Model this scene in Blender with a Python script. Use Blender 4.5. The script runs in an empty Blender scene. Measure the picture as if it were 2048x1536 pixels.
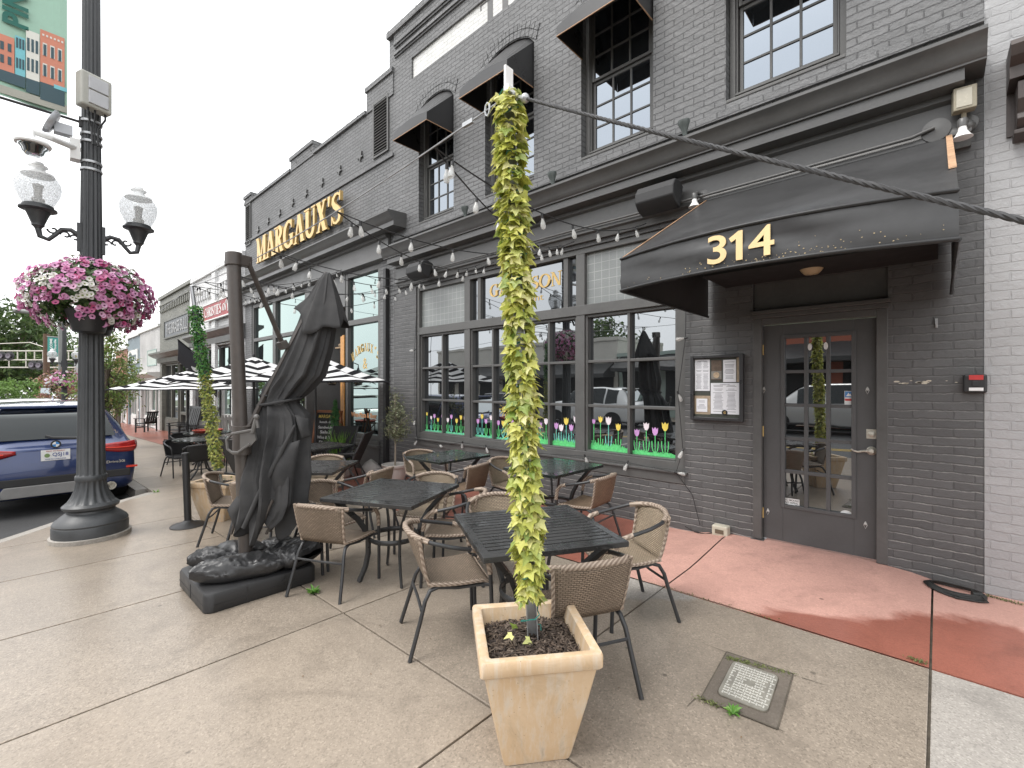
import bpy, math, random
from math import sin, cos, pi, radians, sqrt, exp
from mathutils import Vector, Matrix, noise as MN
rnd = random.Random(7)
scn = bpy.context.scene
COL = scn.collection
# ------------------------------------------------------------------ camera model / measuring helpers
CAMZ, FPX, CX, HY = 1.53, 925.0, 1024.0, 770.0
TH = radians(42.65)
CAM = Vector((0, 0, CAMZ))
FW = Vector((-sin(TH), cos(TH), 0)); RT = Vector((cos(TH), sin(TH), 0)); UP = Vector((0, 0, 1))
WY = 4.85                                   # plane of the street front
def gz(x, y=0.0):                           # the street falls gently to the left
    t = -(x + 1.0)
    return 0.0 if t <= 0 else -0.025 * t * t / (t + 1.0)
def ray(px, py): return FW + RT * ((px - CX) / FPX) + UP * ((HY - py) / FPX)
def W(px, py, Y=WY):
    r = ray(px, py); return CAM + r * (Y / r.y)
def D(px, py, d): return CAM + ray(px, py) * d
def G(px, py, dz=0.0):
    r = ray(px, py); t = 3.0
    for _ in range(30):
        p = CAM + r * t
        t = (gz(p.x) + dz - CAMZ) / r.z
    return CAM + r * t
# ------------------------------------------------------------------ materials
MATS = {}
def _new(name):
    m = bpy.data.materials.new(name); m.use_nodes = True
    nt = m.node_tree; nt.nodes.clear()
    out = nt.nodes.new('ShaderNodeOutputMaterial')
    return m, nt, out
def N(nt, typ, **kw):
    n = nt.nodes.new(typ)
    for k, v in kw.items():
        if k.startswith('i_'):
            key = k[2:].replace('_', ' ')
            n.inputs[key].default_value = v
        else: setattr(n, k, v)
    return n
def L(nt, a, b): nt.links.new(a, b)
def c4(c): return (c[0], c[1], c[2], 1.0)
def mathn(nt, op, a=None, b=None, va=0.5, vb=0.5, clamp=False):
    n = nt.nodes.new('ShaderNodeMath'); n.operation = op; n.use_clamp = clamp
    if a is not None: L(nt, a, n.inputs[0])
    else: n.inputs[0].default_value = va
    if b is not None: L(nt, b, n.inputs[1])
    else: n.inputs[1].default_value = vb
    return n.outputs[0]
def mixc(nt, fac, a, b):
    n = nt.nodes.new('ShaderNodeMix'); n.data_type = 'RGBA'
    if isinstance(fac, float): n.inputs[0].default_value = fac
    else: L(nt, fac, n.inputs[0])
    for idx, v in ((6, a), (7, b)):
        if isinstance(v, tuple): n.inputs[idx].default_value = c4(v)
        else: L(nt, v, n.inputs[idx])
    return n.outputs[2]
def mapr(nt, v, a, b, c=0.0, d=1.0):
    n = nt.nodes.new('ShaderNodeMapRange'); n.clamp = True
    L(nt, v, n.inputs[0])
    n.inputs[1].default_value, n.inputs[2].default_value, n.inputs[3].default_value, n.inputs[4].default_value = a, b, c, d
    return n.outputs[0]
def pos(nt): return nt.nodes.new('ShaderNodeNewGeometry').outputs['Position']
def objc(nt): return nt.nodes.new('ShaderNodeTexCoord').outputs['Object']
def noise(nt, vec, scale, detail=4.0, rough=0.55, dist=0.0):
    n = nt.nodes.new('ShaderNodeTexNoise'); L(nt, vec, n.inputs['Vector'])
    n.inputs['Scale'].default_value = scale; n.inputs['Detail'].default_value = detail
    n.inputs['Roughness'].default_value = rough; n.inputs['Distortion'].default_value = dist
    return n.outputs['Fac']
def bump(nt, h, strength=0.3, dist=0.01):
    b = nt.nodes.new('ShaderNodeBump'); L(nt, h, b.inputs['Height'])
    b.inputs['Strength'].default_value = strength; b.inputs['Distance'].default_value = dist
    return b.outputs['Normal']
def pbsdf(nt, out, color, rough, metal=0.0, normal=None, spec=0.5, coat=0.0):
    p = nt.nodes.new('ShaderNodeBsdfPrincipled')
    if isinstance(color, tuple): p.inputs['Base Color'].default_value = c4(color)
    else: L(nt, color, p.inputs['Base Color'])
    if isinstance(rough, float): p.inputs['Roughness'].default_value = rough
    else: L(nt, rough, p.inputs['Roughness'])
    p.inputs['Metallic'].default_value = metal
    p.inputs['Specular IOR Level'].default_value = spec
    p.inputs['Coat Weight'].default_value = coat
    if coat: p.inputs['Coat Roughness'].default_value = 0.04
    if normal is not None: L(nt, normal, p.inputs['Normal'])
    L(nt, p.outputs[0], out.inputs[0]); return p
def paint(name, col, rough=0.5, var=0.15, scale=6.0, metal=0.0, bmp=0.0, bscale=60.0, spec=0.5, coat=0.0):
    """plain surface with soft mottling in colour and gloss"""
    if name in MATS: return MATS[name]
    m, nt, out = _new(name); v = objc(nt)
    f = noise(nt, v, scale, 5.0)
    f2 = noise(nt, v, scale * 9, 3.0)
    ff = mathn(nt, 'ADD', mathn(nt, 'MULTIPLY', f, None, vb=.7), mathn(nt, 'MULTIPLY', f2, None, vb=.3))
    fm = mapr(nt, ff, .3, .7)
    lo = tuple(c * (1 - var) for c in col); hi = tuple(min(1, c * (1 + var)) for c in col)
    c = mixc(nt, fm, lo, hi)
    r = mapr(nt, f, .3, .7, max(.02, rough - .08), min(1, rough + .1))
    nrm = bump(nt, noise(nt, v, bscale, 4.0), bmp, .004) if bmp else None
    pbsdf(nt, out, c, r, metal, nrm, spec, coat)
    MATS[name] = m; return m
def brickmat(name, col, mortar=None, bw=.212, rh=.0667, rough=.55, var=.12, bstr=.55, chip=None, hi=None):
    m, nt, out = _new(name); p = pos(nt)
    sp = nt.nodes.new('ShaderNodeSeparateXYZ'); L(nt, p, sp.inputs[0])
    nz = noise(nt, p, 3.0, 2.0); nz2 = noise(nt, p, 22.0, 3.0)
    wob = mathn(nt, 'MULTIPLY', mathn(nt, 'SUBTRACT', nz2, None, vb=.5), None, vb=.016)
    wob2 = mathn(nt, 'MULTIPLY', mathn(nt, 'SUBTRACT', nz, None, vb=.5), None, vb=.03)
    x = mathn(nt, 'ADD', mathn(nt, 'ADD', sp.outputs[0], sp.outputs[1]), wob)
    z = mathn(nt, 'ADD', mathn(nt, 'ADD', sp.outputs[2], wob), wob2)
    cb = nt.nodes.new('ShaderNodeCombineXYZ'); L(nt, x, cb.inputs[0]); L(nt, z, cb.inputs[1])
    b = nt.nodes.new('ShaderNodeTexBrick'); L(nt, cb.outputs[0], b.inputs['Vector'])
    b.inputs['Scale'].default_value = 1.0; b.inputs['Brick Width'].default_value = bw; b.inputs['Row Height'].default_value = rh
    b.inputs['Mortar Size'].default_value = .0062; b.inputs['Mortar Smooth'].default_value = .35; b.inputs['Bias'].default_value = 0
    b.inputs['Color1'].default_value = c4(tuple(c * (1 - var) for c in col)); b.inputs['Color2'].default_value = c4(tuple(c * (1 + var) for c in col))
    b.inputs['Mortar'].default_value = c4(mortar or tuple(c * .9 for c in col))
    big = noise(nt, p, .9, 5.0); fine = noise(nt, p, 90.0, 4.0, .65)
    c = mixc(nt, mapr(nt, big, .3, .72), tuple(x_ * .82 for x_ in (1, 1, 1)), (1.1, 1.1, 1.1))
    mul = nt.nodes.new('ShaderNodeMix'); mul.data_type = 'RGBA'; mul.blend_type = 'MULTIPLY'; mul.inputs[0].default_value = 1.0
    L(nt, b.outputs['Color'], mul.inputs[6]); L(nt, c, mul.inputs[7]); colr = mul.outputs[2]
    if chip:
        cm = mapr(nt, noise(nt, p, 14.0, 6.0, .7), .72, .75)
        colr = mixc(nt, cm, colr, chip)
    if hi:                                   # light from above on each top arris, painted in, with dust on lower courses
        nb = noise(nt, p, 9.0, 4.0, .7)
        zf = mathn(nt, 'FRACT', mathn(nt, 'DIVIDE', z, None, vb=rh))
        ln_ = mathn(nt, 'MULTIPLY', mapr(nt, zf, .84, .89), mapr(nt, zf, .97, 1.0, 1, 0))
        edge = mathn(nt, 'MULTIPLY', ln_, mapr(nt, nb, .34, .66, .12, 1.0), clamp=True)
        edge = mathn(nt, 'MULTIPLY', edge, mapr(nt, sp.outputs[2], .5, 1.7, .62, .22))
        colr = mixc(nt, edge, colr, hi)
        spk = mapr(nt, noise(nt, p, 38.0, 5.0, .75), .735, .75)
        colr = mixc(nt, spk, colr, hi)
    h = mathn(nt, 'SUBTRACT', mathn(nt, 'MULTIPLY', fine, None, vb=.22), b.outputs['Fac'])
    h = mathn(nt, 'ADD', h, mathn(nt, 'MULTIPLY', nz2, None, vb=.5))
    rr = mapr(nt, fine, .3, .7, rough - .08, rough + .1)
    pbsdf(nt, out, colr, rr, 0, bump(nt, h, bstr, .022), .45)
    MATS[name] = m; return m
def glassmat(name, refl=.3, dark=(.012, .013, .014), tint=(.93, .97, 1.0), wob=.02):
    m, nt, out = _new(name); p = pos(nt)
    n = bump(nt, noise(nt, p, 1.6, 2.0), wob, .05)
    d = nt.nodes.new('ShaderNodeBsdfPrincipled'); d.inputs['Base Color'].default_value = c4(dark); d.inputs['Roughness'].default_value = .4
    d.inputs['Specular IOR Level'].default_value = 0.0
    g = nt.nodes.new('ShaderNodeBsdfGlossy'); g.inputs['Color'].default_value = c4(tint); g.inputs['Roughness'].default_value = .008
    L(nt, n, g.inputs['Normal'])
    fr = nt.nodes.new('ShaderNodeFresnel'); fr.inputs['IOR'].default_value = 1.6
    f = mapr(nt, fr.outputs[0], .05, 1.0, refl, 1.0)
    mx = nt.nodes.new('ShaderNodeMixShader'); L(nt, f, mx.inputs[0]); L(nt, d.outputs[0], mx.inputs[1]); L(nt, g.outputs[0], mx.inputs[2])
    L(nt, mx.outputs[0], out.inputs[0]); MATS[name] = m; return m
def leafmat(name, cols, rough=.5, trans=.25):
    """foliage: colour varies leaf by leaf"""
    m, nt, out = _new(name)
    g = nt.nodes.new('ShaderNodeNewGeometry')
    r = nt.nodes.new('ShaderNodeValToRGB'); L(nt, g.outputs['Random Per Island'], r.inputs[0])
    els = r.color_ramp.elements
    while len(els) < len(cols): els.new(.5)
    for i, c in enumerate(cols):
        els[i].position = i / max(1, len(cols) - 1); els[i].color = c4(c)
    p = nt.nodes.new('ShaderNodeBsdfPrincipled'); L(nt, r.outputs[0], p.inputs['Base Color']); p.inputs['Roughness'].default_value = rough
    t = nt.nodes.new('ShaderNodeBsdfTranslucent'); L(nt, r.outputs[0], t.inputs['Color'])
    mx = nt.nodes.new('ShaderNodeMixShader'); mx.inputs[0].default_value = trans
    L(nt, p.outputs[0], mx.inputs[1]); L(nt, t.outputs[0], mx.inputs[2]); L(nt, mx.outputs[0], out.inputs[0])
    MATS[name] = m; return m
# ------------------------------------------------------------------ mesh builder
ORG = {}
class MB:
    def __init__(s): s.v = []; s.f = []; s.uv = {}; s.mi = []; s.cur = 0
    def add(s, vs, fs, uvs=None):
        o = len(s.v); s.v += [tuple(v) for v in vs]
        for f in fs: s.f.append(tuple(i + o for i in f)); s.mi.append(s.cur)
        if uvs:
            for i, u in enumerate(uvs): s.uv[o + i] = u
    def bx(s, x0, x1, y0, y1, z0, z1):
        s.add([(x0,y0,z0),(x1,y0,z0),(x1,y1,z0),(x0,y1,z0),(x0,y0,z1),(x1,y0,z1),(x1,y1,z1),(x0,y1,z1)],
              [(0,3,2,1),(4,5,6,7),(0,1,5,4),(1,2,6,5),(2,3,7,6),(3,0,4,7)])
    def obx(s, c, size, M=None):             # oriented box
        hx, hy, hz = size[0]/2, size[1]/2, size[2]/2; c = Vector(c); M = M or Matrix.Identity(3)
        vs = [c + M @ Vector(p) for p in ((-hx,-hy,-hz),(hx,-hy,-hz),(hx,hy,-hz),(-hx,hy,-hz),(-hx,-hy,hz),(hx,-hy,hz),(hx,hy,hz),(-hx,hy,hz))]
        s.add(vs, [(0,3,2,1),(4,5,6,7),(0,1,5,4),(1,2,6,5),(2,3,7,6),(3,0,4,7)])
    def quad(s, a, b, c, d): s.add([a, b, c, d], [(0, 1, 2, 3)])
    def prism(s, poly, off):                 # poly: 3d points, off: extrusion vector
        n = len(poly); off = Vector(off); a = [Vector(p) for p in poly]
        s.add(a + [p + off for p in a], [tuple(range(n))[::-1], tuple(range(n, 2*n))] + [(i, (i+1) % n, n + (i+1) % n, n + i) for i in range(n)])
    def prismx(s, prof, x0, x1): s.prism([(x0, y, z) for y, z in prof], (x1 - x0, 0, 0))
    def tube(s, pts, r, n=8, closed=False, caps=True, sq=1.0):
        pts = [Vector(p) for p in pts]; m = len(pts)
        rs = r if isinstance(r, (list, tuple)) else [r] * m
        vs = []; up = None
        for i in range(m):
            a = pts[(i-1) % m] if (closed or i > 0) else pts[i]; b = pts[(i+1) % m] if (closed or i < m-1) else pts[i]
            t = (b - a).normalized() if (b - a).length > 1e-9 else Vector((0,0,1))
            if up is None:
                up = Vector((0,0,1)) if abs(t.z) < .9 else Vector((1,0,0))
            u = (up - t * up.dot(t)); u = u.normalized() if u.length > 1e-6 else t.orthogonal().normalized()
            w = t.cross(u); up = u
            for k in range(n):
                an = 2*pi*k/n; vs.append(pts[i] + (u * cos(an) + w * sin(an) * sq) * rs[i])
        fs = []
        for i in range(m if closed else m-1):
            j = (i+1) % m
            for k in range(n): fs.append((i*n+k, i*n+(k+1) % n, j*n+(k+1) % n, j*n+k))
        if caps and not closed: fs += [tuple(range(n))[::-1], tuple((m-1)*n + k for k in range(n))]
        s.add(vs, fs)
    def lathe(s, prof, n=24, c=(0,0,0), axis=None, flute=0.0, nfl=0, frange=None, a0=0.0, a1=2*pi):
        c = Vector(c); A = Vector(axis).normalized() if axis else Vector((0,0,1))
        U = A.orthogonal().normalized() if axis else Vector((1,0,0)); V = A.cross(U)
        full = abs(a1 - a0 - 2*pi) < 1e-6; cols = n if full else n + 1; vs = []
        for (r, h) in prof:
            for k in range(cols):
                an = a0 + (a1-a0)*k/n; rr = r
                if flute and frange and frange[0] <= h <= frange[1]: rr = r * (1 - flute * (0.5 - 0.5*cos(an*nfl))**1.0)
                vs.append(c + A*h + (U*cos(an) + V*sin(an))*rr)
        fs = []
        for i in range(len(prof)-1):
            for k in range(n):
                k2 = (k+1) % cols; fs.append((i*cols+k, i*cols+k2, (i+1)*cols+k2, (i+1)*cols+k))
        if full:
            if prof[0][0] > 1e-4: fs.append(tuple(range(n))[::-1])
            if prof[-1][0] > 1e-4: fs.append(tuple((len(prof)-1)*n + k for k in range(n)))
        s.add(vs, fs)
    def grid(s, fn, nu, nv, closeu=False, uvs=(1, 1)):
        vs = []; uv = []
        for j in range(nv+1):
            for i in range(nu if closeu else nu+1):
                vs.append(fn(i/nu, j/nv)); uv.append((i/nu*uvs[0], j/nv*uvs[1]))
        cols = nu if closeu else nu+1; fs = []
        for j in range(nv):
            for i in range(nu):
                i2 = (i+1) % cols; fs.append((j*cols+i, j*cols+i2, (j+1)*cols+i2, (j+1)*cols+i))
        s.add(vs, fs, uv)
    def sphere(s, c, r, n=12, m=8, sc=(1,1,1)):
        c = Vector(c)
        s.grid(lambda u, v: c + Vector((r*sc[0]*sin(pi*v)*cos(2*pi*u), r*sc[1]*sin(pi*v)*sin(2*pi*u), r*sc[2]*cos(pi*v))), n, m, True)
    def mesh(s, me, M):                      # take over a text mesh
        s.add([M @ v.co for v in me.vertices], [tuple(p.vertices) for p in me.polygons])
    def build(s, name, m, parent=None, smooth=None, bevel=0.0, seg=2, sub=0, kind=None, solid=0.0, loc=None):
        me = bpy.data.meshes.new(name)
        og = ORG.get(parent.name, Vector((0,0,0))) if parent else Vector((0,0,0))
        if loc is not None: og = Vector(loc)
        if og.length: me.from_pydata([(v[0]-og.x, v[1]-og.y, v[2]-og.z) for v in s.v], [], s.f)
        else: me.from_pydata(s.v, [], s.f)
        ms = m if isinstance(m, (list, tuple)) else [m]
        for x in ms: me.materials.append(x)
        if len(ms) > 1: me.polygons.foreach_set('material_index', s.mi)
        if s.uv:
            ul = me.uv_layers.new(name='UVMap')
            for l in me.loops: ul.data[l.index].uv = s.uv.get(l.vertex_index, (0, 0))
        if smooth is not None:
            me.polygons.foreach_set('use_smooth', [True]*len(me.polygons))
            me.set_sharp_from_angle(angle=radians(smooth))
        me.update()
        o = bpy.data.objects.new(name, me); COL.objects.link(o)
        if loc is not None: o.location = loc; ORG[o.name] = og
        if parent: o.parent = parent; ORG[o.name] = og
        if sub:
            md = o.modifiers.new('sub', 'SUBSURF'); md.levels = sub; md.render_levels = sub
        if solid:
            md = o.modifiers.new('solid', 'SOLIDIFY'); md.thickness = solid
        if bevel:
            md = o.modifiers.new('bevel', 'BEVEL'); md.width = bevel; md.segments = seg; md.limit_method = 'ANGLE'; md.angle_limit = radians(40)
        if kind: o['kind'] = kind
        return o
def tag(o, label=None, cat=None, group=None, kind=None):
    if label: o['label'] = label
    if cat: o['category'] = cat
    if group: o['group'] = group
    if kind: o['kind'] = kind
    return o
def thing(name, loc=(0,0,0), label=None, cat=None, group=None, world=False, rz=0.0):
    """Empty at the thing's base. world=True: parts will be given in world coordinates"""
    o = bpy.data.objects.new(name, None); COL.objects.link(o); o.empty_display_size = .1
    o.location = loc; o.rotation_euler = (0, 0, rz)
    if world: ORG[o.name] = Vector(loc)
    return tag(o, label, cat, group)
def copy_tree(o, parent=None):
    c = o.copy(); COL.objects.link(c); c.parent = parent
    for ch in list(o.children): copy_tree(ch, c)
    return c
def textmesh(txt, size=1.0, bold=0.0, ext=0.0, align='LEFT', space=1.0):
    cu = bpy.data.curves.new('lettering', 'FONT'); cu.body = txt; cu.size = size; cu.offset = bold; cu.extrude = ext
    cu.align_x = align; cu.space_character = space; cu.resolution_u = 4
    ob = bpy.data.objects.new('lettering', cu)
    me = bpy.data.meshes.new_from_object(ob)
    bpy.data.objects.remove(ob); bpy.data.curves.remove(cu)
    return me
def facade_M(x, y, z, sx=1.0, sz=1.0, shear=0.0):   # text plane -> wall facing the street
    return Matrix(((sx, shear, 0, x), (0, 0, -1, y), (0, sz, 0, z), (0, 0, 0, 1)))
def fit_text(mb, txt, x0, x1, y, z0, z1, bold=0.0, ext=0.004):
    me = textmesh(txt, 1.0, bold, ext)
    xs = [v.co.x for v in me.vertices]; ys = [v.co.y for v in me.vertices]
    sx = (x1-x0)/(max(xs)-min(xs)); sz = (z1-z0)/(max(ys)-min(ys))
    mb.mesh(me, facade_M(x0 - min(xs)*sx, y, z0 - min(ys)*sz, sx, sz))
# ------------------------------------------------------------------ serif capitals built from strokes (unit height)
def _strip(pts, wid):
    out = []
    for i in range(len(pts)-1):
        a, b = Vector(pts[i]), Vector(pts[i+1]); wa, wb = wid[i]/2, wid[i+1]/2
        def nrm(k):
            p, q = Vector(pts[max(0, k-1)]), Vector(pts[min(len(pts)-1, k+1)]); t = (q-p).normalized(); return Vector((-t.y, t.x))
        na, nb = nrm(i), nrm(i+1)
        out.append([a+na*wa, a-na*wa, b-nb*wb, b+nb*wb])
    return out
def _arc(cx, cy, rx, ry, a0, a1, tk, tn, n=14):
    pts = []; wd = []
    for i in range(n+1):
        a = radians(a0+(a1-a0)*i/n); pts.append((cx+rx*cos(a), cy+ry*sin(a))); wd.append(tn+(tk-tn)*abs(cos(a)))
    return _strip(pts, wd)
def _r(x0, y0, x1, y1): return [Vector((x0,y0)), Vector((x1,y0)), Vector((x1,y1)), Vector((x0,y1))]
def _ser(x0, x1, y): return [_r(x0, 0 if y == 0 else .945, x1, .055 if y == 0 else 1.0)]
def _dg(x0, y0, x1, y1, w): return [[Vector((x0-w/2,y0)), Vector((x0+w/2,y0)), Vector((x1+w/2,y1)), Vector((x1-w/2,y1))]]
def glyph(ch, K=.17, T=.07):
    if ch == 'M': return [_r(.06,0,.06+T,1), _r(.62,0,.62+K,1)] + _dg(.1,1,.38,0,K) + _dg(.66,1,.38,0,T) + _ser(0,.2,0) + _ser(.55,.87,0) + _ser(-.02,.2,1) + _ser(.6,.87,1), .9
    if ch == 'A': return _dg(.33,1,.08,0,T) + _dg(.33,1,.58,0,K) + [_r(.15,.27,.5,.33)] + _ser(-.02,.2,0) + _ser(.45,.72,0), .72
    if ch == 'R': return [_r(.06,0,.06+K,1)] + _arc(.26,.75,.24,.22,90,-90,K,T) + [_r(.2,.945,.28,1.0), _r(.2,.5,.28,.555)] + _dg(.34,.52,.58,0,K) + _ser(0,.3,0) + _ser(0,.2,1) + _ser(.5,.72,0), .7
    if ch == 'G': return _arc(.4,.5,.32,.46,50,300,K,T,20) + [_r(.52,.05,.52+K,.45)] + [_r(.46,.42,.76,.47)] + [_r(.6,.68,.65,.98)], .78
    if ch == 'C': return _arc(.4,.5,.32,.46,50,310,K,T,20) + [_r(.6,.68,.65,.98)], .7
    if ch == 'O': return _arc(.4,.5,.32,.46,0,360,K,T,26), .8
    if ch == 'U': return [_r(.08,.3,.08+K,1), _r(.56,.3,.56+T,1)] + _arc(.375,.32,.22,.28,180,360,K*.8,T*1.3) + _ser(0,.33,1) + _ser(.48,.72,1), .74
    if ch == 'X': return _dg(.14,1,.52,0,K) + _dg(.5,1,.14,0,T) + _ser(.02,.28,1) + _ser(.4,.6,1) + _ser(.04,.24,0) + _ser(.4,.66,0), .68
    if ch == 'S': return _strip([(.5,.74),(.48,.88),(.36,.955),(.24,.94),(.13,.84),(.12,.72),(.2,.6),(.34,.5),(.47,.39),(.5,.25),(.44,.1),(.3,.04),(.17,.08),(.09,.25)],
                                [.05,.07,.07,.1,.13,.15,.17,.18,.17,.15,.12,.08,.07,.05]) + [_r(.49,.7,.53,.99), _r(.05,.02,.09,.3)], .6
    if ch == 'I': return [_r(.06,0,.06+K,1)] + _ser(0,.29,0) + _ser(0,.29,1), .3
    if ch == 'N': return [_r(.08,0,.08+T,1), _r(.56,0,.56+T,1)] + _dg(.12,1,.58,0,K) + _ser(0,.24,0) + _ser(-.02,.2,1) + _ser(.47,.72,1), .74
    if ch == "'": return [[Vector((.02,1)), Vector((.16,1)), Vector((.1,.68)), Vector((.05,.68))]], .2
    if ch == 'T': return [_r(.27,0,.27+K,1), _r(.02,.93,.7,1.0), _r(.0,.75,.05,1.0), _r(.67,.75,.72,1.0)] + _ser(.2,.52,0), .74
    if ch == 'H': return [_r(.06,0,.06+K,1), _r(.5,0,.5+K,1), _r(.2,.47,.52,.54)] + _ser(0,.3,0) + _ser(0,.3,1) + _ser(.44,.74,0) + _ser(.44,.74,1), .77
    if ch == 'E': return [_r(.06,0,.06+K,1), _r(.2,.93,.56,1.0), _r(.2,0,.6,.07), _r(.2,.47,.45,.54), _r(.52,.76,.57,1.0), _r(.56,0,.61,.26)] + _ser(0,.2,0) + _ser(0,.2,1), .64
    return [], .4
def serif_word(mb, word, x0, x1, y, z0, h, ext, K=.17, T=.07, only=None):
    tot = sum(glyph(c, K, T)[1] for c in word); sx = (x1-x0)/tot; x = x0; res = []
    for ci, c in enumerate(word):
        ps, w = glyph(c, K, T)
        tgt = mb if mb is not None else MB()
        for i, p in enumerate(ps):
            e = ext + .0006*i
            poly = [(x+q.x*sx, y, z0+q.y*h) for q in p]
            tgt.prism(poly, (0, -e, 0))
        if mb is None: res.append((c, tgt))
        x += w*sx
    return res
# ------------------------------------------------------------------ camera, sky, light
cd = bpy.data.cameras.new('camera'); cam = bpy.data.objects.new('camera', cd); COL.objects.link(cam); scn.camera = cam
cd.sensor_width = 36; cd.lens = FPX/2048*36; cd.clip_end = 2000; cd.clip_start = .05; cd.shift_y = (HY-768)/2048
cam.location = CAM; cam.rotation_euler = (radians(90), 0, TH)
SUN_EL, SUN_AZ = radians(58), radians(200)
wd = bpy.data.worlds.new('World'); scn.world = wd; wd.use_nodes = True; nt = wd.node_tree
bg = nt.nodes['Background']; sky = nt.nodes.new('ShaderNodeTexSky'); sky.sky_type = 'NISHITA'; sky.sun_disc = False
sky.sun_elevation = SUN_EL; sky.sun_rotation = SUN_AZ; sky.air_density = 1.0; sky.dust_density = 6.0; sky.ozone_density = 1.0
hs = nt.nodes.new('ShaderNodeHueSaturation'); hs.inputs['Saturation'].default_value = .16; hs.inputs['Value'].default_value = 1.0
L(nt, sky.outputs[0], hs.inputs['Color'])
tcw = nt.nodes.new('ShaderNodeTexCoord')
cl = noise(nt, tcw.outputs['Generated'], 2.2, 5.0, .5, .4)          # soft overcast
clouds = mixc(nt, mapr(nt, cl, .35, .65), (10.2, 10.5, 10.9), (12.4, 12.4, 12.4))
mx = mixc(nt, .72, hs.outputs[0], clouds)
L(nt, mx, bg.inputs['Color']); bg.inputs['Strength'].default_value = .104
sd = bpy.data.lights.new('sun', 'SUN'); sd.energy = .9; sd.angle = radians(25); sd.color = (1, .965, .92)
so = bpy.data.objects.new('sun', sd); COL.objects.link(so)
so.rotation_euler = (radians(32), 0, radians(-20)); so.location = (0, -10, 20)
scn.view_settings.view_transform = 'Standard'; scn.view_settings.look = 'None'; scn.view_settings.exposure = 1.0; scn.view_settings.gamma = 1.0
scn.cycles.max_bounces = 8; scn.cycles.transparent_max_bounces = 12; scn.cycles.caustics_reflective = False; scn.cycles.caustics_refractive = False
# ------------------------------------------------------------------ ground materials
def concrete(name, base, wet=None, wetfn=None, speck=.5, broom=0.0):
    m, nt, out = _new(name); p = pos(nt); g = nt.nodes.new('ShaderNodeNewGeometry')
    sp = nt.nodes.new('ShaderNodeSeparateXYZ'); L(nt, p, sp.inputs[0])
    big = noise(nt, p, .7, 6.0, .6, .3); mid = noise(nt, p, 5.0, 5.0, .6); fine = noise(nt, p, 55.0, 3.0, .7)
    vor = nt.nodes.new('ShaderNodeTexVoronoi'); L(nt, p, vor.inputs['Vector']); vor.inputs['Scale'].default_value = 130.0
    agg = nt.nodes.new('ShaderNodeSeparateColor'); L(nt, vor.outputs['Color'], agg.inputs[0])
    c = mixc(nt, mapr(nt, big, .32, .68), tuple(x*.76 for x in base), tuple(x*1.12 for x in base))
    c = mixc(nt, mathn(nt, 'MULTIPLY', mapr(nt, mid, .35, .7), None, vb=.45), c, tuple(x*.72 for x in base))
    c = mixc(nt, mathn(nt, 'MULTIPLY', mapr(nt, agg.outputs[0], .72, .95), None, vb=speck), c, tuple(min(1, x*1.45) for x in base))
    c = mixc(nt, mathn(nt, 'MULTIPLY', mapr(nt, agg.outputs[1], .7, .95), None, vb=speck), c, tuple(x*.42 for x in base))
    c = mixc(nt, mathn(nt, 'MULTIPLY', mapr(nt, fine, .35, .65), None, vb=.3), c, tuple(x*.6 for x in base))
    ti = mapr(nt, g.outputs['Random Per Island'], 0, 1, .0, .3)
    c = mixc(nt, ti, c, tuple(x*1.25 for x in base))
    st = noise(nt, p, 1.3, 8.0, .72, 1.6)                               # dark stains and spots
    c = mixc(nt, mathn(nt, 'MULTIPLY', mapr(nt, st, .52, .70), None, vb=.5), c, tuple(x*.48 for x in base))
    st2 = noise(nt, p, .45, 7.0, .65, 2.2)
    c = mixc(nt, mathn(nt, 'MULTIPLY', mapr(nt, st2, .5, .56), None, vb=.22), c, tuple(x*.55 for x in base))
    st3 = noise(nt, p, 17.0, 5.0, .75)
    c = mixc(nt, mathn(nt, 'MULTIPLY', mapr(nt, st3, .55, .75), None, vb=.4), c, tuple(x*.4 for x in base))
    sp2 = nt.nodes.new('ShaderNodeTexVoronoi'); L(nt, p, sp2.inputs['Vector']); sp2.inputs['Scale'].default_value = 3.2
    dots = mapr(nt, sp2.outputs['Distance'], .03, .055, 1, 0)
    c = mixc(nt, mathn(nt, 'MULTIPLY', dots, None, vb=.7), c, tuple(x*.25 for x in base))
    h = mathn(nt, 'ADD', mathn(nt, 'MULTIPLY', agg.outputs[0], None, vb=.4), fine)
    rough = mapr(nt, big, .3, .7, .5, .75)
    if broom:
        wv = nt.nodes.new('ShaderNodeTexWave'); wv.inputs['Scale'].default_value = 26; wv.inputs['Distortion'].default_value = 2.5; wv.inputs['Detail'].default_value = 3
        L(nt, p, wv.inputs['Vector']); h = mathn(nt, 'ADD', h, mathn(nt, 'MULTIPLY', wv.outputs[0], None, vb=broom))
        c = mixc(nt, mathn(nt, 'MULTIPLY', wv.outputs[0], None, vb=.18), c, tuple(x*.7 for x in base))
    if wet is not None:
        f = wetfn(nt, p, sp, big, mid, fine)
        dk = nt.nodes.new('ShaderNodeMix'); dk.data_type = 'RGBA'; dk.blend_type = 'MULTIPLY'; L(nt, f, dk.inputs[0])
        L(nt, c, dk.inputs[6]); dk.inputs[7].default_value = c4(tuple(w/b_ for w, b_ in zip(wet, base))); c = dk.outputs[2]
        rough = mapr(nt, f, 0, 1, .75, .28)
    pbsdf(nt, out, c, rough, 0, bump(nt, h, .35, .004), .4)
    MATS[name] = m; return m
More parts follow.
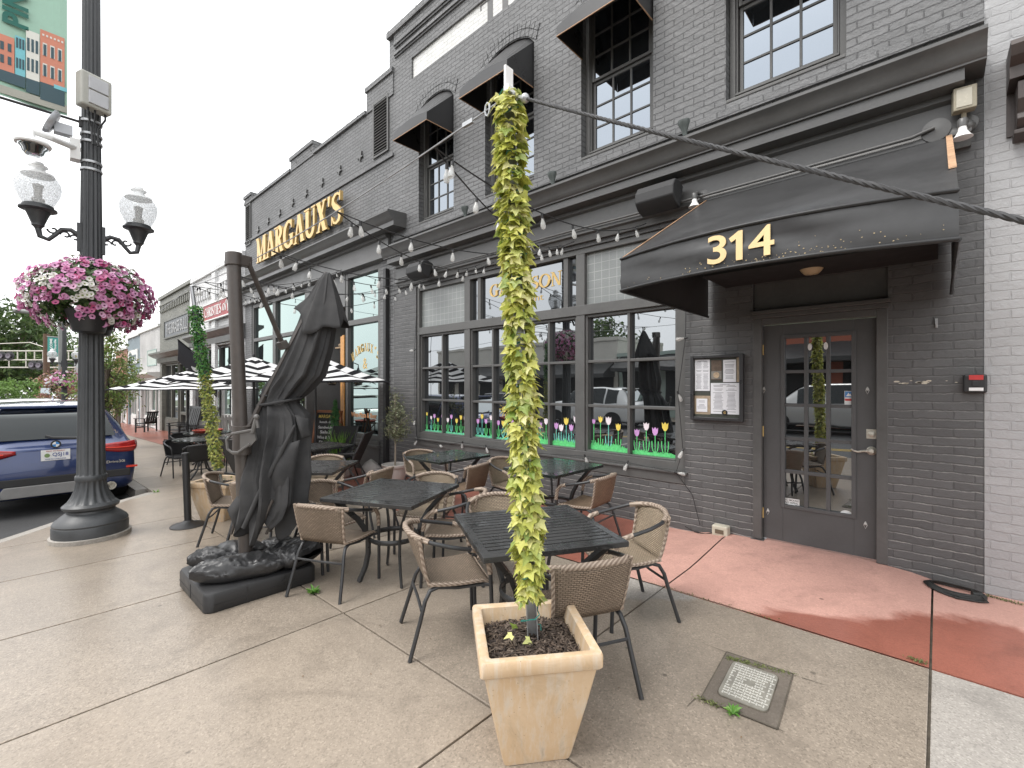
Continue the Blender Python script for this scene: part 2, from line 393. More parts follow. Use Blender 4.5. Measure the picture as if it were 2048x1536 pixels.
def red_wet(nt, p, sp, big, mid, fine):      # where the red strip is still wet: outer edge at the right, everywhere far left
    n = noise(nt, p, 1.3, 6.0, .62, .6)
    nn = mathn(nt, 'MULTIPLY', mathn(nt, 'SUBTRACT', n, None, vb=.5), None, vb=.9)
    yy = mathn(nt, 'ADD', sp.outputs[1], nn)
    xr = mapr(nt, sp.outputs[0], -1.25, .35, -.42, .75)
    a = mathn(nt, 'SUBTRACT', mathn(nt, 'ADD', xr, None, vb=3.55), yy)
    a = mapr(nt, a, -.05, .07)
    b = mapr(nt, mathn(nt, 'ADD', sp.outputs[0], nn), -2.35, -1.95, 1, 0)
    return mathn(nt, 'MAXIMUM', a, b)
def con_wet(nt, p, sp, big, mid, fine):
    n = noise(nt, p, 1.1, 6.0, .6, .5)
    nn = mathn(nt, 'MULTIPLY', mathn(nt, 'SUBTRACT', n, None, vb=.5), None, vb=.55)
    yy = mathn(nt, 'ADD', sp.outputs[1], nn)
    edge = mapr(nt, mathn(nt, 'SUBTRACT', yy, mapr(nt, sp.outputs[0], -1.9, -.75, 2.88, 3.75)), -.03, .03, 1, 0)
    left = mapr(nt, mathn(nt, 'ADD', sp.outputs[0], nn), -2.3, -2.1, 1, 0)
    d = mathn(nt, 'MAXIMUM', edge, left)
    right = mapr(nt, sp.outputs[0], -.04, -.02, 1, 0)
    return mathn(nt, 'MULTIPLY', d, right)
m_con = concrete('damp_concrete', (.39, .362, .328), (.332, .280, .226), con_wet, speck=.55)
m_road = concrete('asphalt', (.055, .055, .056), speck=.35)
m_red = concrete('red_concrete', (.60, .345, .285), (.325, .118, .083), red_wet, speck=.25)
m_curb = concrete('kerb_concrete', (.36, .335, .30), speck=.4)
m_gap = paint('joint_dirt', (.10, .085, .066), .9, .5, 14)
m_yel = paint('yellow_road_paint', (.55, .36, .05), .6, .2, 4)
m_white_line = paint('white_road_paint', (.7, .7, .68), .6, .2, 4)
# ------------------------------------------------------------------ ground sheets
def sheet(name, xs, ys, dz, m, kind='structure', fn=None):
    mb = MB(); nx, ny = len(xs), len(ys)
    vs = [(x, y, (fn(x, y) if fn else gz(x)) + dz) for y in ys for x in xs]
    mb.add(vs, [(j*nx+i, j*nx+i+1, (j+1)*nx+i+1, (j+1)*nx+i) for j in range(ny-1) for i in range(nx-1)])
    return mb.build(name, m, kind=kind)
XS = [-900, -400, -200, -120, -90, -70, -55, -45, -38, -32, -27, -23, -20, -17, -15, -13, -11, -9.5, -8, -7, -6, -5, -4, -3, -2, -1, 0, 10, 60, 300, 700]
XJ = sorted(set([x for x in XS if -130 < x < 13] + [-i*.5 for i in range(0, 40)] + [12]))
m_grass_far = paint('far_ground', (.13, .15, .09), .9, .3, .3)
sheet('ground', XS, [-700, -100, -30, 0, 30, 100, 700], -.32, m_grass_far)
sheet('road', [x for x in XS if -130 < x < 70], [-11.2, -8, -5, -2, 0, 1.58], -.16, m_road)
for i, y in enumerate((-4.85, -5.1)):
    sheet('road_marking', [x for x in XS if -130 < x < 70], [y-.055, y+.055], -.154, m_yel)
sheet('pavement', [x for x in XS if -130 < x < 70], [-40, -14.3, -11.2], -.03, m_con).name = 'opposite_pavement'
# slabs of the pavement: real slabs with open joints over a dark bed
JX = [12, 10.5, 9, 7.5, 6, 4.5, 3, 1.5, -.03, -1.53, -3.0, -4.3, -5.68, -7.0, -8.35, -9.7] + [-9.7 - 1.4*i for i in range(1, 60)]
YR = 3.36
def slab(mb, poly, g=.006, th=.1):
    cx = sum(p[0] for p in poly)/len(poly); cy = sum(p[1] for p in poly)/len(poly)
    def ins(p):                                # shrink towards the centre by about the joint
        return (p[0] - math.copysign(min(g, abs(p[0]-cx)), p[0]-cx), p[1] - math.copysign(min(g, abs(p[1]-cy)), p[1]-cy))
    q = [ins(p) for p in poly]; t = [(p[0], p[1], gz(p[0])) for p in q]; e = .004
    t2 = [(p[0] - math.copysign(e, p[0]-cx), p[1] - math.copysign(e, p[1]-cy), gz(p[0])+.0015) for p in q]
    n = len(q); b = [(p[0], p[1], gz(p[0])-th) for p in q]
    mb.add(b + t + t2, [tuple(range(2*n, 3*n))] + [(i, (i+1) % n, n+(i+1) % n, n+i) for i in range(n)] + [(n+i, n+(i+1) % n, 2*n+(i+1) % n, 2*n+i) for i in range(n)])
mb = MB(); CURB = [(-9.35, 1.5), (-8.95, 1.08), (-8.5, .73), (-8.1, .40), (-7.72, .1), (-7.35, -.2), (-7.0, -.55), (-6.75, -.95), (-6.6, -1.5), (-6.55, -2.2)]
INN = [(-9.15, 1.62), (-8.80, 1.18), (-8.38, .85), (-7.98, .52), (-7.6, .22), (-7.22, -.1), (-6.86, -.46), (-6.6, -.88), (-6.44, -1.45), (-6.39, -2.2)]
ys_all = [1.55, YR]
for i in range(len(JX)-1):
    x1, x0 = JX[i], JX[i+1]
    slab(mb, [(x0, 1.55), (x1, 1.55), (x1, YR), (x0, YR)])
    if x0 > -5.7: slab(mb, [(x0, -.3), (x1, -.3), (x1, 1.55), (x0, 1.55)]); slab(mb, [(x0, -2.2), (x1, -2.2), (x1, -.3), (x0, -.3)])
def xin(y):                                     # inner kerb line at y
    for a, b in zip(INN, INN[1:]):
        if b[1] <= y <= a[1]: return a[0] + (b[0]-a[0])*(a[1]-y)/(a[1]-b[1])
    return INN[0][0]
slab(mb, [(-7.0, 1.55), (-7.0, -.3)] [:1] + [(p[0], p[1]) for p in INN if p[0] < -7.0][0:] + [(-7.0, xin(-.33) and -.33)])
slab(mb, [(-5.68, 1.55), (-7.0, 1.55), (-7.0, -.33)] + [p for p in INN if p[0] > -7.0] + [(-5.68, -2.2)])
mb.build('pavement', m_con, kind='structure')
sheet('pavement_joints', XJ, [1.52, 3.4], -.013, m_gap)
sheet('pavement_joints', [-9, -8.4, -8.0, -7.0, -6, -5, -4, -3, -2, -1, 0, 12], [.9, 1.53], -.0135, m_gap)
sheet('pavement_joints', [-6.5, -5, -4, -3, -2, -1, 0, 12], [-2.2, .91], -.014, m_gap)
mb = MB()                                       # kerb round the corner and along the street
for i in range(len(CURB)-1):
    a, b, c, d = CURB[i], CURB[i+1], INN[i+1], INN[i]
    q = lambda p, z: (p[0], p[1], gz(p[0])+z)
    mb.add([q(a,-.3), q(b,-.3), q(c,-.3), q(d,-.3), q(a,-.012), q(b,-.012), q(c,.002), q(d,.002)], [(4,7,6,5), (0,1,5,4), (2,3,7,6)])
for i in range(len(JX)-1):
    x1, x0 = JX[i], JX[i+1]
    if x1 <= -9.2 : 
        x1 = min(x1, -9.36)
        mb.add([(x0,1.38,gz(x0)-.3),(x1,1.38,gz(x1)-.3),(x1,1.545,gz(x1)-.3),(x0,1.545,gz(x0)-.3),(x0,1.40,gz(x0)-.008),(x1,1.40,gz(x1)-.008),(x1,1.545,gz(x1)+.002),(x0,1.545,gz(x0)+.002)],
               [(4,5,6,7),(0,1,5,4),(1,2,6,5),(3,0,4,7)])
mb.build('kerb', m_curb, kind='structure')
# red strip along the fronts, ramped up to the door
def rz(x, y):
    b = 0.0
    if 3.9 < y:
        fx = max(0, min(1, (x+1.95)/.45)) * max(0, min(1, (.12-x)/.4)); fy = max(0, min(1, (y-3.9)/.75))
        b = .055*fx*fx*(3-2*fx)*fy
    return gz(x) + .001 + b
mb = MB(); RJ = [12, 6, 3, -.03, -1.53, -3.0, -4.5, -6, -7.5, -9, -12, -15, -18, -21, -25, -30, -36, -45, -60, -85]
for i in range(len(RJ)-1):
    x1, x0 = RJ[i]-.006, RJ[i+1]+.006; n = max(2, int((x1-x0)/.12)) if x0 > -4 else max(2, int((x1-x0)/.7))
    n = min(n, 24)
    mb.grid(lambda u, v: (x0+(x1-x0)*u, YR+.007+(WY+.1-YR)*v, rz(x0+(x1-x0)*u, YR+.007+(WY+.1-YR)*v)), n, 10)
    mb.bx(x0, x1, YR+.007, YR+.0072, gz(x0)-.05, min(gz(x0), gz(x1)))
mb.build('red_pavement_strip', m_red, smooth=60, kind='structure')
sheet('pavement_joints', [x for x in XJ if x > -90], [3.3, 4.9], -.0145, m_gap)
# ------------------------------------------------------------------ shared building materials
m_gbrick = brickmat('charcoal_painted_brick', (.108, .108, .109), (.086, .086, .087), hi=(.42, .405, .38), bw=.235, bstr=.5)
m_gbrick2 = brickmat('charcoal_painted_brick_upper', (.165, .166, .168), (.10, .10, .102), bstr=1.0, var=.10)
m_gtrim = paint('charcoal_trim_paint', (.098, .097, .095), .36, .18, 3.0, bmp=.3, bscale=18)
m_gtrim2 = paint('charcoal_frame_paint', (.10, .099, .096), .45, .16, 3.0, bmp=.2, bscale=30)
m_wbrick = brickmat('white_painted_brick', (.37, .37, .375), (.35, .35, .355), bw=.205, var=.03, bstr=.6, chip=(.22, .2, .19))
m_glass = glassmat('window_glass', .34)
m_glass_up = glassmat('upper_window_glass', .30, tint=(.80, .89, 1.0))
m_glass_m = glassmat('tinted_window_glass', .40, tint=(.80, .97, .93))
m_dark = paint('dark_interior', (.012, .012, .012), .8, .2)
m_awn = paint('black_awning_vinyl', (.028, .028, .029), .33, .2, 2.5, bmp=.3, bscale=3.0)
m_gold = paint('gold_leaf_paint', (.62, .43, .16), .38, .12, 10, metal=.35)
m_cream = paint('cream_vinyl_numbers', (.78, .58, .30), .5, .08)
m_copper = paint('orange_worn_edging', (.44, .27, .16), .6, .35, 15)
m_black = paint('black_plastic', (.02, .02, .021), .42, .2, 8)
m_steel = paint('galvanised_steel', (.42, .43, .44), .38, .2, 12, metal=.7)
m_nickel = paint('satin_nickel', (.50, .475, .41), .30, .1, 12, metal=.35)
m_white = paint('white_enamel', (.78, .78, .77), .4, .05)
def wall(mb, x0, x1, z0, z1, Y, holes, depth=.2, skirt=True):
    xs = sorted(set([x0, x1] + [h[0] for h in holes] + [h[1] for h in holes])); zs = sorted(set([z0, z1] + [h[2] for h in holes] + [h[3] for h in holes]))
    for i in range(len(xs)-1):
        for j in range(len(zs)-1):
            cx, cz = (xs[i]+xs[i+1])/2, (zs[j]+zs[j+1])/2
            if any(h[0] < cx < h[1] and h[2] < cz < h[3] for h in holes): continue
            mb.quad((xs[i], Y, zs[j]), (xs[i+1], Y, zs[j]), (xs[i+1], Y, zs[j+1]), (xs[i], Y, zs[j+1]))
    for h in holes:
        d = h[4] if len(h) > 4 else depth
        a, b, c, e = h[:4]
        mb.quad((a, Y, c), (a, Y, e), (a, Y+d, e), (a, Y+d, c)); mb.quad((b, Y, c), (b, Y+d, c), (b, Y+d, e), (b, Y, e))
        mb.quad((a, Y, c), (a, Y+d, c), (b, Y+d, c), (b, Y, c)); mb.quad((a, Y, e), (b, Y, e), (b, Y+d, e), (a, Y+d, e))
def ringframe(mb, x0, x1, z0, z1, y0, y1, w, wb=None):
    wb = w if wb is None else wb
    mb.bx(x0, x0+w, y0, y1, z0, z1); mb.bx(x1-w, x1, y0, y1, z0, z1)
    mb.bx(x0+w, x1-w, y0+.002, y1, z0, z0+wb); mb.bx(x0+w, x1-w, y0+.002, y1, z1-w, z1)
def muntins(mb, x0, x1, z0, z1, y0, y1, nc, nr, w=.022):
    for i in range(1, nc):
        x = x0+(x1-x0)*i/nc; mb.bx(x-w/2, x+w/2, y0, y1, z0, z1)
    for j in range(1, nr):
        z = z0+(z1-z0)*j/nr; mb.bx(x0, x1, y0+.003, y1-.001, z-w/2, z+w/2)
# ------------------------------------------------------------------ the charcoal corner restaurant
GX0, GX1 = -7.46, .248
gar = thing('restaurant_building', (-3.6, WY, 0), 'two storey charcoal painted brick restaurant front with black 314 door awning', 'building', world=True)
UPW = [(-6.69, -5.75), (-5.02, -4.06), (-3.29, -2.33), (-1.56, -.577)]
ZS, ZSP, ZPK = 4.37, 6.22, 6.42             # sill, spring of arch, crown
SX0, SX1, SZ0, SZ1 = -6.77, -1.974, .475, 3.25
DX0, DX1 = -1.311, -.300
holes = [(a, b, ZS, ZPK, .2) for a, b in UPW] + [(SX0, SX1, SZ0, SZ1, .09), (DX0, DX1, 0.0, 2.5, .11)]
PNL = (-6.9, -.35, 6.98, 7.36)
mb = MB()
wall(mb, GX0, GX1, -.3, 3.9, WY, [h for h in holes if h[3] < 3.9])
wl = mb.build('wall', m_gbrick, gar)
mb = MB()
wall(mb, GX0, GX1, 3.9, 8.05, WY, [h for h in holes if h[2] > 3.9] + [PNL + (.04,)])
def arch_z(x, a, b):
    t = (x-(a+b)/2)/((b-a)/2); return ZSP + (ZPK-ZSP)*sqrt(max(0, 1-t*t*.98)) - (ZPK-ZSP)*.14*(t*t)
for a, b in UPW:
    n = 12
    for i in range(n):
        xa, xb = a+(b-a)*i/n, a+(b-a)*(i+1)/n
        mb.quad((xa, WY, arch_z(xa, a, b)), (xb, WY, arch_z(xb, a, b)), (xb, WY, ZPK), (xa, WY, ZPK))
        mb.quad((xa, WY, arch_z(xa, a, b)), (xa, WY+.2, arch_z(xa, a, b)), (xb, WY+.2, arch_z(xb, a, b)), (xb, WY, arch_z(xb, a, b)))
for z in (7.62, 7.80):                       # corbelled brick bands
    mb.bx(GX0+.05, GX1, WY-.045, WY-.001, z, z+.05); mb.bx(GX0+.05, GX1, WY-.025, WY-.001, z-.035, z-.001)
mb.bx(GX0-.2, GX0-.001, WY+.03, WY+.4, 3.9, 8.05)
mb.bx(GX0-.2, GX1, WY-.04, WY+.4, 8.051, 8.16)
mb.bx(GX0+.02, GX1, WY-.035, WY-.001, 4.19, 4.27)
mb.quad((GX0-.2, WY+.45, 3.9), (GX1, WY+.45, 3.9), (GX1, WY+.45, 8.05), (GX0-.2, WY+.45, 8.05))
mb.quad((GX1, WY, -.3), (GX1, WY+6, -.3), (GX1, WY+6, 8.05), (GX1, WY, 8.05))
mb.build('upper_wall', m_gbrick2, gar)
for a, b in UPW:                             # rowlock arches over the upper windows
    n = 15; mb = MB()
    for r0, r1 in ((.012, .105), (.115, .205)):
        for i in range(n):
            t0, t1 = -1.08+2.16*(i+.05)/n, -1.08+2.16*(i+.95)/n; cx, hw = (a+b)/2, (b-a)/2
            def q(t, r):
                x = cx+t*hw*(1+.0); z = arch_z(max(a, min(b, x)), a, b); return (x + t*r*.35, WY-.012, z+r)
            mb.prism([q(t0, r0), q(t1, r0), q(t1, r1), q(t0, r1)], (0, .012, 0))
    mb.build('window_arch', m_gbrick2, gar)
mb = MB(); mb.bx(PNL[0], PNL[1], WY+.035, WY+.05, PNL[2], PNL[3])
sgn = mb.build('painted_wall_sign', brickmat('white_sign_brick', (.72, .72, .70), (.62, .62, .6), var=.03, chip=(.2, .2, .2)), gar)
mb = MB(); serif_word(mb, 'THE', -5.16, -3.9, WY+.034, 7.0, .34, .001, K=.2, T=.1)
mb.build('lettering', m_gtrim, sgn)
for wi, (a, b) in enumerate(UPW):            # double hung sash windows
    Y = WY
    mb = MB(); ringframe(mb, a+.004, b-.004, ZS+.004, 6.30, Y+.10, Y+.2, .055, .06)
    mb.bx(a+.06, b-.06, Y+.085, Y+.13, ZS+.064, ZS+.085)
    for s in (a+.062, b-.077): mb.bx(s, s+.015, Y+.115, Y+.19, ZS+.085, 6.24)
    wf = mb.build('window', m_gtrim2, gar, bevel=.004)
    zm = 5.34
    mb = MB(); xa, xb = a+.082, b-.082
    ringframe(mb, xa, xb, ZS+.09, zm, Y+.155, Y+.19, .035, .05); muntins(mb, xa+.035, xb-.035, ZS+.14, zm-.035, Y+.158, Y+.185, 3, 3)
    ringframe(mb, xa, xb, zm+.001, 6.23, Y+.125, Y+.153, .035); muntins(mb, xa+.035, xb-.035, zm+.036, 6.195, Y+.128, Y+.15, 3, 3)
    mb.build('sash', m_gtrim2, wf, bevel=.003)
    mb = MB(); mb.quad((xa, Y+.172, ZS+.1), (xb, Y+.172, ZS+.1), (xb, Y+.172, zm), (xa, Y+.172, zm)); mb.quad((xa, Y+.142, zm), (xb, Y+.142, zm), (xb, Y+.142, 6.2), (xa, Y+.142, 6.2))
    mb.build('pane', m_glass_up, wf)
    mb = MB(); mb.bx(a+.003, b-.003, Y-.006, Y+.1, ZS-.03, ZS+.002); mb.build('window_sill', m_gtrim2, gar, bevel=.006)
    # little black awning hung in the top of the opening
    zb, zt, pr = 5.60, 5.72, .52
    mb = MB(); n = 12; A0, A1 = a+.015, b-.015
    topc = [(A0+(A1-A0)*i/n, Y+.02, arch_z(A0+(A1-A0)*i/n, a, b)-.01) for i in range(n+1)]
    frt = [(A0+(A1-A0)*i/n, Y-pr, zt+.06*(1-((2*i/n)-1)**2)) for i in range(n+1)]
    for i in range(n): 
        mb.quad(frt[i], frt[i+1], topc[i+1], topc[i])
        mb.quad((frt[i][0], Y-pr-.004, zb), (frt[i+1][0], Y-pr-.004, zb), (frt[i+1][0], Y-pr, frt[i+1][2]), (frt[i][0], Y-pr, frt[i][2]))
    for x in (A0, A1):
        zz = arch_z(x, a, b)-.01
        mb.add([(x, Y-pr, zb), (x, Y+.02, zb), (x, Y+.02, zz), (x, Y-pr, zt)], [(0, 1, 2, 3)])
    aw = mb.build('window_awning', m_awn, gar)
    mb = MB(); mb.tube([(A0, Y, zb), (A0, Y-pr-.006, zb), (A1, Y-pr-.006, zb), (A1, Y, zb)], .007, 6); mb.build('edging', m_copper, aw)
# storefront cornice
mb = MB(); CX0, CX1 = -7.40, .20
prof = [(WY+.02, 4.0), (WY-.33, 3.985), (WY-.37, 3.975), (WY-.37, 3.95), (WY-.345, 3.93), (WY-.315, 3.90), (WY-.30, 3.862), (WY-.285, 3.83), (WY-.262, 3.812), (WY-.262, 3.80), (WY+.02, 3.80)]
mb.prismx(prof, CX0, CX1+.05)
mb.prismx([(WY+.02, 3.799), (WY-.236, 3.799), (WY-.236, 3.712), (WY-.21, 3.705), (WY+.02, 3.705)], CX0+.08, CX1-.06)
mb.prismx([(WY+.02, 3.704), (WY-.10, 3.704), (WY-.10, 3.66), (WY-.06, 3.64), (WY-.06, 3.46), (WY-.085, 3.45), (WY-.10, 3.42), (WY-.10, 3.385), (WY-.06, 3.37), (WY-.045, 3.30), (WY+.02, 3.30)], CX0+.12, CX1-.02)
cor = mb.build('cornice', m_gtrim, gar, smooth=30)
mb = MB(); mb.tube([(CX0+.2, WY-.125, 3.44), (-3.3, WY-.125, 3.445), (-2.0, WY-.13, 3.43), (-.15, WY-.13, 3.44), (-.02, WY-.13, 3.47)], .014, 8); mb.build('conduit', m_gtrim, cor, smooth=60)
mb = MB(); mb.lathe([(0, -.03), (.075, -.03), (.085, -.02), (.085, .02), (0, .03)], 20, W(1872, 262, WY-.09), (0, -1, 0)); mb.build('junction_cover', m_gtrim, cor, smooth=50)
# storefront window
mb = MB(); y0, y1 = WY+.0, WY+.09; 
MUL = [SX0, -5.46, -4.38, -3.325, SX1]; ZR0, ZR1 = 2.41, 2.535; GZ0 = .70
mb.bx(SX0, SX0+.065, y0+.02, y1+.06, SZ0+.13, SZ1); mb.bx(SX1-.1, SX1, y0+.012, y1+.06, SZ0+.13, SZ1)
for x in MUL[1:4]: mb.bx(x-.065, x+.065, y0+.03, y1+.06, GZ0-.03, SZ1-.06)
mb.bx(SX0+.065, SX1-.1, y0+.022, y1+.06, ZR0, ZR1); mb.bx(SX0+.065, SX1-.1, y0+.028, y1+.06, SZ1-.07, SZ1)
mb.bx(SX0+.065, SX1-.1, y0+.026, y1+.06, SZ0+.13, GZ0)
mb.bx(SX0-.03, SX1+.03, y0-.035, y1+.06, SZ0+.105, SZ0+.13)     # sill
mb.bx(SX0, SX1, y0-.012, y1, SZ0, SZ0+.105)                     # apron board
sf = mb.build('storefront_window', m_gtrim2, gar, bevel=.005)
mb = MB()
for i in range(4):
    xa = MUL[i] + (.065 if i else .065); xb = MUL[i+1] - (.065 if i < 3 else .1)
    mb.bx(xa, xa+.03, y0+.055, y1+.05, GZ0, ZR0); mb.bx(xb-.03, xb, y0+.055, y1+.05, GZ0, ZR0)
    mb.bx(xa+.03, xb-.03, y0+.058, y1+.05, ZR0-.035, ZR0); mb.bx(xa+.03, xb-.03, y0+.052, y1+.05, GZ0, GZ0+.02)
    muntins(mb, xa+.03, xb-.03, GZ0+.02, ZR0-.035, y0+.06, y1+.045, 2, 3, .034)
for xa, xb in ((-5.395, -4.445), (-4.315, -3.39)):
    pass
mb.bx(-5.24, -5.17, y0+.05, y1+.05, ZR1, SZ1-.07); mb.bx(-3.6, -3.53, y0+.05, y1+.05, ZR1, SZ1-.07)
mb.build('muntins', m_gtrim2, sf, bevel=.004)
mb = MB(); yg = WY+.125
mb.quad((SX0, yg, GZ0-.02), (SX1, yg, GZ0-.02), (SX1, yg, ZR0+.02), (SX0, yg, ZR0+.02)); mb.build('pane', m_glass, sf)
mb = MB(); mb.quad((-5.4, yg-.02, ZR1-.02), (-3.38, yg-.02, ZR1-.02), (-3.38, yg-.02, SZ1-.05), (-5.4, yg-.02, SZ1-.05))
tr = mb.build('transom_pane', glassmat('transom_glass', .30, tint=(.86, .9, .94)), sf)
mb = MB(); serif_word(mb, 'GARRISON', -5.02, -3.66, yg-.0225, 2.86, .19, .002, K=.16, T=.075)
fit_text(mb, 'restaurant', -4.75, -3.98, yg-.024, 2.70, 2.77, .002, .001); mb.build('gold_lettering', m_gold, tr)
# ribbed wired glass lights either side
m, nt, out = _new('wired_glass'); p = pos(nt); sp = nt.nodes.new('ShaderNodeSeparateXYZ'); L(nt, p, sp.inputs[0])
b_ = nt.nodes.new('ShaderNodeTexBrick'); cb = nt.nodes.new('ShaderNodeCombineXYZ'); L(nt, sp.outputs[0], cb.inputs[0]); L(nt, sp.outputs[2], cb.inputs[1]); L(nt, cb.outputs[0], b_.inputs['Vector'])
b_.inputs['Scale'].default_value = 1; b_.inputs['Brick Width'].default_value = .105; b_.inputs['Row Height'].default_value = .105; b_.offset = 0.0; b_.inputs['Mortar Size'].default_value = .004
cc = mixc(nt, b_.outputs['Fac'], (.23, .245, .24), (.36, .37, .36)); cc = mixc(nt, mapr(nt, noise(nt, p, 3, 4), .35, .65, 0, .4), cc, (.17, .18, .18))
pbsdf(nt, out, cc, .3, 0, bump(nt, noise(nt, p, 60, 3), .3, .01), .6); m_wired = m
for xa, xb in ((SX0+.06, -5.52), (-3.265, SX1-.09)):
    mb = MB(); mb.bx(xa, xb, yg-.04, yg-.03, ZR1-.01, SZ1-.06); mb.build('wired_glass_light', m_wired, sf)
# painted tulips on the glass, pane by pane
P_PINK = paint('paint_lilac', (.62, .33, .66), .5, .1); P_WHT = paint('paint_blush_white', (.82, .74, .78), .5, .06); P_YEL = paint('paint_yellow', (.80, .62, .12), .5, .1)
P_GRN = paint('paint_grass_green', (.12, .60, .20), .5, .3, 40); P_TEAL = paint('paint_teal_stem', (.16, .55, .46), .5, .3, 30)
def tulips(mb, xa, xb, z0, spec, grass):
    y = yg-.003; k = .002
    for fx, hgt, c, s in spec:
        x = xa+(xb-xa)*fx; zt = z0+hgt
        mb.cur = 4 if (int(fx*100) % 2) else 3
        mb.prism([(x-.005, y, z0+.02), (x+.005, y, z0+.02), (x+.004, y, zt-.02), (x-.004, y, zt-.02)], (0, k, 0))
        for sg in (-1, 1):
            ps = [(x+sg*.004, z0+.03), (x+sg*.022*s, z0+.06), (x+sg*.03*s, z0+.10), (x+sg*.033*s, z0+.14*s)]
            for (ax, az), (bx_, bz) in zip(ps, ps[1:]): mb.prism([(ax-.006, y-.0006, az), (ax+.006, y-.0006, az), (bx_+.005, y-.0006, bz), (bx_-.005, y-.0006, bz)], (0, k, 0))
        mb.cur = c; w = .030*s; h = .075*s
        mb.prism([(x-w*.35, y-.001, zt-h*.5), (x+w*.35, y-.001, zt-h*.5), (x+w*.9, y-.001, zt-h*.15), (x+w, y-.001, zt+h*.5), (x+w*.5, y-.001, zt+h*.28), (x, y-.001, zt+h*.55), (x-w*.5, y-.001, zt+h*.28), (x-w, y-.001, zt+h*.5), (x-w*.9, y-.001, zt-h*.15)], (0, k, 0))
    n = 26
    for i in range(n):
        mb.cur = 3 if grass else (4 if i % 2 else 3); x = xa+(xb-xa)*(i+.5)/n; h = (grass*(.7+.5*rnd.random()) if grass else .02+.02*rnd.random()); w = (xb-xa)/n*.62
        mb.prism([(x-w, y-.0012-.0002*(i % 3), z0), (x+w, y-.0012-.0002*(i % 3), z0), (x+w*.7, y-.0012-.0002*(i % 3), z0+h*.8), (x, y-.0012-.0002*(i % 3), z0+h), (x-w*.8, y-.0012-.0002*(i % 3), z0+h*.75)], (0, k, 0))
PK, WH, YL = 0, 1, 2; pz = GZ0+.022
for i in range(4):
    mb = MB()
    xa = MUL[i]+.1; xb = MUL[i+1] - (.1 if i < 3 else .135); xm = (xa+xb)/2
    s = 1.0 if i < 2 else 1.12
    tulips(mb, xa, xm-.02, pz, [(.1, .30, YL, .8), (.33, .24, WH, s*.8), (.5, .27, PK, s), (.68, .21, YL, s*.9), (.9, .27, PK, s*.9)] if i < 1 else ([(.13, .24, PK, s), (.35, .32, YL, s), (.56, .25, PK, s), (.82, .31, WH, s)] if i < 3 else [(.08, .35, PK, .8), (.26, .38, YL, 1.0), (.47, .37, WH, 1.3), (.72, .30, YL, 1.1)]), .0 if i < 2 else .085)
    tulips(mb, xm+.02, xb, pz, [(.1, .22, WH, s), (.27, .28, PK, s), (.52, .22, YL, s), (.72, .28, YL, s), (.92, .25, WH, s)] if i < 1 else ([(.1, .24, PK, s), (.33, .24, YL, s), (.55, .29, WH, s), (.8, .26, PK, s)] if i < 2 else ([(.15, .26, PK, s), (.35, .24, WH, s*1.1), (.55, .33, YL, s*1.1), (.75, .25, PK, s), (.93, .36, WH, s*1.1)] if i == 2 else [(.1, .25, PK, 1.1), (.32, .33, WH, 1.15), (.52, .28, PK, 1.2), (.74, .34, YL, 1.25)])), .0 if i < 2 else (.09 if i == 2 else .05))
    mb.build('painted_tulips', [P_PINK, P_WHT, P_YEL, P_GRN, P_TEAL], sf)
mb = MB(); sx_, sz_ = MUL[1]+.1+.62, 1.17
mb.cur = 2; mb.lathe([(0, 0), (.045, .0005), (.045, .003), (0, .0032)], 16, (sx_, yg-.001, sz_), (0, -1, 0))
for k in range(10):
    a = 2*pi*k/10; mb.prism([(sx_+cos(a+d)*r, yg-.003, sz_+sin(a+d)*r*1.15) for r, d in ((.06, -.09), (.10, -.04), (.10, .04), (.06, .09))], (0, .002, 0))
mb.build('painted_sun', [P_PINK, P_WHT, P_YEL, P_GRN, P_TEAL], sf)
# door in its recess
mb = MB(); YD = WY+.05; DZ0 = .06
mb.bx(DX0, DX0+.075, WY-.005, WY+.11, DZ0, 2.16); mb.bx(DX1-.075, DX1, WY-.005, WY+.11, DZ0, 2.16)
mb.bx(DX0+.075, DX1-.075, WY-.003, WY+.11, 2.10, 2.16); mb.bx(DX0-.01, DX1+.01, WY-.02, WY+.1, 2.161, 2.20); mb.bx(DX0-.015, DX1+.015, WY-.035, WY+.1, 2.201, 2.235)
mb.bx(DX0, DX1, WY+.04, WY+.1, 2.236, 2.5)
mb.bx(DX0-.02, DX1+.03, WY-.03, WY+.11, .0, .055)
fr = mb.build('door_frame', m_gtrim, gar, bevel=.004)
L0, L1 = DX0+.078, DX1-.078; lz0, lz1 = .07, 2.095; gx0, gx1, gzz0, gzz1 = L0+.165, L1-.152, .40, 1.98
mb = MB(); mb.bx(L0, gx0, YD, YD+.045, lz0, lz1); mb.bx(gx1, L1, YD, YD+.045, lz0, lz1); mb.bx(gx0, gx1, YD+.0, YD+.045, lz0, gzz0); mb.bx(gx0, gx1, YD+.0, YD+.045, gzz1, lz1)
ringframe(mb, gx0-.015, gx1+.015, gzz0-.015, gzz1+.015, YD-.012, YD+.02, .032); muntins(mb, gx0+.017, gx1-.017, gzz0+.017, gzz1-.017, YD-.004, YD+.03, 3, 5, .03)
dr = mb.build('door', paint('charcoal_door_paint', (.078, .078, .079), .5, .1, 5, bmp=.15, bscale=120), gar, bevel=.003)
mb = MB(); mb.quad((gx0, YD+.022, gzz0), (gx1, YD+.022, gzz0), (gx1, YD+.022, gzz1), (gx0, YD+.022, gzz1)); mb.build('pane', m_glass, dr)
mb = MB(); hx, hz = W(1743, 902, YD-.02).x, W(1743, 902, YD-.02).z
mb.lathe([(0, 0), (.036, 0), (.036, .008), (.026, .016), (.018, .03), (.018, .05), (0, .052)], 18, (hx, YD, hz), (0, -1, 0))
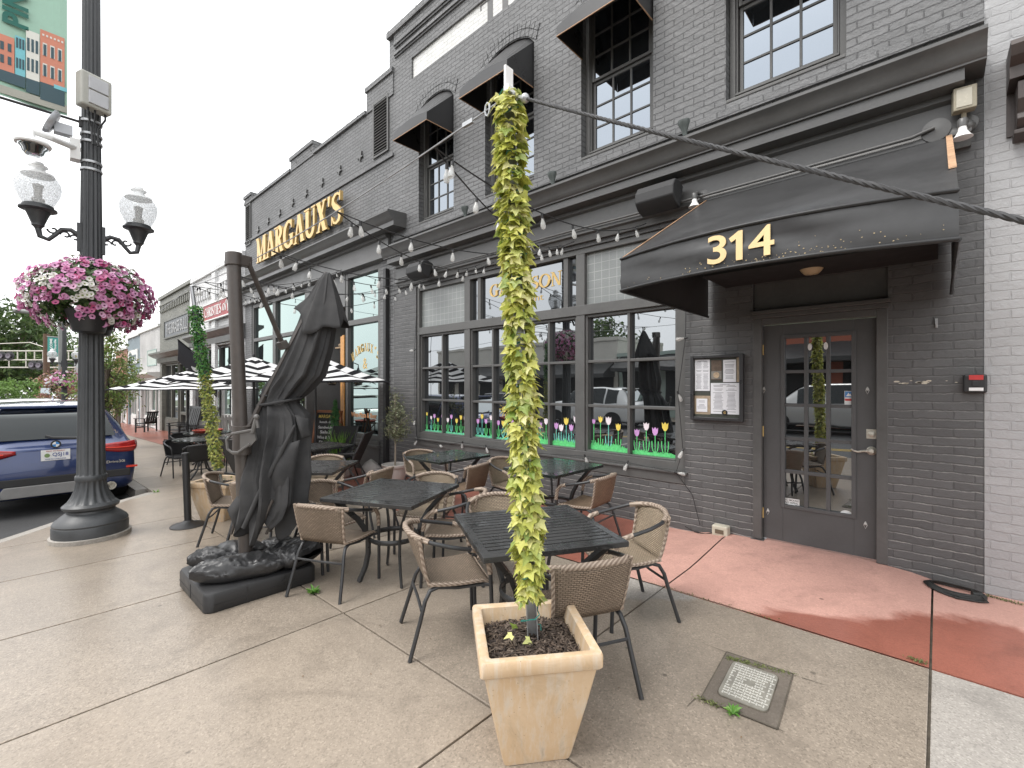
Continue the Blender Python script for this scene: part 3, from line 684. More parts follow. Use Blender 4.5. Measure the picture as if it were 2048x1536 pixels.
mb.tube([(hx, YD-.045, hz), (hx-.05, YD-.05, hz-.002), (hx-.09, YD-.05, hz-.012), (hx-.12, YD-.048, hz-.004), (hx-.135, YD-.045, hz+.006)], [.010, .010, .008, .007, .006], 8)
mb.build('door_handle', m_nickel, dr, smooth=50)
mb = MB(); kz = W(1743, 868, YD).z; mb.bx(hx-.036, hx+.036, YD-.006, YD+.001, kz-.04, kz+.04); mb.lathe([(0, 0), (.026, 0), (.026, .006), (.014, .012), (0, .013)], 18, (hx, YD-.006, kz), (0, -1, 0)); mb.build('deadbolt', m_nickel, dr, smooth=40, bevel=.002)
mb = MB()
for px_, py_ in ((1523, 700), (1522, 862), (1521, 1024)):
    q = W(px_, py_, YD); mb.bx(L0-.012, L0+.004, YD-.012, YD+.002, q.z-.05, q.z+.05)
mb.build('hinges', m_gold, dr, bevel=.003)
mb = MB()
for px_, py_ in ((1528, 780), (1735, 781), (1536, 1023), (1731, 1050)):
    q = W(px_, py_, YD); mb.lathe([(.0, 0), (.010, 0), (.012, .003), (.006, .008), (0, .008)], 12, (q.x, YD, q.z+.01), (0, -1, 0)); mb.tube([(q.x, YD-.004, q.z+.03), (q.x+.012, YD-.006, q.z), (q.x, YD-.008, q.z-.03), (q.x-.012, YD-.006, q.z), (q.x, YD-.004, q.z+.03)], .003, 6)
mb.build('glass_hooks', paint('clear_plastic', (.5, .5, .48), .2, .1), dr, smooth=50)
mb = MB()
for px_, py_, rx, rz_ in ((1620, 694, .016, .032), (1652, 692, .016, .032), (1692, 1030, .045, .036)):
    q = W(px_, py_, YD); n = 20; yy = YD-.006 if rx < .02 else YD+.02
    mb.prism([(q.x+rx*cos(2*pi*k/n), yy-.002, q.z+rz_*sin(2*pi*k/n)) for k in range(n)], (0, .002, 0))
mb.build('round_stickers', m_white, dr)
mb = MB(); mb.cur = 0
a = W(1568, 996, YD+.018); b = W(1604, 1010, YD+.018); zz0, zz1 = a.z-.055, a.z+.002
mb.bx(a.x, a.x+.125, YD+.0185, YD+.0205, a.z-.05, a.z+.004); mb.bx(a.x+.03, a.x+.09, YD+.0187, YD+.0205, a.z-.10, a.z-.051)
mb.cur = 1; fit_text(mb, 'NO SMOKING', a.x+.005, a.x+.12, YD+.018, a.z-.020, a.z-.002, .01, .0003); fit_text(mb, 'NO VAPING', a.x+.01, a.x+.115, YD+.018, a.z-.044, a.z-.026, .01, .0003)
mb.cur = 2; mb.tube([(a.x+.06+.02*cos(t*pi/8), YD+.0185, a.z-.076+.02*sin(t*pi/8)) for t in range(16)], .0025, 5, closed=True); mb.tube([(a.x+.046, YD+.0185, a.z-.062), (a.x+.074, YD+.0185, a.z-.09)], .0025, 5)
mb.cur = 1; mb.bx(a.x+.045, a.x+.075, YD+.0182, YD+.0186, a.z-.079, a.z-.073)
mb.build('no_smoking_sticker', [m_white, m_black, paint('sticker_red', (.55, .05, .05), .5, .1)], dr)
mb = MB(); a = W(1689, 782, YD+.018); mb.cur = 0; mb.bx(a.x, a.x+.06, YD+.018, YD+.0205, a.z-.125, a.z); mb.cur = 1; mb.bx(a.x+.003, a.x+.057, YD+.0172, YD+.018, a.z-.055, a.z-.004); mb.cur = 2; mb.bx(a.x+.003, a.x+.057, YD+.0172, YD+.018, a.z-.085, a.z-.066)
mb.cur = 0; mb.prism([(a.x+.01, YD+.0165, a.z-.045), (a.x+.05, YD+.0165, a.z-.045), (a.x+.042, YD+.0165, a.z-.022), (a.x+.036, YD+.0165, a.z-.03), (a.x+.028, YD+.0165, a.z-.014), (a.x+.02, YD+.0165, a.z-.03)], (0, .0008, 0))
mb.build('card_sticker', [m_white, paint('sticker_blue', (.06, .22, .5), .5, .1), MATS['sticker_red']], dr)
# big door awning
AX0, AX1, AYF, AZB, AZV, AZT = -1.715, .073, 3.05, 2.21, 2.455, 3.40
def ayf(u): return AYF - .17*(1-(2*u-1)**2)
mb = MB()
nU = 28
def vz(u, v):                                 # valance, a little slack
    x = AX0+(AX1-AX0)*u; s = sin(pi*v)*.03*(MN.noise(Vector((x*2.2+v*1.5, v*2, 3)))+.2)+.008*MN.noise(Vector((x*6+v*4, v*4, 8)))
    return Vector((x, ayf(u)-.004-s, AZB+(AZV-AZB)*v))
mb.grid(vz, nU, 6)
def tp(u, v):
    x = AX0+(AX1-AX0)*u; y = ayf(u)+(WY-.07-ayf(u))*v; z = AZV+(AZT-AZV)*v - .05*sin(pi*v)*sin(pi*u)**.5 + .035*MN.noise(Vector((x*1.7, y*1.7, 1)))*sin(pi*v)*sin(pi*u)
    return Vector((x, y, z))
mb.grid(tp, nU, 14)
for x in (AX0, AX1):
    u = 0 if x == AX0 else 1
    side = [(x, AYF, AZB), (x, WY-.05, AZB), (x, WY-.05, AZT)] + [tuple(tp(u, 1-k/8)) for k in range(1, 9)]
    mb.add(side, [tuple(range(len(side)))])
awn = mb.build('door_awning', paint('door_awning_vinyl', (.040, .040, .041), .38, .28, 1.6, bmp=.45, bscale=5.0), gar, smooth=50)
mb = MB()
for z in (AZB+.012, AZV-.002): mb.tube([(AX0+(AX1-AX0)*k/nU, ayf(k/nU)-.012, z) for k in range(nU+1)], .010, 6)
mb.tube([(AX0, AYF, AZB+.01), (AX0, WY-.05, AZB+.01)], .012, 6); mb.tube([(AX1, AYF, AZB+.01), (AX1, WY-.05, AZB+.01)], .012, 6)
mb.build('piping', m_black, awn, smooth=60)
mb = MB(); mb.tube([tuple(tp(0, k/10)+Vector((0, 0, .006))) for k in range(11)], .0045, 6); mb.build('worn_edging', m_copper, awn); mb = MB()
pr_ = [tp(1, k/10) for k in range(3, 11)]
for a, b in zip(pr_, pr_[1:]): mb.prism([a+Vector((-.03, 0, .004)), a+Vector((.004, 0, .004)), b+Vector((.004, 0, .004)), b+Vector((-.03, 0, .004))], (0, 0, .008))
mb.build('worn_edging', m_copper, awn)
mb = MB()
for k, (x0, x1) in enumerate(((W(1419, 500, 2.9).x, W(1457, 500, 2.9).x), (W(1468, 490, 2.9).x, W(1489, 490, 2.9).x), (W(1501, 480, 2.9).x, W(1552, 480, 2.9).x))):
    u = ((x0+x1)/2-AX0)/(AX1-AX0); 
    if k == 1:
        yy = ayf(u)-.018; za, zb = AZB+.045, AZV-.03; mb.prism([(x1-.036, yy, za), (x1, yy, za), (x1, yy, zb), (x1-.022, yy, zb), (x1-.075, yy, zb-.035), (x1-.062, yy, zb-.06), (x1-.036, yy, zb-.045)], (0, .004, 0))
    else: fit_text(mb, '314'[k], x0, x1, ayf(u)-.018, AZB+.045, AZV-.03, .010, .004)
mb.build('house_number', m_cream, awn)
mb = MB()
for k in range(130):
    u = min(.97, max(.04, rnd.gauss(.55, .22))); v = abs(rnd.gauss(0, .16)); 
    if v > .9: continue
    p = vz(u, v)+Vector((0, -.0035, .012)); r = rnd.uniform(.0015, .0045); mb.prism([(p.x+r*cos(t), p.y, p.z+r*.8*sin(t)) for t in (0, 1.2, 2.5, 3.7, 5)], (0, .002, 0))
mb.build('dirt_specks', paint('tan_dirt_specks', (.42, .33, .2), .8, .3), awn)
mb = MB(); mb.bx(DX0-.25, DX1+.3, 4.2, WY-.001, 2.50, 2.56); sfb = mb.build('soffit_board', m_dark, gar)
mb = MB(); q = W(1623, 570, 4.55); mb.lathe([(0, -.045), (.05, -.04), (.07, -.02), (.085, 0)], 20, (q.x, 4.55, 2.499)); mb.build('soffit_light', paint('yellowed_glass', (.45, .36, .22), .3, .1), sfb, smooth=60)
mb = MB(); q = W(1856, 765, WY); 
for k in range(16):
    a = q + Vector((rnd.uniform(-.2, .16), -.002, rnd.uniform(-.012, .016))); r = rnd.uniform(.004, .013)
    mb.prism([(a.x+r*1.6*cos(t), a.y, a.z+r*.6*sin(t)) for t in (0, .9, 2, 3.1, 4, 5.3)], (0, .0019, 0))
mb.build('flaked_paint', paint('old_cream_paint', (.6, .55, .45), .7, .2), gar)
mb = MB(); q = W(1873, 645, WY); mb.bx(q.x-.008, q.x+.008, WY-.012, WY, q.z-.04, q.z+.03); mb.tube([(q.x, WY-.01, q.z-.03), (q.x, WY-.03, q.z-.035), (q.x, WY-.035, q.z-.015)], .004, 6); mb.build('wall_hook', m_steel, gar)
# downspout between the fronts
mb = MB(); mb.bx(-7.69, -7.60, WY-.09, WY-.01, gz(-7.6), 3.72); mb.build('downspout', m_black, gar, bevel=.008)
# pigeon spikes on the parapets
def spikes(x0, x1, y, z, parent, step=.4):
    mb = MB(); x = x0
    while x < x1:
        for k in range(3): mb.tube([(x, y, z), (x+rnd.uniform(-.06, .06), y+rnd.uniform(-.1, .03), z+.09)], .0035, 3)
        x += step
    mb.build('bird_spikes', m_black, parent)
spikes(GX0-.18, GX1, WY-.02, 8.16, gar, .45)
# ------------------------------------------------------------------ next door: wine bar with gold letters
MX0, MX1 = -15.5, -7.461
mar = thing('wine_bar_building', (-11.5, WY, gz(-11.5)), 'charcoal brick front with stepped parapet, louvres and gold serif letters', 'building', world=True)
mb = MB(); RB, L1B, L2B, ENT = (-9.32, -7.93), (-14.9, -13.4), (-13.2, -11.26), (-11.26, -9.32)
wall(mb, MX0, MX1, -.8, 6.95, WY+.002, [(-9.32, -7.93, .1, 3.9, .12), (-14.95, -9.32, -.8, 3.9, .12)])
for x0, x1, zt in ((-8.4, MX1, 7.36), (-12.09, -10.8, 7.2), (MX0, -14.9, 7.14)):
    mb.bx(x0, x1, WY-.02, WY+.3, 6.951, zt); mb.bx(x0-.03, x1, WY-.05, WY+.3, zt+.001, zt+.09)
mb.bx(MX0, MX1, WY+.05, WY+.3, 6.6, 6.95)
mb.bx(MX0, -12.12, WY-.045, WY+.3, 6.952, 7.02); mb.bx(-10.77, -8.43, WY-.045, WY+.3, 6.952, 7.02)
mb.bx(MX0, MX1, WY-.03, WY, 5.80, 5.86)
mb.quad((MX0, WY+6, -.8), (MX0, WY, -.8), (MX0, WY, 6.95), (MX0, WY+6, 6.95))
mb.build('wall', m_gbrick2, mar)
def louvre(x0, x1, z0, z1):
    mb = MB(); mb.bx(x0, x1, WY-.004, WY-.002, z0, z1); mb.cur = 1
    n = int((z1-z0)/.055)
    for i in range(n): z = z0+(z1-z0)*(i+.5)/n; mb.prism([(x0+.01, WY-.035, z-.022), (x1-.01, WY-.035, z-.022), (x1-.01, WY-.005, z+.02), (x0+.01, WY-.005, z+.02)], (0, -.006, .006))
    ringframe(mb, x0-.04, x1+.04, z0-.04, z1+.04, WY-.03, WY-.003, .04)
    mb.build('louvre', [m_dark, m_gtrim2], mar)
louvre(-8.12, -7.66, 6.0, 7.0); louvre(-15.38, -15.02, 5.75, 6.9)
for px_, py_ in ((722, 313), (680, 341), (645, 366), (613, 388), (586, 406), (560, 427), (537, 443), (517, 460)):
    q = W(px_, py_, WY); mb = MB(); n = 10
    mb.prism([(q.x+(.11 if k % 2 else .045)*cos(pi*k/5+.3), WY-.03, q.z+(.11 if k % 2 else .045)*sin(pi*k/5+.3)) for k in range(n)], (0, .03, 0))
    mb.build('wall_anchor', m_gtrim, mar)
mb = MB(); x0, x1 = MX0-.1, -7.06
mb.prismx([(WY+.02, 4.63), (WY-.36, 4.61), (WY-.39, 4.60), (WY-.39, 4.575), (WY-.36, 4.55), (WY-.33, 4.50), (WY-.30, 4.46), (WY-.27, 4.44), (WY-.27, 4.36), (WY+.02, 4.36)], x0, x1)
mb.prismx([(WY+.02, 4.359), (WY-.12, 4.359), (WY-.12, 4.30), (WY-.06, 4.28), (WY-.06, 4.02), (WY-.10, 4.0), (WY-.10, 3.93), (WY-.05, 3.91), (WY+.02, 3.91)], x0+.1, MX1-.1)
mb.build('cornice', m_gtrim, mar, smooth=30)
spikes(MX0, MX1-.9, WY-.02, 7.03, mar, .42)
def shopwin(parent, name, x0, x1, z0, z1, rails, cols, Y, fm, gm, w=.09, d=.1):
    mb = MB(); ringframe(mb, x0, x1, z0, z1, Y, Y+d, w)
    for z, h in rails: mb.bx(x0+w, x1-w, Y+.004, Y+d, z, z+h)
    for x in cols: mb.bx(x-w*.4, x+w*.4, Y+.008, Y+d-.002, z0+w, z1-w)
    o = mb.build(name, fm, parent, bevel=.006)
    mb = MB(); mb.quad((x0+w*.5, Y+d*.7, z0+w*.5), (x1-w*.5, Y+d*.7, z0+w*.5), (x1-w*.5, Y+d*.7, z1-w*.5), (x0+w*.5, Y+d*.7, z1-w*.5)); mb.build('pane', gm, o)
    return o
o = shopwin(mar, 'storefront_window', RB[0], RB[1], .44, 3.89, [(2.78, .11)], [], WY+.01, m_gtrim2, m_glass_m, .1)
mb = MB()                                        # arched gold name on the glass
word = "MARGAUX'S"
for i, ch in enumerate(word):
    t = (i+.5)/len(word)*2-1; tmp = MB(); serif_word(tmp, ch, -.055, .055, 0, -.08, .17, .002)
    cx = (RB[0]+RB[1])/2; R = Matrix.Rotation(t*.42, 4, 'Y')
    for v0 in range(len(tmp.v)): tmp.v[v0] = tuple(R @ Vector(tmp.v[v0]) + Vector((cx+t*.56, WY+.078, 2.30-.22*t*t)))
    mb.add(tmp.v, tmp.f)
fit_text(mb, '&', cx-.09, cx+.08, WY+.078, 1.86, 2.08, .0, .002)
mb.build('gold_lettering', m_gold, o)
mb = MB(); fit_text(mb, 'Wine-Pizza & Beer', RB[0]+.12, RB[1]-.25, WY+.078, .86, .96, .02, .002); mb.build('slogan_lettering', paint('orange_lettering', (.7, .34, .16), .5, .1), o)
mb = MB(); mb.bx(RB[0], RB[1], WY-.03, WY+.1, -.5, .30); mb.bx(RB[0]-.02, RB[1]+.02, WY-.07, WY+.1, .301, .36); mb.bx(RB[0], RB[1], WY-.04, WY+.1, .361, .438); mb.build('bulkhead', m_gtrim2, mar, bevel=.006)
shopwin(mar, 'storefront_window', L1B[0]-.05, L1B[1]+.1, .2, 3.89, [(2.80, .1)], [], WY+.02, m_gtrim2, m_glass_m, .1)
shopwin(mar, 'storefront_window', L2B[0]-.1, L2B[1], .2, 3.89, [(2.80, .1)], [], WY+.02, m_gtrim2, m_glass_m, .1)
mb = MB(); mb.bx(L1B[0]-.05, L2B[1], WY-.02, WY+.1, -.8, .199); mb.build('bulkhead', m_gtrim2, mar, bevel=.006)
mb = MB()                                        # recessed entrance
mb.quad((ENT[0], WY+.02, -.6), (ENT[0]+.35, WY+1.3, -.6), (ENT[0]+.35, WY+1.3, 3.9), (ENT[0], WY+.02, 3.9)); mb.quad((ENT[1], WY+.02, -.6), (ENT[1]-.35, WY+1.3, -.6), (ENT[1]-.35, WY+1.3, 3.9), (ENT[1], WY+.02, 3.9))
mb.quad((ENT[0], WY, 3.2), (ENT[1], WY, 3.2), (ENT[1], WY+1.4, 3.2), (ENT[0], WY+1.4, 3.2)); mb.bx(ENT[0], ENT[1], WY+.02, WY+.1, 3.201, 3.89)
mb.quad((ENT[0], WY, gz(-10)+.01), (ENT[1], WY, gz(-10)+.01), (ENT[1], WY+1.4, gz(-10)+.01), (ENT[0], WY+1.4, gz(-10)+.01))
mb.build('entrance_recess', m_gtrim, mar)
o = shopwin(mar, 'entrance_door', -10.9, -9.75, gz(-10)+.02, 2.2, [(.9, .1)], [], WY+1.25, paint('dark_wood', (.05, .035, .025), .4, .2), m_glass_m, .14)
mb = MB(); mb.bx(-9.72, -9.63, WY+.1, WY+.2, gz(-9.6), 2.6); mb.bx(-9.42, -9.35, WY-.01, WY+.09, gz(-9.6), 2.6); mb.build('wood_post', paint('honey_wood', (.55, .27, .08), .45, .25, 20), mar, bevel=.004)
mb = MB()
for z in (1.9, 2.35): mb.bx(-10.0, -9.35, WY+.12, WY+.35, z, z+.03)
for k in range(9): mb.sphere((-9.95+k*.07, WY+.22, 2.43), .05, 7, 5, (1, 1, .8))
mb.build('shelf', paint('shelf_goods', (.28, .2, .12), .6, .4, 12), mar)
for lx, lz in ((-9.45, 1.72), (-11.35, 1.75)):     # lanterns
    t = thing('wall_lantern', (lx, WY-.22, lz), 'black carriage lantern ' + ('beside the gold painted window' if lx > -10 else 'left of the recessed entrance, behind the striped canopy'), 'lantern', 'carriage lanterns of the wine bar')
    mb = MB(); mb.lathe([(0, .2), (.02, .19), (.03, .15), (.10, .10), (.115, .06), (.02, .06)], 12); mb.lathe([(.02, -.2), (.075, -.19), (.08, -.17), (0, -.17)], 12)
    for k in range(6): a = pi*k/3; mb.tube([(.108*cos(a), .108*sin(a), .06), (.075*cos(a), .075*sin(a), -.18)], .006, 4)
    mb.tube([(0, 0, .19), (0, .0, .26), (0, .12, .3), (0, .22, .2)], .012, 6); mb.build('cage', m_black, t, smooth=40)
    mb = MB(); mb.lathe([(.07, -.17), (.1, .055)], 12); mb.build('lantern_glass', paint('lantern_glass_pane', (.5, .45, .36), .15, .1, metal=.2), t, smooth=60)
# gold letters: one sign, each letter a part
sg = thing('letter_sign', (-11.6, WY, 4.95), "raised gold letters MARGAUX'S on charcoal brick above cornice", 'sign', world=True)
m_goldl = paint('brass_letter_face', (.66, .46, .19), .35, .15, 6, metal=.5)
for c, tgt in serif_word(None, "MARGAUX'S", -14.08, -9.15, WY-.10, 4.94, .68, .06, K=.2, T=.1):
    tgt.build('letter' if c != "'" else 'apostrophe', m_goldl, sg)
mb = MB(); mb.bx(-13.9, -9.4, WY-.05, WY-.02, 5.02, 5.06); mb.bx(-13.9, -9.4, WY-.05, WY-.02, 5.48, 5.52)
for k in range(12): x = -13.8+k*.39; mb.bx(x-.012, x+.012, WY-.11, WY-.0, 5.03, 5.05)
mb.build('mounting_rail', m_black, sg)
# ------------------------------------------------------------------ the row beyond
def rowshop(name, label, x0, x1, zt, bm, trim, glass, cor_z, cor_d, win, extra=None, dentil=None, door=None, doorm=None, cap=.12):
    z0 = gz(x0)-.4
    t = thing(name, ((x0+x1)/2, WY, gz((x0+x1)/2)), label, 'building', world=True)
    mb = MB(); wx0, wx1, wz0, wz1 = win
    wall(mb, x0, x1, z0, zt, WY, [(wx0, wx1, z0, wz1, .25)])
    mb.quad((x0, WY+8, z0), (x0, WY, z0), (x0, WY, zt), (x0, WY+8, zt)); mb.quad((x1, WY, z0), (x1, WY+8, z0), (x1, WY+8, zt), (x1, WY, zt)); mb.quad((x0, WY, zt), (x1, WY, zt), (x1, WY+8, zt), (x0, WY+8, zt))
    mb.build('wall', bm, t)
    mb = MB(); mb.bx(x0, x1, WY-.08, WY+.2, zt-.02, zt+cap)
    if dentil:
        x = x0+.3
        while x < x1-.3: mb.bx(x, x+.14, WY-.07, WY, zt-dentil-.3, zt-dentil); x += .3
        mb.bx(x0+.2, x1-.2, WY-.085, WY, zt-dentil+.001, zt-dentil+.08)
    mb.build('parapet_trim', bm if dentil else trim, t)
    if cor_z:
        mb = MB(); mb.prismx([(WY, cor_z+.06), (WY-cor_d, cor_z+.04), (WY-cor_d, cor_z-.04), (WY-cor_d*.55, cor_z-.16), (WY-.12, cor_z-.2), (WY-.1, wz1+.05), (WY, wz1+.05)], x0-.02, x1+.02); mb.build('cornice', trim, t)
    w = (wx1-wx0)
    nb = max(2, round(w/1.4)); di = door if door is not None else nb//2
    for i in range(nb):
        a, b = wx0+w*i/nb, wx0+w*(i+1)/nb; zf = gz((a+b)/2)
        if i == di:
            shopwin(t, 'door', a+.06, b-.06, zf+.02, zf+2.2, [(zf+.8, .12)], [], WY+.16, doorm or trim, glass, .16)
            shopwin(t, 'transom_window', a, b, zf+2.25, wz1, [], [], WY+.14, trim, glass, .08)
        else:
            shopwin(t, 'shop_window', a, b, zf+.55, wz1, [(zf+2.2, .12)], [(a+b)/2] if b-a > 1.3 else [], WY+.12, trim, glass, .08)
            mb = MB(); mb.bx(a, b, WY+.1, WY+.24, zf-.3, zf+.549); mb.build('bulkhead', trim, t)
    return t
m_whitetrim = paint('white_shop_trim', (.70, .70, .68), .45, .06)
m_dkgreen = paint('dark_olive_trim', (.10, .10, .085), .45, .15)
chr_ = rowshop('gift_shop_building', 'white painted shop front with a long red lettered sign', -21.5, -15.51, 5.5, brickmat('white_shop_brick', (.70, .70, .70), (.6, .6, .6), var=.03), m_gtrim, m_glass_m, 3.35, .35, (-21.2, -15.8, 0, 2.9), dentil=.55, doorm=m_whitetrim)
mb = MB()
for x0 in (-21.45, -18.6, -15.95): mb.bx(x0, x0+.4, WY-.1, WY-.001, gz(x0)-.3, 5.4)
mb.build('pilaster', MATS['white_shop_brick'], chr_)
t = thing('shop_sign', (-18.5, WY, 4.1), 'red sign board reading CHRISTIES ON MAIN on the white shop', 'sign', world=True)
mb = MB(); mb.bx(-19.3, -15.7, WY-.16, WY-.11, 3.80, 4.32); mb.build('board', paint('sign_red', (.30, .025, .03), .45, .15), t)
mb = MB(); ringframe(mb, -19.35, -15.65, 3.76, 4.36, WY-.18, WY-.10, .04); mb.cur = 0; serif_word(mb, "CHRISTIESNMAIN".replace("SNM", "S\u0020N\u0020M") if 0 else "CHRISTIES", -19.15, -17.25, WY-.161, 3.90, .32, .004, K=.16, T=.08); serif_word(mb, "ON", -17.1, -16.75, WY-.161, 3.94, .24, .004, K=.16, T=.08); serif_word(mb, "MAIN", -16.65, -15.8, WY-.161, 3.90, .32, .004, K=.16, T=.08); mb.build('lettering', m_whitetrim, t)
q = D(442, 705, 15.2)
t = thing('hanging_banner', (q.x, q.y, 2.0), 'dark shop flag with pale lettering leaning out below the red sign', 'banner', world=True)
mb = MB(); x, y = q.x-.8, WY-.1; mb.tube([(x, WY, 1.95), (x+.15, WY-1.2, 3.0)], .02, 6); mb.build('pole', m_black, t)
mb = MB(); mb.grid(lambda u, v: Vector((x+.15*u+.05*sin(v*4), WY-1.2*u*.95-.05, 1.95+1.02*u-v*(.85-.2*u))), 8, 8); fl = mb.build('flag', paint('flag_charcoal', (.04, .04, .045), .8, .2), t, solid=.01)
mb = MB(); mb.lathe([(.16, 0), (.2, 0), (.2, .01), (.16, .01)], 20, (x+.11, WY-.62, 2.15), (1, 0, 0)); mb.build('emblem', m_whitetrim, fl)
m_brass = brickmat('olive_grey_brick', (.19, .19, .165), (.16, .16, .14), var=.1)
brs = rowshop('tavern_building', 'olive grey brick tavern with dentilled parapet and dark storefront', -27.3, -21.51, 5.55, m_brass, m_dkgreen, m_glass, 2.95, .45, (-26.9, -21.8, 0, 2.5), dentil=.35)
t = thing('shop_sign', (-24.4, WY, 3.6), 'grey recessed panel lettered THE BRASS BULL on olive brick', 'sign', world=True)
mb = MB(); ringframe(mb, -26.2, -21.9, 3.62, 4.46, WY-.06, WY-.01, .06); mb.build('frame', m_dkgreen, t)
mb = MB(); mb.bx(-26.14, -21.96, WY-.03, WY-.008, 3.68, 4.40); mb.build('panel', paint('slate_sign_panel', (.13, .14, .15), .5, .1), t)
mb = MB(); fit_text(mb, 'THE BRASS BULL', -25.8, -22.1, WY-.031, 3.80, 4.28, .0, .02); mb.build('lettering', paint('grey_letters', (.36, .36, .36), .5, .1), t)
gry = rowshop('pale_shop_building', 'pale grey painted brick shop with bay window and faded wall advert', -32.3, -27.31, 4.35, brickmat('pale_grey_brick', (.50, .49, .48), (.45, .44, .43), var=.04), m_whitetrim, m_glass_m, 2.1, .5, (-31.9, -27.7, 0, 1.75), doorm=m_whitetrim)
t = thing('painted_advert', (-29.6, WY, 3), 'faded pale green framed advert painted on pale grey brick', 'sign', world=True)
mb = MB(); mb.bx(-30.2, -28.0, WY-.02, WY-.004, 2.5, 3.3); mb.build('panel', paint('faded_green', (.45, .50, .46), .6, .12), t)
mb = MB(); ringframe(mb, -30.2, -28.0, 2.5, 3.3, WY-.03, WY-.021, .04); mb.build('border', paint('faded_border', (.25, .36, .33), .6, .2), t)
slc = rowshop('blue_shop_building', 'slate blue brick shop with white doors at the row end', -36.2, -32.31, 4.3, brickmat('slate_blue_brick', (.22, .27, .30), (.2, .24, .27), var=.06), m_whitetrim, m_glass_m, 1.9, .3, (-35.9, -32.6, 0, 1.6), doorm=m_whitetrim)
t = thing('shop_sign', (-34, WY, 3), 'white sign board reading Slicers on slate blue brick', 'sign', world=True)
mb = MB(); mb.bx(-35.6, -32.7, WY-.06, WY-.01, 2.75, 3.55); mb.build('board', m_whitetrim, t)
mb = MB(); fit_text(mb, 'Slicers', -35.3, -33.0, WY-.061, 2.88, 3.42, .03, .006); mb.build('lettering', paint('slate_letters', (.08, .12, .14), .5, .1), t)
red_ = rowshop('red_brick_building', 'red brick shop with dark red cornice at far end of row', -41.0, -36.21, 3.75, brickmat('red_brick', (.34, .12, .07), (.4, .33, .28), var=.25), m_whitetrim, m_glass_m, 1.75, .5, (-40.6, -36.6, 0, 1.5))
mb = MB(); mb.bx(-41, -36.2, WY-.52, WY, 1.78, 1.95); mb.build('cornice_cap', paint('oxblood_paint', (.22, .045, .035), .5, .1), red_)
far = rowshop('distant_brick_building', 'low tan brick block farthest along the row behind street trees', -56, -41.01, 3.2, brickmat('tan_brick', (.36, .24, .16), (.4, .35, .3), var=.15), m_whitetrim, m_glass_m, 1.6, .3, (-55, -42, 0, 1.3))
# ------------------------------------------------------------------ white building at the right
whb = thing('white_corner_building', (2.5, WY, 0), 'white painted brick wall with dark brown bracketed cornice at right edge', 'building', world=True)
mb = MB(); wall(mb, .2505, 6.5, -.3, 8.0, WY-.004, []); mb.quad((6.5, WY, -.3), (6.5, WY+6, -.3), (6.5, WY+6, 8), (6.5, WY, 8)); mb.quad((.2505, WY+6, -.3), (.2505, WY, -.3), (.2505, WY, 8), (.2505, WY+6, 8)); mb.build('wall', m_wbrick, whb)
m_brown = paint('dark_brown_cornice', (.052, .040, .036), .42, .2, 4, bmp=.2, bscale=20)
mb = MB(); mb.prismx([(WY, 3.86), (WY-.30, 3.84), (WY-.32, 3.80), (WY-.29, 3.74), (WY-.22, 3.70), (WY-.22, 3.62), (WY-.02, 3.60), (WY-.02, 3.30), (WY, 3.3)], .36, 6.4); mb.build('cornice', m_brown, whb, smooth=30)
for x in (.40, 1.6, 2.8):
    mb = MB(); mb.prismx([(WY-.02, 3.60), (WY-.20, 3.60), (WY-.20, 3.48), (WY-.15, 3.40), (WY-.16, 3.36), (WY-.10, 3.30), (WY-.02, 3.26)], x, x+.13); mb.prismx([(WY-.021, 3.30), (WY-.13, 3.30), (WY-.13, 3.27), (WY-.021, 3.24)], x-.012, x+.142); mb.build('bracket', m_brown, whb, bevel=.005)
# ------------------------------------------------------------------ across the street (seen in the glass)
def opp(name, label, x0, x1, zt, col, awn=None):
    z0 = gz(x1)-.5; Y = -14.5
    t = thing(name, ((x0+x1)/2, Y, gz((x0+x1)/2)), label, 'building', world=True)
    mb = MB(); mb.bx(x0, x1, Y-6, Y, z0, zt); mb.bx(x0-.05, x1+.05, Y-6, Y+.08, zt, zt+.2); mb.build('wall', paint(name+'_wall', col, .7, .1, 1), t)
    z = gz((x0+x1)/2)
    mb = MB(); n = max(2, int((x1-x0)/2.2))
    for i in range(n): a = x0+(x1-x0)*i/n; mb.bx(a+.25, a+(x1-x0)/n-.25, Y+.001, Y+.03, z+.5, z+2.5)
    mb.build('window', m_dark, t)
    if awn:
        mb = MB(); mb.prismx([(Y, z+3.4), (Y+1.3, z+2.7), (Y+1.3, z+2.5), (Y, z+2.5)], x0+.2, x1-.2); mb.build('awning', paint(name+'_awning', awn, .6, .15), t)
    return t
opp('stucco_building', 'long pale low building across the street, mirrored in the windows', -31, -14, 4.2, (.55, .53, .48), (.05, .05, .05))
opp('green_stucco_building', 'pale green low building across the street, mirrored in the windows', -13.9, -6, 3.2, (.35, .42, .38), (.03, .03, .03))
opp('brick_market_building', 'red brick building across the street, mirrored in the door glass', -5.5, 3.5, 5.2, (.32, .10, .06), (.04, .04, .04))
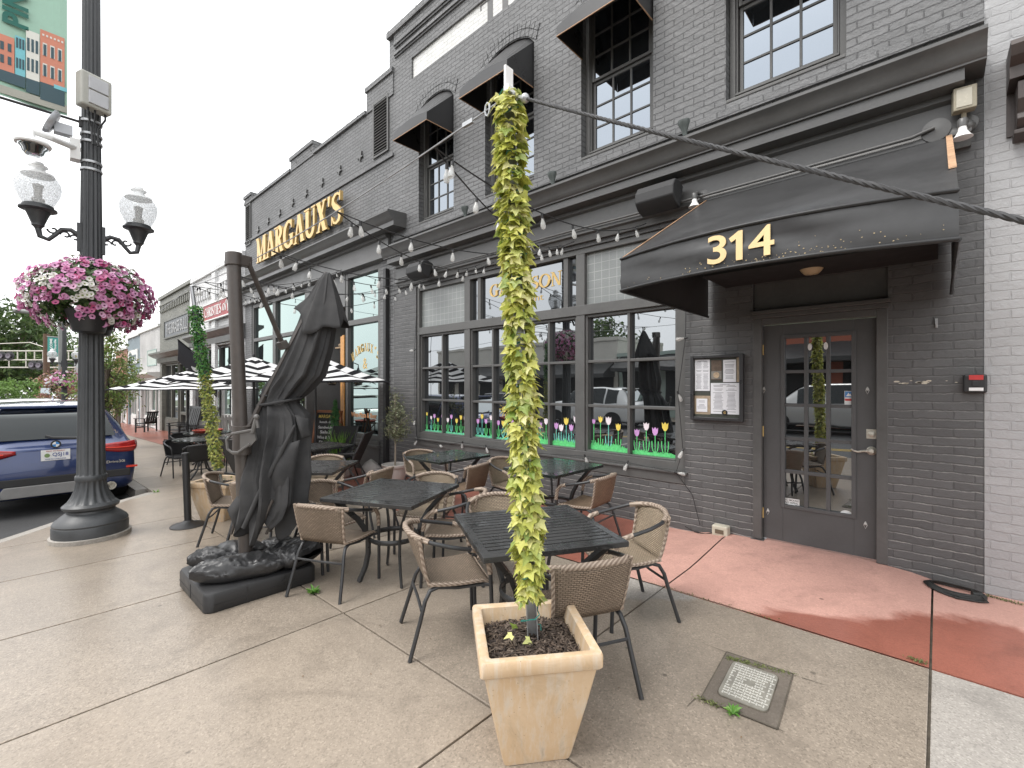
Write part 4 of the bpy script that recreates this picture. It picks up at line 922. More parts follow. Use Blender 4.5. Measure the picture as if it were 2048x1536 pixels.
# ------------------------------------------------------------------ wicker chairs
def wickermat(name, c1, c2, gap):
    m, nt, out = _new(name); uv = nt.nodes.new('ShaderNodeUVMap')
    b = nt.nodes.new('ShaderNodeTexBrick'); L(nt, uv.outputs[0], b.inputs['Vector']); b.inputs['Scale'].default_value = 1
    b.inputs['Brick Width'].default_value = .062; b.inputs['Row Height'].default_value = .026; b.inputs['Mortar Size'].default_value = .0048; b.inputs['Mortar Smooth'].default_value = .5
    b.inputs['Color1'].default_value = c4(c1); b.inputs['Color2'].default_value = c4(c2); b.inputs['Mortar'].default_value = c4(gap)
    v = objc(nt); c = mixc(nt, mapr(nt, noise(nt, v, 9, 4), .35, .65, 0, .55), b.outputs['Color'], tuple(x*.5 for x in c1))
    h = mathn(nt, 'SUBTRACT', None, b.outputs['Fac'], va=1.0)
    pbsdf(nt, out, c, .6, 0, bump(nt, h, .9, .006), .35); MATS[name] = m; return m
def wrapmat(name, c, d):
    m, nt, out = _new(name); uv = nt.nodes.new('ShaderNodeUVMap'); v = objc(nt)
    w = nt.nodes.new('ShaderNodeTexWave'); w.inputs['Scale'].default_value = 22; w.inputs['Distortion'].default_value = .6; L(nt, v, w.inputs['Vector'])
    w.bands_direction = 'DIAGONAL'
    cc = mixc(nt, w.outputs[0], d, c); pbsdf(nt, out, cc, .55, 0, bump(nt, w.outputs[0], .8, .004), .4); MATS[name] = m; return m
m_wick = wickermat('brown_wicker', (.36, .28, .21), (.27, .21, .155), (.04, .03, .023))
m_wick2 = wickermat('tan_wicker', (.44, .355, .255), (.34, .265, .185), (.05, .037, .028))
m_wick3 = wickermat('rust_wicker', (.35, .245, .165), (.28, .19, .125), (.045, .03, .022))
m_wickk = wickermat('black_wicker', (.035, .034, .034), (.026, .025, .025), (.006, .006, .006))
m_wrap = wrapmat('wicker_wrap', (.40, .325, .26), (.20, .15, .115)); m_wrapk = wrapmat('black_wrap', (.04, .04, .04), (.012, .012, .012))
m_tube = paint('charcoal_tube', (.040, .041, .043), .35, .2, 10, metal=.2)
def make_chair(name, wick, wrap):
    t = thing(name)
    top = [(.205,-.245,0), (.195,-.25,.30), (.188,-.252,.44), (.172,-.257,.535), (.13,-.262,.580), (.06,-.264,.598), (-.05,-.258,.622), (-.15,-.232,.648), (-.225,-.17,.668), (-.262,-.085,.68), (-.272,0,.684)]
    path = top + [(x, -y, z) for x, y, z in top[:-1]][::-1]
    mb = MB(); mb.tube(path, .0125, 8)
    for s in (-1, 1): mb.tube([(.192, s*.250, .372), (.15, s*.215, .368), (.0, s*.20, .362), (-.11, s*.185, .372)], .010, 6)
    mb.tube([(.15, -.205, .366), (.15, .205, .366)], .009, 6); mb.tube([(-.205, -.2, .262), (-.2, 0, .258), (-.205, .2, .262)], .009, 6)
    mb.build('frame', m_tube, t, smooth=50)
    for s in (-1, 1):
        mb = MB(); mb.tube([(-.02, s*.19, .372), (-.10, s*.186, .378), (-.155, s*.19, .362), (-.185, s*.20, .31), (-.215, s*.212, .2), (-.275, s*.232, 0)], .0125, 8); mb.build('rear_leg', m_tube, t, smooth=50)
        mb = MB(); mb.tube([(.187, s*.2525, .44), (.172, s*.257, .535), (.13, s*.262, .580), (.07, s*.264, .597)], .0165, 8); mb.build('arm_wrap', wrap, t, smooth=50)
    mb = MB(); mb.tube([(-.165, -.222, .652), (-.228, -.168, .669), (-.263, -.085, .681), (-.273, 0, .685), (-.263, .085, .681), (-.228, .168, .669), (-.165, .222, .652)], .0175, 8); mb.build('back_wrap', wrap, t, smooth=50)
    def back(u, v):
        y = (u-.5)*(.375+.05*v); x = -.160-.108*v**.85+1.15*y*y*(v*.9+.1) ; return Vector((x, y, .392+.285*v))
    mb = MB(); mb.grid(back, 12, 8, uvs=(1.0, .72)); mb.build('back', wick, t, smooth=60, solid=.008)
    def seat(u, v):
        y = (u-.5)*(.39+.05*v); x = -.163+.37*v; z = .395-.012*sin(pi*v)-.035*max(0, v-.86)/.14+.008*(abs(u-.5)*2)**3; return Vector((x, y, z))
    mb = MB(); mb.grid(seat, 12, 12, uvs=(1.0, 1.0)); mb.build('seat', wick, t, smooth=60, solid=.008)
    mb = MB()
    for s in (0, 1): mb.tube([seat(s, k/8)+Vector((0, 0, -.004)) for k in range(9)] , .012, 6); mb.tube([back(s, k/6) for k in range(7)], .011, 6)
    mb.tube([seat(k/6, 1) for k in range(7)], .012, 6); mb.build('edge_wrap', wrap, t, smooth=60)
    return t
def place(t, x, y, deg, label, cat, group=None):
    t.location = (x, y, gz(x)+.003); t.rotation_euler = (0, 0, radians(deg)); return tag(t, label, cat, group)
ch_a = make_chair('wicker_chair', m_wick, m_wrap); ch_b = make_chair('wicker_chair', m_wick2, m_wrap); ch_c = make_chair('wicker_chair', m_wick3, m_wrap); ch_k = make_chair('black_wicker_chair', m_wickk, m_wrapk)
used = set()
def chair(proto, x, y, deg, label, group='brown wicker armchairs'):
    t = proto if proto.name not in used else copy_tree(proto); used.add(t.name); used.add(proto.name)
    return place(t, x, y, deg, label, 'chair', group)
chair(ch_a, -3.47, 1.74, 116, 'wicker chair seen from behind, between the sandbagged umbrella base and the slatted table')
chair(ch_a, -4.02, 1.95, 14, 'wicker chair right of the folded umbrella, facing right to the middle table')
chair(ch_b, -4.65, 2.66, 205, 'wicker chair with its back to the middle table, facing the far slatted table')
chair(ch_b, -3.60, 2.72, -63, 'tan chair behind the middle slatted table, rounded top showing')
chair(ch_a, -2.93, 2.46, 221, 'wicker chair facing left at right edge of the middle slatted table')
chair(ch_a, -2.24, 1.86, 62, 'wicker chair at front left of the nearest table, showing its empty seat')
chair(ch_a, -1.415, 2.01, 152, 'wicker chair tucked in right behind the near planter, its back to the camera')
chair(ch_b, -1.575, 2.83, 236, 'tan wicker chair on the dry pale concrete, facing left to the nearest table')
chair(ch_b, -2.36, 2.46, -32, 'wicker chair half hidden behind the ivy pole at the far side of the nearest table')
chair(ch_b, -5.22, 3.88, -8, 'wicker chair at left end of the glossy wet table under the window')
chair(ch_c, -4.06, 3.58, 192, 'rust brown wicker chair seen from behind at the glossy wet table')
chair(ch_b, -3.72, 4.06, 2, 'tan wicker chair left of the ivy pole, facing right to the green tinted table')
chair(ch_c, -2.56, 3.86, 184, 'rust brown wicker chair by the window apron, facing the green tinted table')
chair(ch_b, -5.82, 2.74, -33, 'pale wicker chair behind the small table right of the folded umbrella')
chair(ch_a, -4.92, 1.72, 125, 'wicker chair mostly hidden behind the folded black umbrella')
chair(ch_a, -5.50, 1.62, 60, 'wicker chair between the far ivy planter and the umbrella mast')
# ------------------------------------------------------------------ slatted tables
def tabletopmat(name, col, wetness):
    m, nt, out = _new(name); v = objc(nt)
    f = noise(nt, v, 5, 5, .65, .5); d = nt.nodes.new('ShaderNodeTexVoronoi'); d.inputs['Scale'].default_value = 60; L(nt, v, d.inputs['Vector'])
    drop = mapr(nt, d.outputs['Distance'], .1, .35, 1, 0)
    r = mapr(nt, f, .4, .6, .08, .42) if wetness > .5 else mapr(nt, f, .45, .62, .12, .5)
    c = mixc(nt, mapr(nt, f, .3, .7), tuple(x*.7 for x in col), tuple(x*1.4 for x in col))
    pbsdf(nt, out, c, r, .0, bump(nt, drop, .35, .003), .5, .25 if wetness > .5 else .0); MATS[name] = m; return m
m_ttop = tabletopmat('wet_black_slats', (.030, .030, .030), .3); m_ttop2 = tabletopmat('glossy_wet_slats', (.018, .024, .022), 1.0)
m_tleg = paint('black_table_leg', (.030, .031, .032), .32, .2, 8)
def make_table(name, sx, sy, mt, ns=14):
    t = thing(name); H = .70; hx, hy = sx/2, sy/2
    mb = MB(); ringframe2 = ((-hx, hx, -hy, -hy+.045), (-hx, hx, hy-.045, hy), (-hx, -hx+.045, -hy+.045, hy-.045), (hx-.045, hx, -hy+.045, hy-.045))
    for a, b, c, d in ringframe2: mb.bx(a, b, c, d, H-.03, H)
    mb.build('rim', mt, t, bevel=.003)
    mb = MB(); pitch = (sy-.09)/ns
    for i in range(ns): y = -hy+.045+pitch*(i+.5); mb.bx(-hx+.045, hx-.045, y-pitch*.36, y+pitch*.36, H-.014, H-.002)
    mb.build('slats', mt, t, bevel=.002)
    for k in range(4):
        a = pi/4+k*pi/2; ux, uy = cos(a), sin(a); pr = [(.50, .672), (.42, .60), (.31, .50), (.235, .42), (.205, .33), (.205, .22), (.225, .12), (.275, .0)]
        pr = [(r*(.92 if r > .3 else 1)*min(sx, .8)/.8, z) for r, z in pr]
        mb = MB(); mb.tube([(ux*r, uy*r, z) for r, z in pr], .022, 4, sq=.55); mb.build('leg', m_tleg, t, smooth=35)
    mb = MB(); R = .195*min(sx, .8)/.8; n = 24
    mb.grid(lambda u, v: Vector(((R+.008*cos(2*pi*v))*cos(2*pi*u), (R+.008*cos(2*pi*v))*sin(2*pi*u), .33+.02*sin(2*pi*v))), n, 8, True); mb.build('ring_brace', m_tleg, t, smooth=50)
    return t
tb = make_table('slatted_table', .80, .80, m_ttop)
place(tb, -1.76, 2.095, 60, 'black slatted metal table right behind the ivy wrapped pole, nearest the door', 'table', 'square black slatted tables')
t2 = copy_tree(tb); place(t2, -3.29, 2.14, 24, 'wet black slatted table in the middle of the terrace, ringed by four wicker chairs', 'table', 'square black slatted tables')
t3 = make_table('slatted_table', .68, .82, m_ttop2); place(t3, -4.58, 3.78, 0, 'glossy wet table beneath the left tulip panes', 'table', 'square black slatted tables')
t4 = make_table('slatted_table', .68, .86, m_ttop2, 20); place(t4, -3.0, 3.92, 0, 'green tinted wet table beneath the right tulip panes', 'table', 'square black slatted tables')
t5 = copy_tree(tb); place(t5, -5.2, 2.3, 42, 'wet slatted table showing just right of the folded umbrella canopy', 'table', 'square black slatted tables')
t6 = copy_tree(tb); place(t6, -7.25, 3.35, 5, 'black slatted table beyond the folded umbrella, below the chalkboard', 'table', 'square black slatted tables')
# dark furniture of the wine bar
def make_sling(name):
    t = thing(name); mb = MB()
    for s in (-1, 1): mb.tube([(.26, s*.26, 0), (.2, s*.26, .42), (.16, s*.26, .60), (-.2, s*.26, .62)], .014, 6); mb.tube([(-.34, s*.25, 0), (-.1, s*.25, .40), (.24, s*.25, .42)], .014, 6); mb.tube([(-.1, s*.25, .40), (-.34, s*.25, .92)], .014, 6)
    mb.build('frame', m_black, t, smooth=50)
    mb = MB(); mb.grid(lambda u, v: Vector((.24-.34*v, (u-.5)*.5, .42-.03*sin(pi*v))), 4, 6); mb.build('seat', m_wickk, t, solid=.01)
    mb = MB(); mb.grid(lambda u, v: Vector((-.1-.24*v, (u-.5)*.5, .40+.52*v)), 4, 6); mb.build('back', m_wickk, t, solid=.01); return t
sl = make_sling('sling_chair'); place(sl, -6.75, 3.55, 225, 'black sling chair leaning back at the table below the chalkboard', 'chair', 'black sling chairs')
s2 = copy_tree(sl); place(s2, -7.3, 2.35, 100, 'black sling chair behind the far ivy planter, facing away', 'chair', 'black sling chairs')
s3 = copy_tree(sl); place(s3, -7.85, 3.9, -60, 'black sling chair beneath the striped umbrella, beside the chalkboard', 'chair', 'black sling chairs')
def make_round(name):
    t = thing(name); mb = MB(); mb.lathe([(0, .70), (.45, .70), (.46, .71), (.46, .725), (0, .73)], 28); mb.build('tabletop', m_ttop2, t, smooth=40)
    for k in range(4):
        a = pi/4+k*pi/2; mb = MB(); mb.tube([(cos(a)*r, sin(a)*r, z) for r, z in ((.3, .7), (.1, .5), (.06, .35), (.14, .15), (.34, 0))], .016, 6); mb.build('leg', m_tleg, t, smooth=50)
    return t
r1 = make_round('round_table'); place(r1, -10.2, 2.45, 0, 'black round table left of the far ivy pole, nearest the street', 'table', 'round wine bar tables')
r2 = copy_tree(r1); place(r2, -12.0, 3.0, 0, 'black round table with a red tray on it under the left striped umbrella', 'table', 'round wine bar tables')
r3 = copy_tree(r1); place(r3, -9.4, 3.6, 0, 'black round table beneath the middle striped umbrella', 'table', 'round wine bar tables')
mb = MB(); mb.lathe([(0, 0), (.26, 0), (.30, .05), (.28, .055), (.25, .015), (0, .012)], 24, (-12.0, 3.0, gz(-12)+.735)); tag(mb.build('red_tray', paint('red_tray_plastic', (.34, .05, .03), .4, .1), smooth=40, loc=(-12, 3, gz(-12)+.735)), 'red tray lying on a round black table', 'tray')
for i, (x, y, a, l) in enumerate(((-10.75, 2.25, 15, 'black wicker chair at street side of the round tables, facing right'), (-10.1, 3.1, -90, 'black wicker chair behind the nearest round table'), (-9.6, 2.3, 170, 'black wicker chair between the far ivy pole and the round table'), (-12.55, 2.7, 20, 'black wicker chair left of the round table holding the red tray'),
                               (-11.5, 3.5, 220, 'black wicker chair right of the round table holding the red tray'), (-8.9, 3.3, 150, 'black wicker chair under the middle striped umbrella'))):
    chair(ch_k, x, y, a, l, 'black wicker chairs of the wine bar')
# rocking chairs and arm chairs farther along
def make_rocker(name, rock=True):
    t = thing(name); mb = MB(); z0 = .08 if rock else 0
    for s in (-1, 1):
        mb.bx(.22, .27, s*.28-.025, s*.28+.025, z0, .62); mb.obx((-.25, s*.28, .33), (.05, .05, .6)); mb.bx(-.32, .32, s*.28-.045, s*.28+.045, .62, .645)
        mb.bx(-.24, .24, s*.28-.015, s*.28+.015, .28, .32)
        if rock: mb.tube([(x, s*.28, .02+.25*x*x) for x in (-.5, -.35, -.2, 0, .2, .35, .42)], .028, 4)
    mb.bx(-.24, .25, -.26, .26, .38, .42); mb.bx(.2, .24, -.26, .26, .2, .24)
    fr = mb.build('frame', m_black, t, bevel=.004)
    mb = MB(); M = Matrix.Rotation(radians(-14), 3, 'Y'); H = .78 if rock else .5
    for k in range(5): mb.obx(Vector((-.25, (k-2)*.1, .42)) + M @ Vector((0, 0, H/2)), (.02, .075, H), M)
    for zz in (.03, H): mb.obx(Vector((-.25, 0, .42)) + M @ Vector((0, 0, zz)), (.035, .54, .07), M)
    mb.build('slatted_back', m_black, t, bevel=.003); return t
rk = make_rocker('rocking_chair'); place(rk, -19.6, 4.1, -70, 'black rocking chair leftmost of three by the tavern front', 'rocking chair', 'black rocking chairs')
c_ = copy_tree(rk); place(c_, -17.8, 3.75, -75, 'black rocking chair in the middle of three on the red paving', 'rocking chair', 'black rocking chairs')
c_ = copy_tree(rk); place(c_, -16.3, 3.9, -100, 'black rocking chair nearest the striped umbrellas', 'rocking chair', 'black rocking chairs')
ac = make_rocker('wooden_armchair', False); place(ac, -26.5, 4.2, -150, 'black wooden armchair alone outside the white shop', 'chair')
mb = MB(); q = Vector((-15.2, 4.4, gz(-15.2))); M = Matrix.Rotation(radians(-14), 3, 'Y')
for k in range(7): mb.obx(q + M @ Vector((0, (k-3)*.09, .5)), (.025, .06, 1.0), M)
for zz in (.1, .9): mb.obx(q + M @ Vector((-.02, 0, zz)), (.03, .62, .08), M)
tag(mb.build('garden_trellis', m_whitetrim, loc=q), 'white slatted panel leaning by the red lettered shop', 'trellis')
# ------------------------------------------------------------------ planters and ivy poles
m_terr, nt, out = _new('cream_terracotta'); v = objc(nt)
big = noise(nt, v, 5, 6, .65, .6); fine = noise(nt, v, 45, 4); stv = nt.nodes.new('ShaderNodeMapping'); L(nt, v, stv.inputs[0]); stv.inputs['Scale'].default_value = (16, 16, 1.6); st = noise(nt, stv.outputs[0], 1.6, 5, .65)
c = mixc(nt, mapr(nt, big, .35, .68), (.60, .455, .305), (.54, .385, .235)); c = mixc(nt, mapr(nt, st, .46, .66, 0, .7), c, (.62, .56, .47)); c = mixc(nt, mapr(nt, noise(nt, v, 3.5, 7, .75, 1.4), .50, .68, 0, .75), c, (.44, .33, .215))
vr = nt.nodes.new('ShaderNodeTexVoronoi'); L(nt, v, vr.inputs['Vector']); vr.inputs['Scale'].default_value = 34; pit = mapr(nt, vr.outputs['Distance'], .03, .10, 1, 0); c = mixc(nt, mathn(nt, 'MULTIPLY', pit, None, vb=.6), c, (.22, .15, .10))
sp = nt.nodes.new('ShaderNodeSeparateXYZ'); L(nt, v, sp.inputs[0]); dr_ = mathn(nt, 'MULTIPLY', mapr(nt, st, .56, .7), mapr(nt, sp.outputs[2], .1, .3, 1, .2)); c = mixc(nt, mathn(nt, 'MULTIPLY', dr_, None, vb=.5), c, (.28, .21, .15))
h = mathn(nt, 'SUBTRACT', mathn(nt, 'MULTIPLY', fine, None, vb=.6), pit); pbsdf(nt, out, c, .7, 0, bump(nt, h, .35, .004), .3)
m_soil = paint('bark_soil', (.030, .021, .016), .85, .5, 30, bmp=.8, bscale=90)
m_chip = leafmat('bark_chips', [(.018, .012, .009), (.05, .034, .024), (.10, .07, .05), (.026, .018, .014), (.17, .13, .10), (.035, .024, .018)], .8, 0)
m_ivy = leafmat('variegated_ivy', [(.50, .52, .10), (.66, .64, .18), (.36, .42, .07), (.74, .70, .30), (.20, .30, .06), (.60, .58, .14), (.46, .50, .10), (.78, .73, .40)], .45, .3)
m_ivyg = leafmat('green_ivy', [(.07, .23, .05), (.13, .34, .08), (.04, .15, .04), (.22, .40, .10)], .45, .3)
m_ivyc = leafmat('pale_ivy', [(.60, .58, .16), (.30, .36, .07), (.50, .48, .16), (.20, .30, .06)], .45, .3)
m_teal = paint('teal_wire', (.03, .20, .17), .45, .2)
def sqloft(mb, prof, rnd_=.03, n=5):                  # rounded square sections (half size, z)
    def ring(h, z):
        pts = []; r = min(rnd_, h*.3)
        for cx_, cy_, a0 in ((h-r, h-r, 0), (-h+r, h-r, 90), (-h+r, -h+r, 180), (h-r, -h+r, 270)):
            for k in range(n): a = radians(a0+90*k/(n-1)); pts.append((cx_+r*cos(a), cy_+r*sin(a), z))
        return pts
    rings = [ring(*p) for p in prof]; m = len(rings[0]); vs = [p for r in rings for p in r]
    fs = [(j*m+i, j*m+(i+1) % m, (j+1)*m+(i+1) % m, (j+1)*m+i) for j in range(len(rings)-1) for i in range(m)] + [tuple(range(m))[::-1], tuple((len(rings)-1)*m+i for i in range(m))]
    mb.add(vs, fs)
def make_planter(name):
    t = thing(name); mb = MB()
    sqloft(mb, [(.136, 0), (.142, .02), (.19, .24), (.222, .40), (.224, .410), (.236, .416), (.242, .424), (.243, .470), (.239, .479), (.210, .480), (.203, .475), (.200, .455), (.193, .41), (.19, .39)], .014)
    mb.build('pot', m_terr, t, smooth=38)
    mb = MB(); n = 24; mb.grid(lambda u, v: Vector(((u-.5)*.384, (v-.5)*.384, .405+.012*MN.noise(Vector((u*7, v*7, 0)))+.02*(1-((u-.5)**2+(v-.5)**2)*3))), n, n); mb.build('soil', m_soil, t, smooth=80)
    mb = MB(); r = random.Random(5)
    for k in range(1500):
        x, y = r.uniform(-.185, .185), r.uniform(-.185, .185); a = r.uniform(0, 6.28); l = r.uniform(.005, .02); M = Matrix.Rotation(a, 3, 'Z') @ Matrix.Rotation(r.uniform(-.6, .6), 3, 'Y')
        z = .408+.02*(1-((x/.384)**2+(y/.384)**2)*3)+r.uniform(0, .012); c = Vector((x, y, z)); w = l*r.uniform(.12, .4)
        mb.add([c+M @ Vector(p) for p in ((-l, -w, 0), (l, -w*.6, .001), (l*.9, w, 0), (-l, w*.8, .001), (0, 0, .004))], [(0, 1, 4), (1, 2, 4), (2, 3, 4), (3, 0, 4)])
    o = mb.build('bark_chips', m_chip, t); o['kind'] = 'stuff'
    return t
pl = make_planter('terracotta_planter'); pl.location = (-1.30, 1.536, .0); pl.rotation_euler = (0, 0, radians(51)); tag(pl, 'cream terracotta planter full of bark chips in front of nearest table', 'planter', 'square terracotta planters')
P2 = Vector((-6.50, 1.76, gz(-6.5)))
p2 = copy_tree(pl); p2.location = P2; p2.rotation_euler = (0, 0, radians(38)); p2.scale = (1.05, 1.05, 1.02); tag(p2, 'cream terracotta planter beside the black stanchion, far ivy pole in it', 'planter', 'square terracotta planters')
LEAF = [(0, 0, 0), (-.34, -.10, .06), (-.62, .30, -.03), (-.30, .42, .08), (0, 1.05, -.06), (.30, .42, .08), (.62, .30, -.03), (.34, -.10, .06), (0, .42, .0)]
LF = [(0, 8, 1), (1, 8, 2), (2, 8, 3), (3, 8, 4), (4, 8, 5), (5, 8, 6), (6, 8, 7), (7, 8, 0)]
def leaf(mb, c, out, r, s, droop):
    d = (Vector((0, 0, -1))*droop + out*.8 + Vector((r.uniform(-.7, .7), r.uniform(-.7, .7), r.uniform(-.35, .5)))).normalized()
    nrm = (out*1.0 + Vector((r.uniform(-.5, .5), r.uniform(-.5, .5), r.uniform(-.2, .8)))); nrm = (nrm - d*nrm.dot(d)).normalized(); sd = d.cross(nrm)
    mb.add([c + (sd*p[0] + d*p[1] + nrm*p[2])*s for p in LEAF], LF)
def ivy_pole(name, base, top, label, nleaf, size, rad, z0f, green_to=None, seed=3):
    t = thing(name, base, label, 'pole', 'ivy wrapped poles', world=True); base = Vector(base); top = Vector(top); ax = top-base; ln = ax.length; A = ax.normalized(); U = A.orthogonal().normalized(); V = A.cross(U)
    mb = MB(); Mx = Matrix((U, V, A)).transposed(); c = base+ax*.5
    mb.obx(c+V*.021, (.044, .004, ln), Mx); mb.obx(c+U*.021, (.004, .040, ln), Mx); mb.obx(c-U*.021, (.004, .040, ln), Mx); mb.build('post', m_steel, t)
    r = random.Random(seed); mb = MB(); mg = MB()
    for k in range(nleaf):
        f = z0f + (1-z0f)*((k+r.random())/nleaf); a = r.uniform(0, 2*pi); o = U*cos(a)+V*sin(a); rr = rad*(.35+.65*r.random())*(1+.10*MN.noise(Vector((f*9, a, seed))))*(.72 if f < z0f+.05 else 1)
        leaf(mg if green_to is not None and f > green_to+r.uniform(-.03, .03) else mb, base+ax*f+o*rr, o, r, size*r.uniform(.7, 1.2), .75)
    if z0f > .05:
        for k in range(4): a = r.uniform(0, 6.28); leaf(mb, base+Vector((cos(a)*r.uniform(.04, .13), sin(a)*r.uniform(.04, .13), r.uniform(.01, .12))), Vector((cos(a), sin(a), .5)).normalized(), r, size*.8, .2)
    mb.build('ivy_garland', m_ivy if size > .04 else m_ivyc, t)
    if mg.v: mg.build('green_ivy_garland', m_ivyg, t)
    mb = MB(); mb.tube([base+ax*(z0f*.3+(1-z0f*.3)*k/260)+(U*cos(k*.62)+V*sin(k*.62))*rad*(.62+.2*sin(k*1.7)) for k in range(261)], .003, 4); mb.build('light_wire', m_teal, t)
    return t
B1 = Vector((-1.295, 1.54, .40)); T1 = Vector((-1.382, 1.478, 2.80))
ip = ivy_pole('ivy_pole', B1, T1, 'tall leaning pole wrapped in yellow green ivy, in the near planter', 1750, .049, .060, .085)
mb = MB(); mb.obx(T1+Vector((0, 0, .04)), (.012, .05, .16)); mb.obx(T1+Vector((.012, 0, .01)), (.03, .06, .03)); mb.build('top_bracket', m_white, ip, bevel=.003)
B2 = P2+Vector((0, 0, .40)); T2 = D(389, 612, 5.62)
ip2 = ivy_pole('ivy_pole', B2, T2, 'slimmer far pole with green ivy above and yellow ivy below', 2300, .031, .074, .10, .62, 9)
T2b = T2+(T2-B2).normalized()*.24; mb = MB(); mb.tube([T2, T2b], .022, 8); mb.build('bare_tip', m_steel, ip2)
# wires
WA = T1+Vector((0, 0, .0)); WB = T2b
def sagline(a, b, sag, n=24): return [a.lerp(b, k/n)-Vector((0, 0, 4*sag*(k/n)*(1-k/n))) for k in range(n+1)]
t = thing('support_cable', WA, 'thin steel cable from near ivy pole top to far ivy pole', 'cable', world=True)
wire = sagline(WA, WB, .10, 40); mb = MB(); mb.tube(wire, .0045, 5); mb.build('cable', m_steel, t, smooth=60)
mb = MB(); p_ = wire[1]; mb.tube([p_+Vector((.015*cos(a), 0, .03*sin(a))) for a in (0, .8, 1.6, 2.4, 3.2, 4, 4.8, 5.6)], .005, 6, closed=True); mb.obx(wire[2], (.07, .015, .02)); mb.build('turnbuckle', m_steel, t, smooth=50)
mb = MB(); mb.tube(sagline(WB, Vector((-13.4, 1.55, gz(-13.4)+2.75)), .03, 12), .005, 5); tag(mb.build('support_cable', m_steel, loc=WB), 'thin steel cable running left from far ivy pole top', 'cable')
# heavy twisted guy rope out to the right
t = thing('guy_rope', T1, 'thick black twisted rope running down right from ivy pole top', 'rope', world=True)
RE = Vector((1.15, 1.245, 1.235)); r0 = T1+Vector((.10, -.005, -.06)); mb = MB(); n = 900; rp = sagline(r0, RE, .02, n)
for s in range(3): mb.tube([rp[k]+Vector((0, cos(k*.30+s*2.094), sin(k*.30+s*2.094)))*.0036 for k in range(n+1)], .0044, 5)
mb.build('rope', paint('black_rope', (.05, .05, .052), .7, .3, 60), t, smooth=60)
mb = MB(); mb.tube([T1, T1+Vector((.05, 0, -.03)), r0], .010, 6); mb.sphere(r0, .020, 10, 6); mb.tube([T1+Vector((.04+.02*cos(a), 0, -.03+.02*sin(a))) for a in (0, 1, 2, 3, 4, 5)], .006, 6, closed=True); mb.build('shackle', m_steel, t, smooth=50)
t = thing('guy_post', (1.17, 1.245, 0), 'short steel post holding the guy rope, out past right edge', 'post'); mb = MB(); mb.lathe([(.12, 0), (.12, .015), (.03, .02), (.03, 1.27), (0, 1.28)], 16); mb.build('post', m_steel, t, smooth=40)
# ------------------------------------------------------------------ festoon lights
m_bulb, nt, out = _new('clear_bulb'); p_ = nt.nodes.new('ShaderNodeBsdfPrincipled'); p_.inputs['Base Color'].default_value = (.66, .66, .64, 1); p_.inputs['Roughness'].default_value = .05
tb_ = nt.nodes.new('ShaderNodeBsdfTransparent'); mx_ = nt.nodes.new('ShaderNodeMixShader'); mx_.inputs[0].default_value = .5; L(nt, p_.outputs[0], mx_.inputs[1]); L(nt, tb_.outputs[0], mx_.inputs[2]); L(nt, mx_.outputs[0], out.inputs[0])
def bulb_mesh():
    mb = MB(); mb.lathe([(.004, .03), (.013, .025), (.014, -.018), (.010, -.02)], 8); mb.cur = 1; mb.lathe([(.011, -.018), (.014, -.035), (.024, -.07), (.027, -.095), (.020, -.118), (0, -.126)], 10)
    return mb
_b = bulb_mesh(); _bo = _b.build('bulb', [m_black, m_bulb], smooth=50); BULB = _bo.data; bpy.data.objects.remove(_bo)
def festoon(a, b, sag, step, label, parent_off=.25):
    t = thing('festoon_lights', a, label, 'string lights', 'bulb strings over the terrace', world=True); ln = (b-a).length; n = max(3, int(ln/step))
    pts = sagline(a, b, sag, 30); mb = MB(); mb.tube(pts, .0045, 5); mb.build('cord', m_black, t, smooth=60)
    for k in range(n):
        f = (k+parent_off)/n; i = min(29, int(f*30)); p = pts[i].lerp(pts[i+1], f*30-i); o = bpy.data.objects.new('bulb', BULB); COL.objects.link(o); o.parent = t; o.scale = (.72,)*3; o.location = p-a+Vector((0, 0, -.021)); o.rotation_euler = (rnd.uniform(-.25, .25), rnd.uniform(-.25, .25), 0)
def wp(t): i = min(39, int(t*40)); return wire[i].lerp(wire[i+1], t*40-i)
FEST = [(.10, -2.35, 3.30, .22, 'bulb string nearest the door awning'), (.10, -3.5, 3.30, .2, 'bulb string crossing behind the ivy pole to the GARRISON pane'), (.30, -3.3, 3.30, .22, 'bulb string ending above the right tulip panes'),
        (.30, -5.0, 3.32, .2, 'bulb string ending above the gold letter G'), (.52, -4.7, 3.30, .25, 'bulb string ending between the wired glass light and gold letters'), (.52, -6.3, 3.30, .2, 'bulb string ending above the left wired glass light'),
        (.74, -6.1, 3.28, .24, 'bulb string ending by the left black speaker'), (.74, -7.3, 3.35, .2, 'bulb string ending beside the downspout'), (.90, -6.9, 3.2, .3, 'low bulb string across the brick pier left of the tulip window'), (.90, -9.2, 3.95, .15, 'bulb string across the upper gold lettered window'), (.99, -10.9, 3.98, .15, 'bulb string over the recessed entrance'), (.99, -13.4, 4.0, .15, "bulb string farthest left, below the gold letters")]
for i, (tt, wx, wz, sg_, lab) in enumerate(FEST): festoon(wp(tt), Vector((wx, WY-.13, wz)), sg_, .42 if i < 9 else .6, lab, .3+.05*(i % 5))
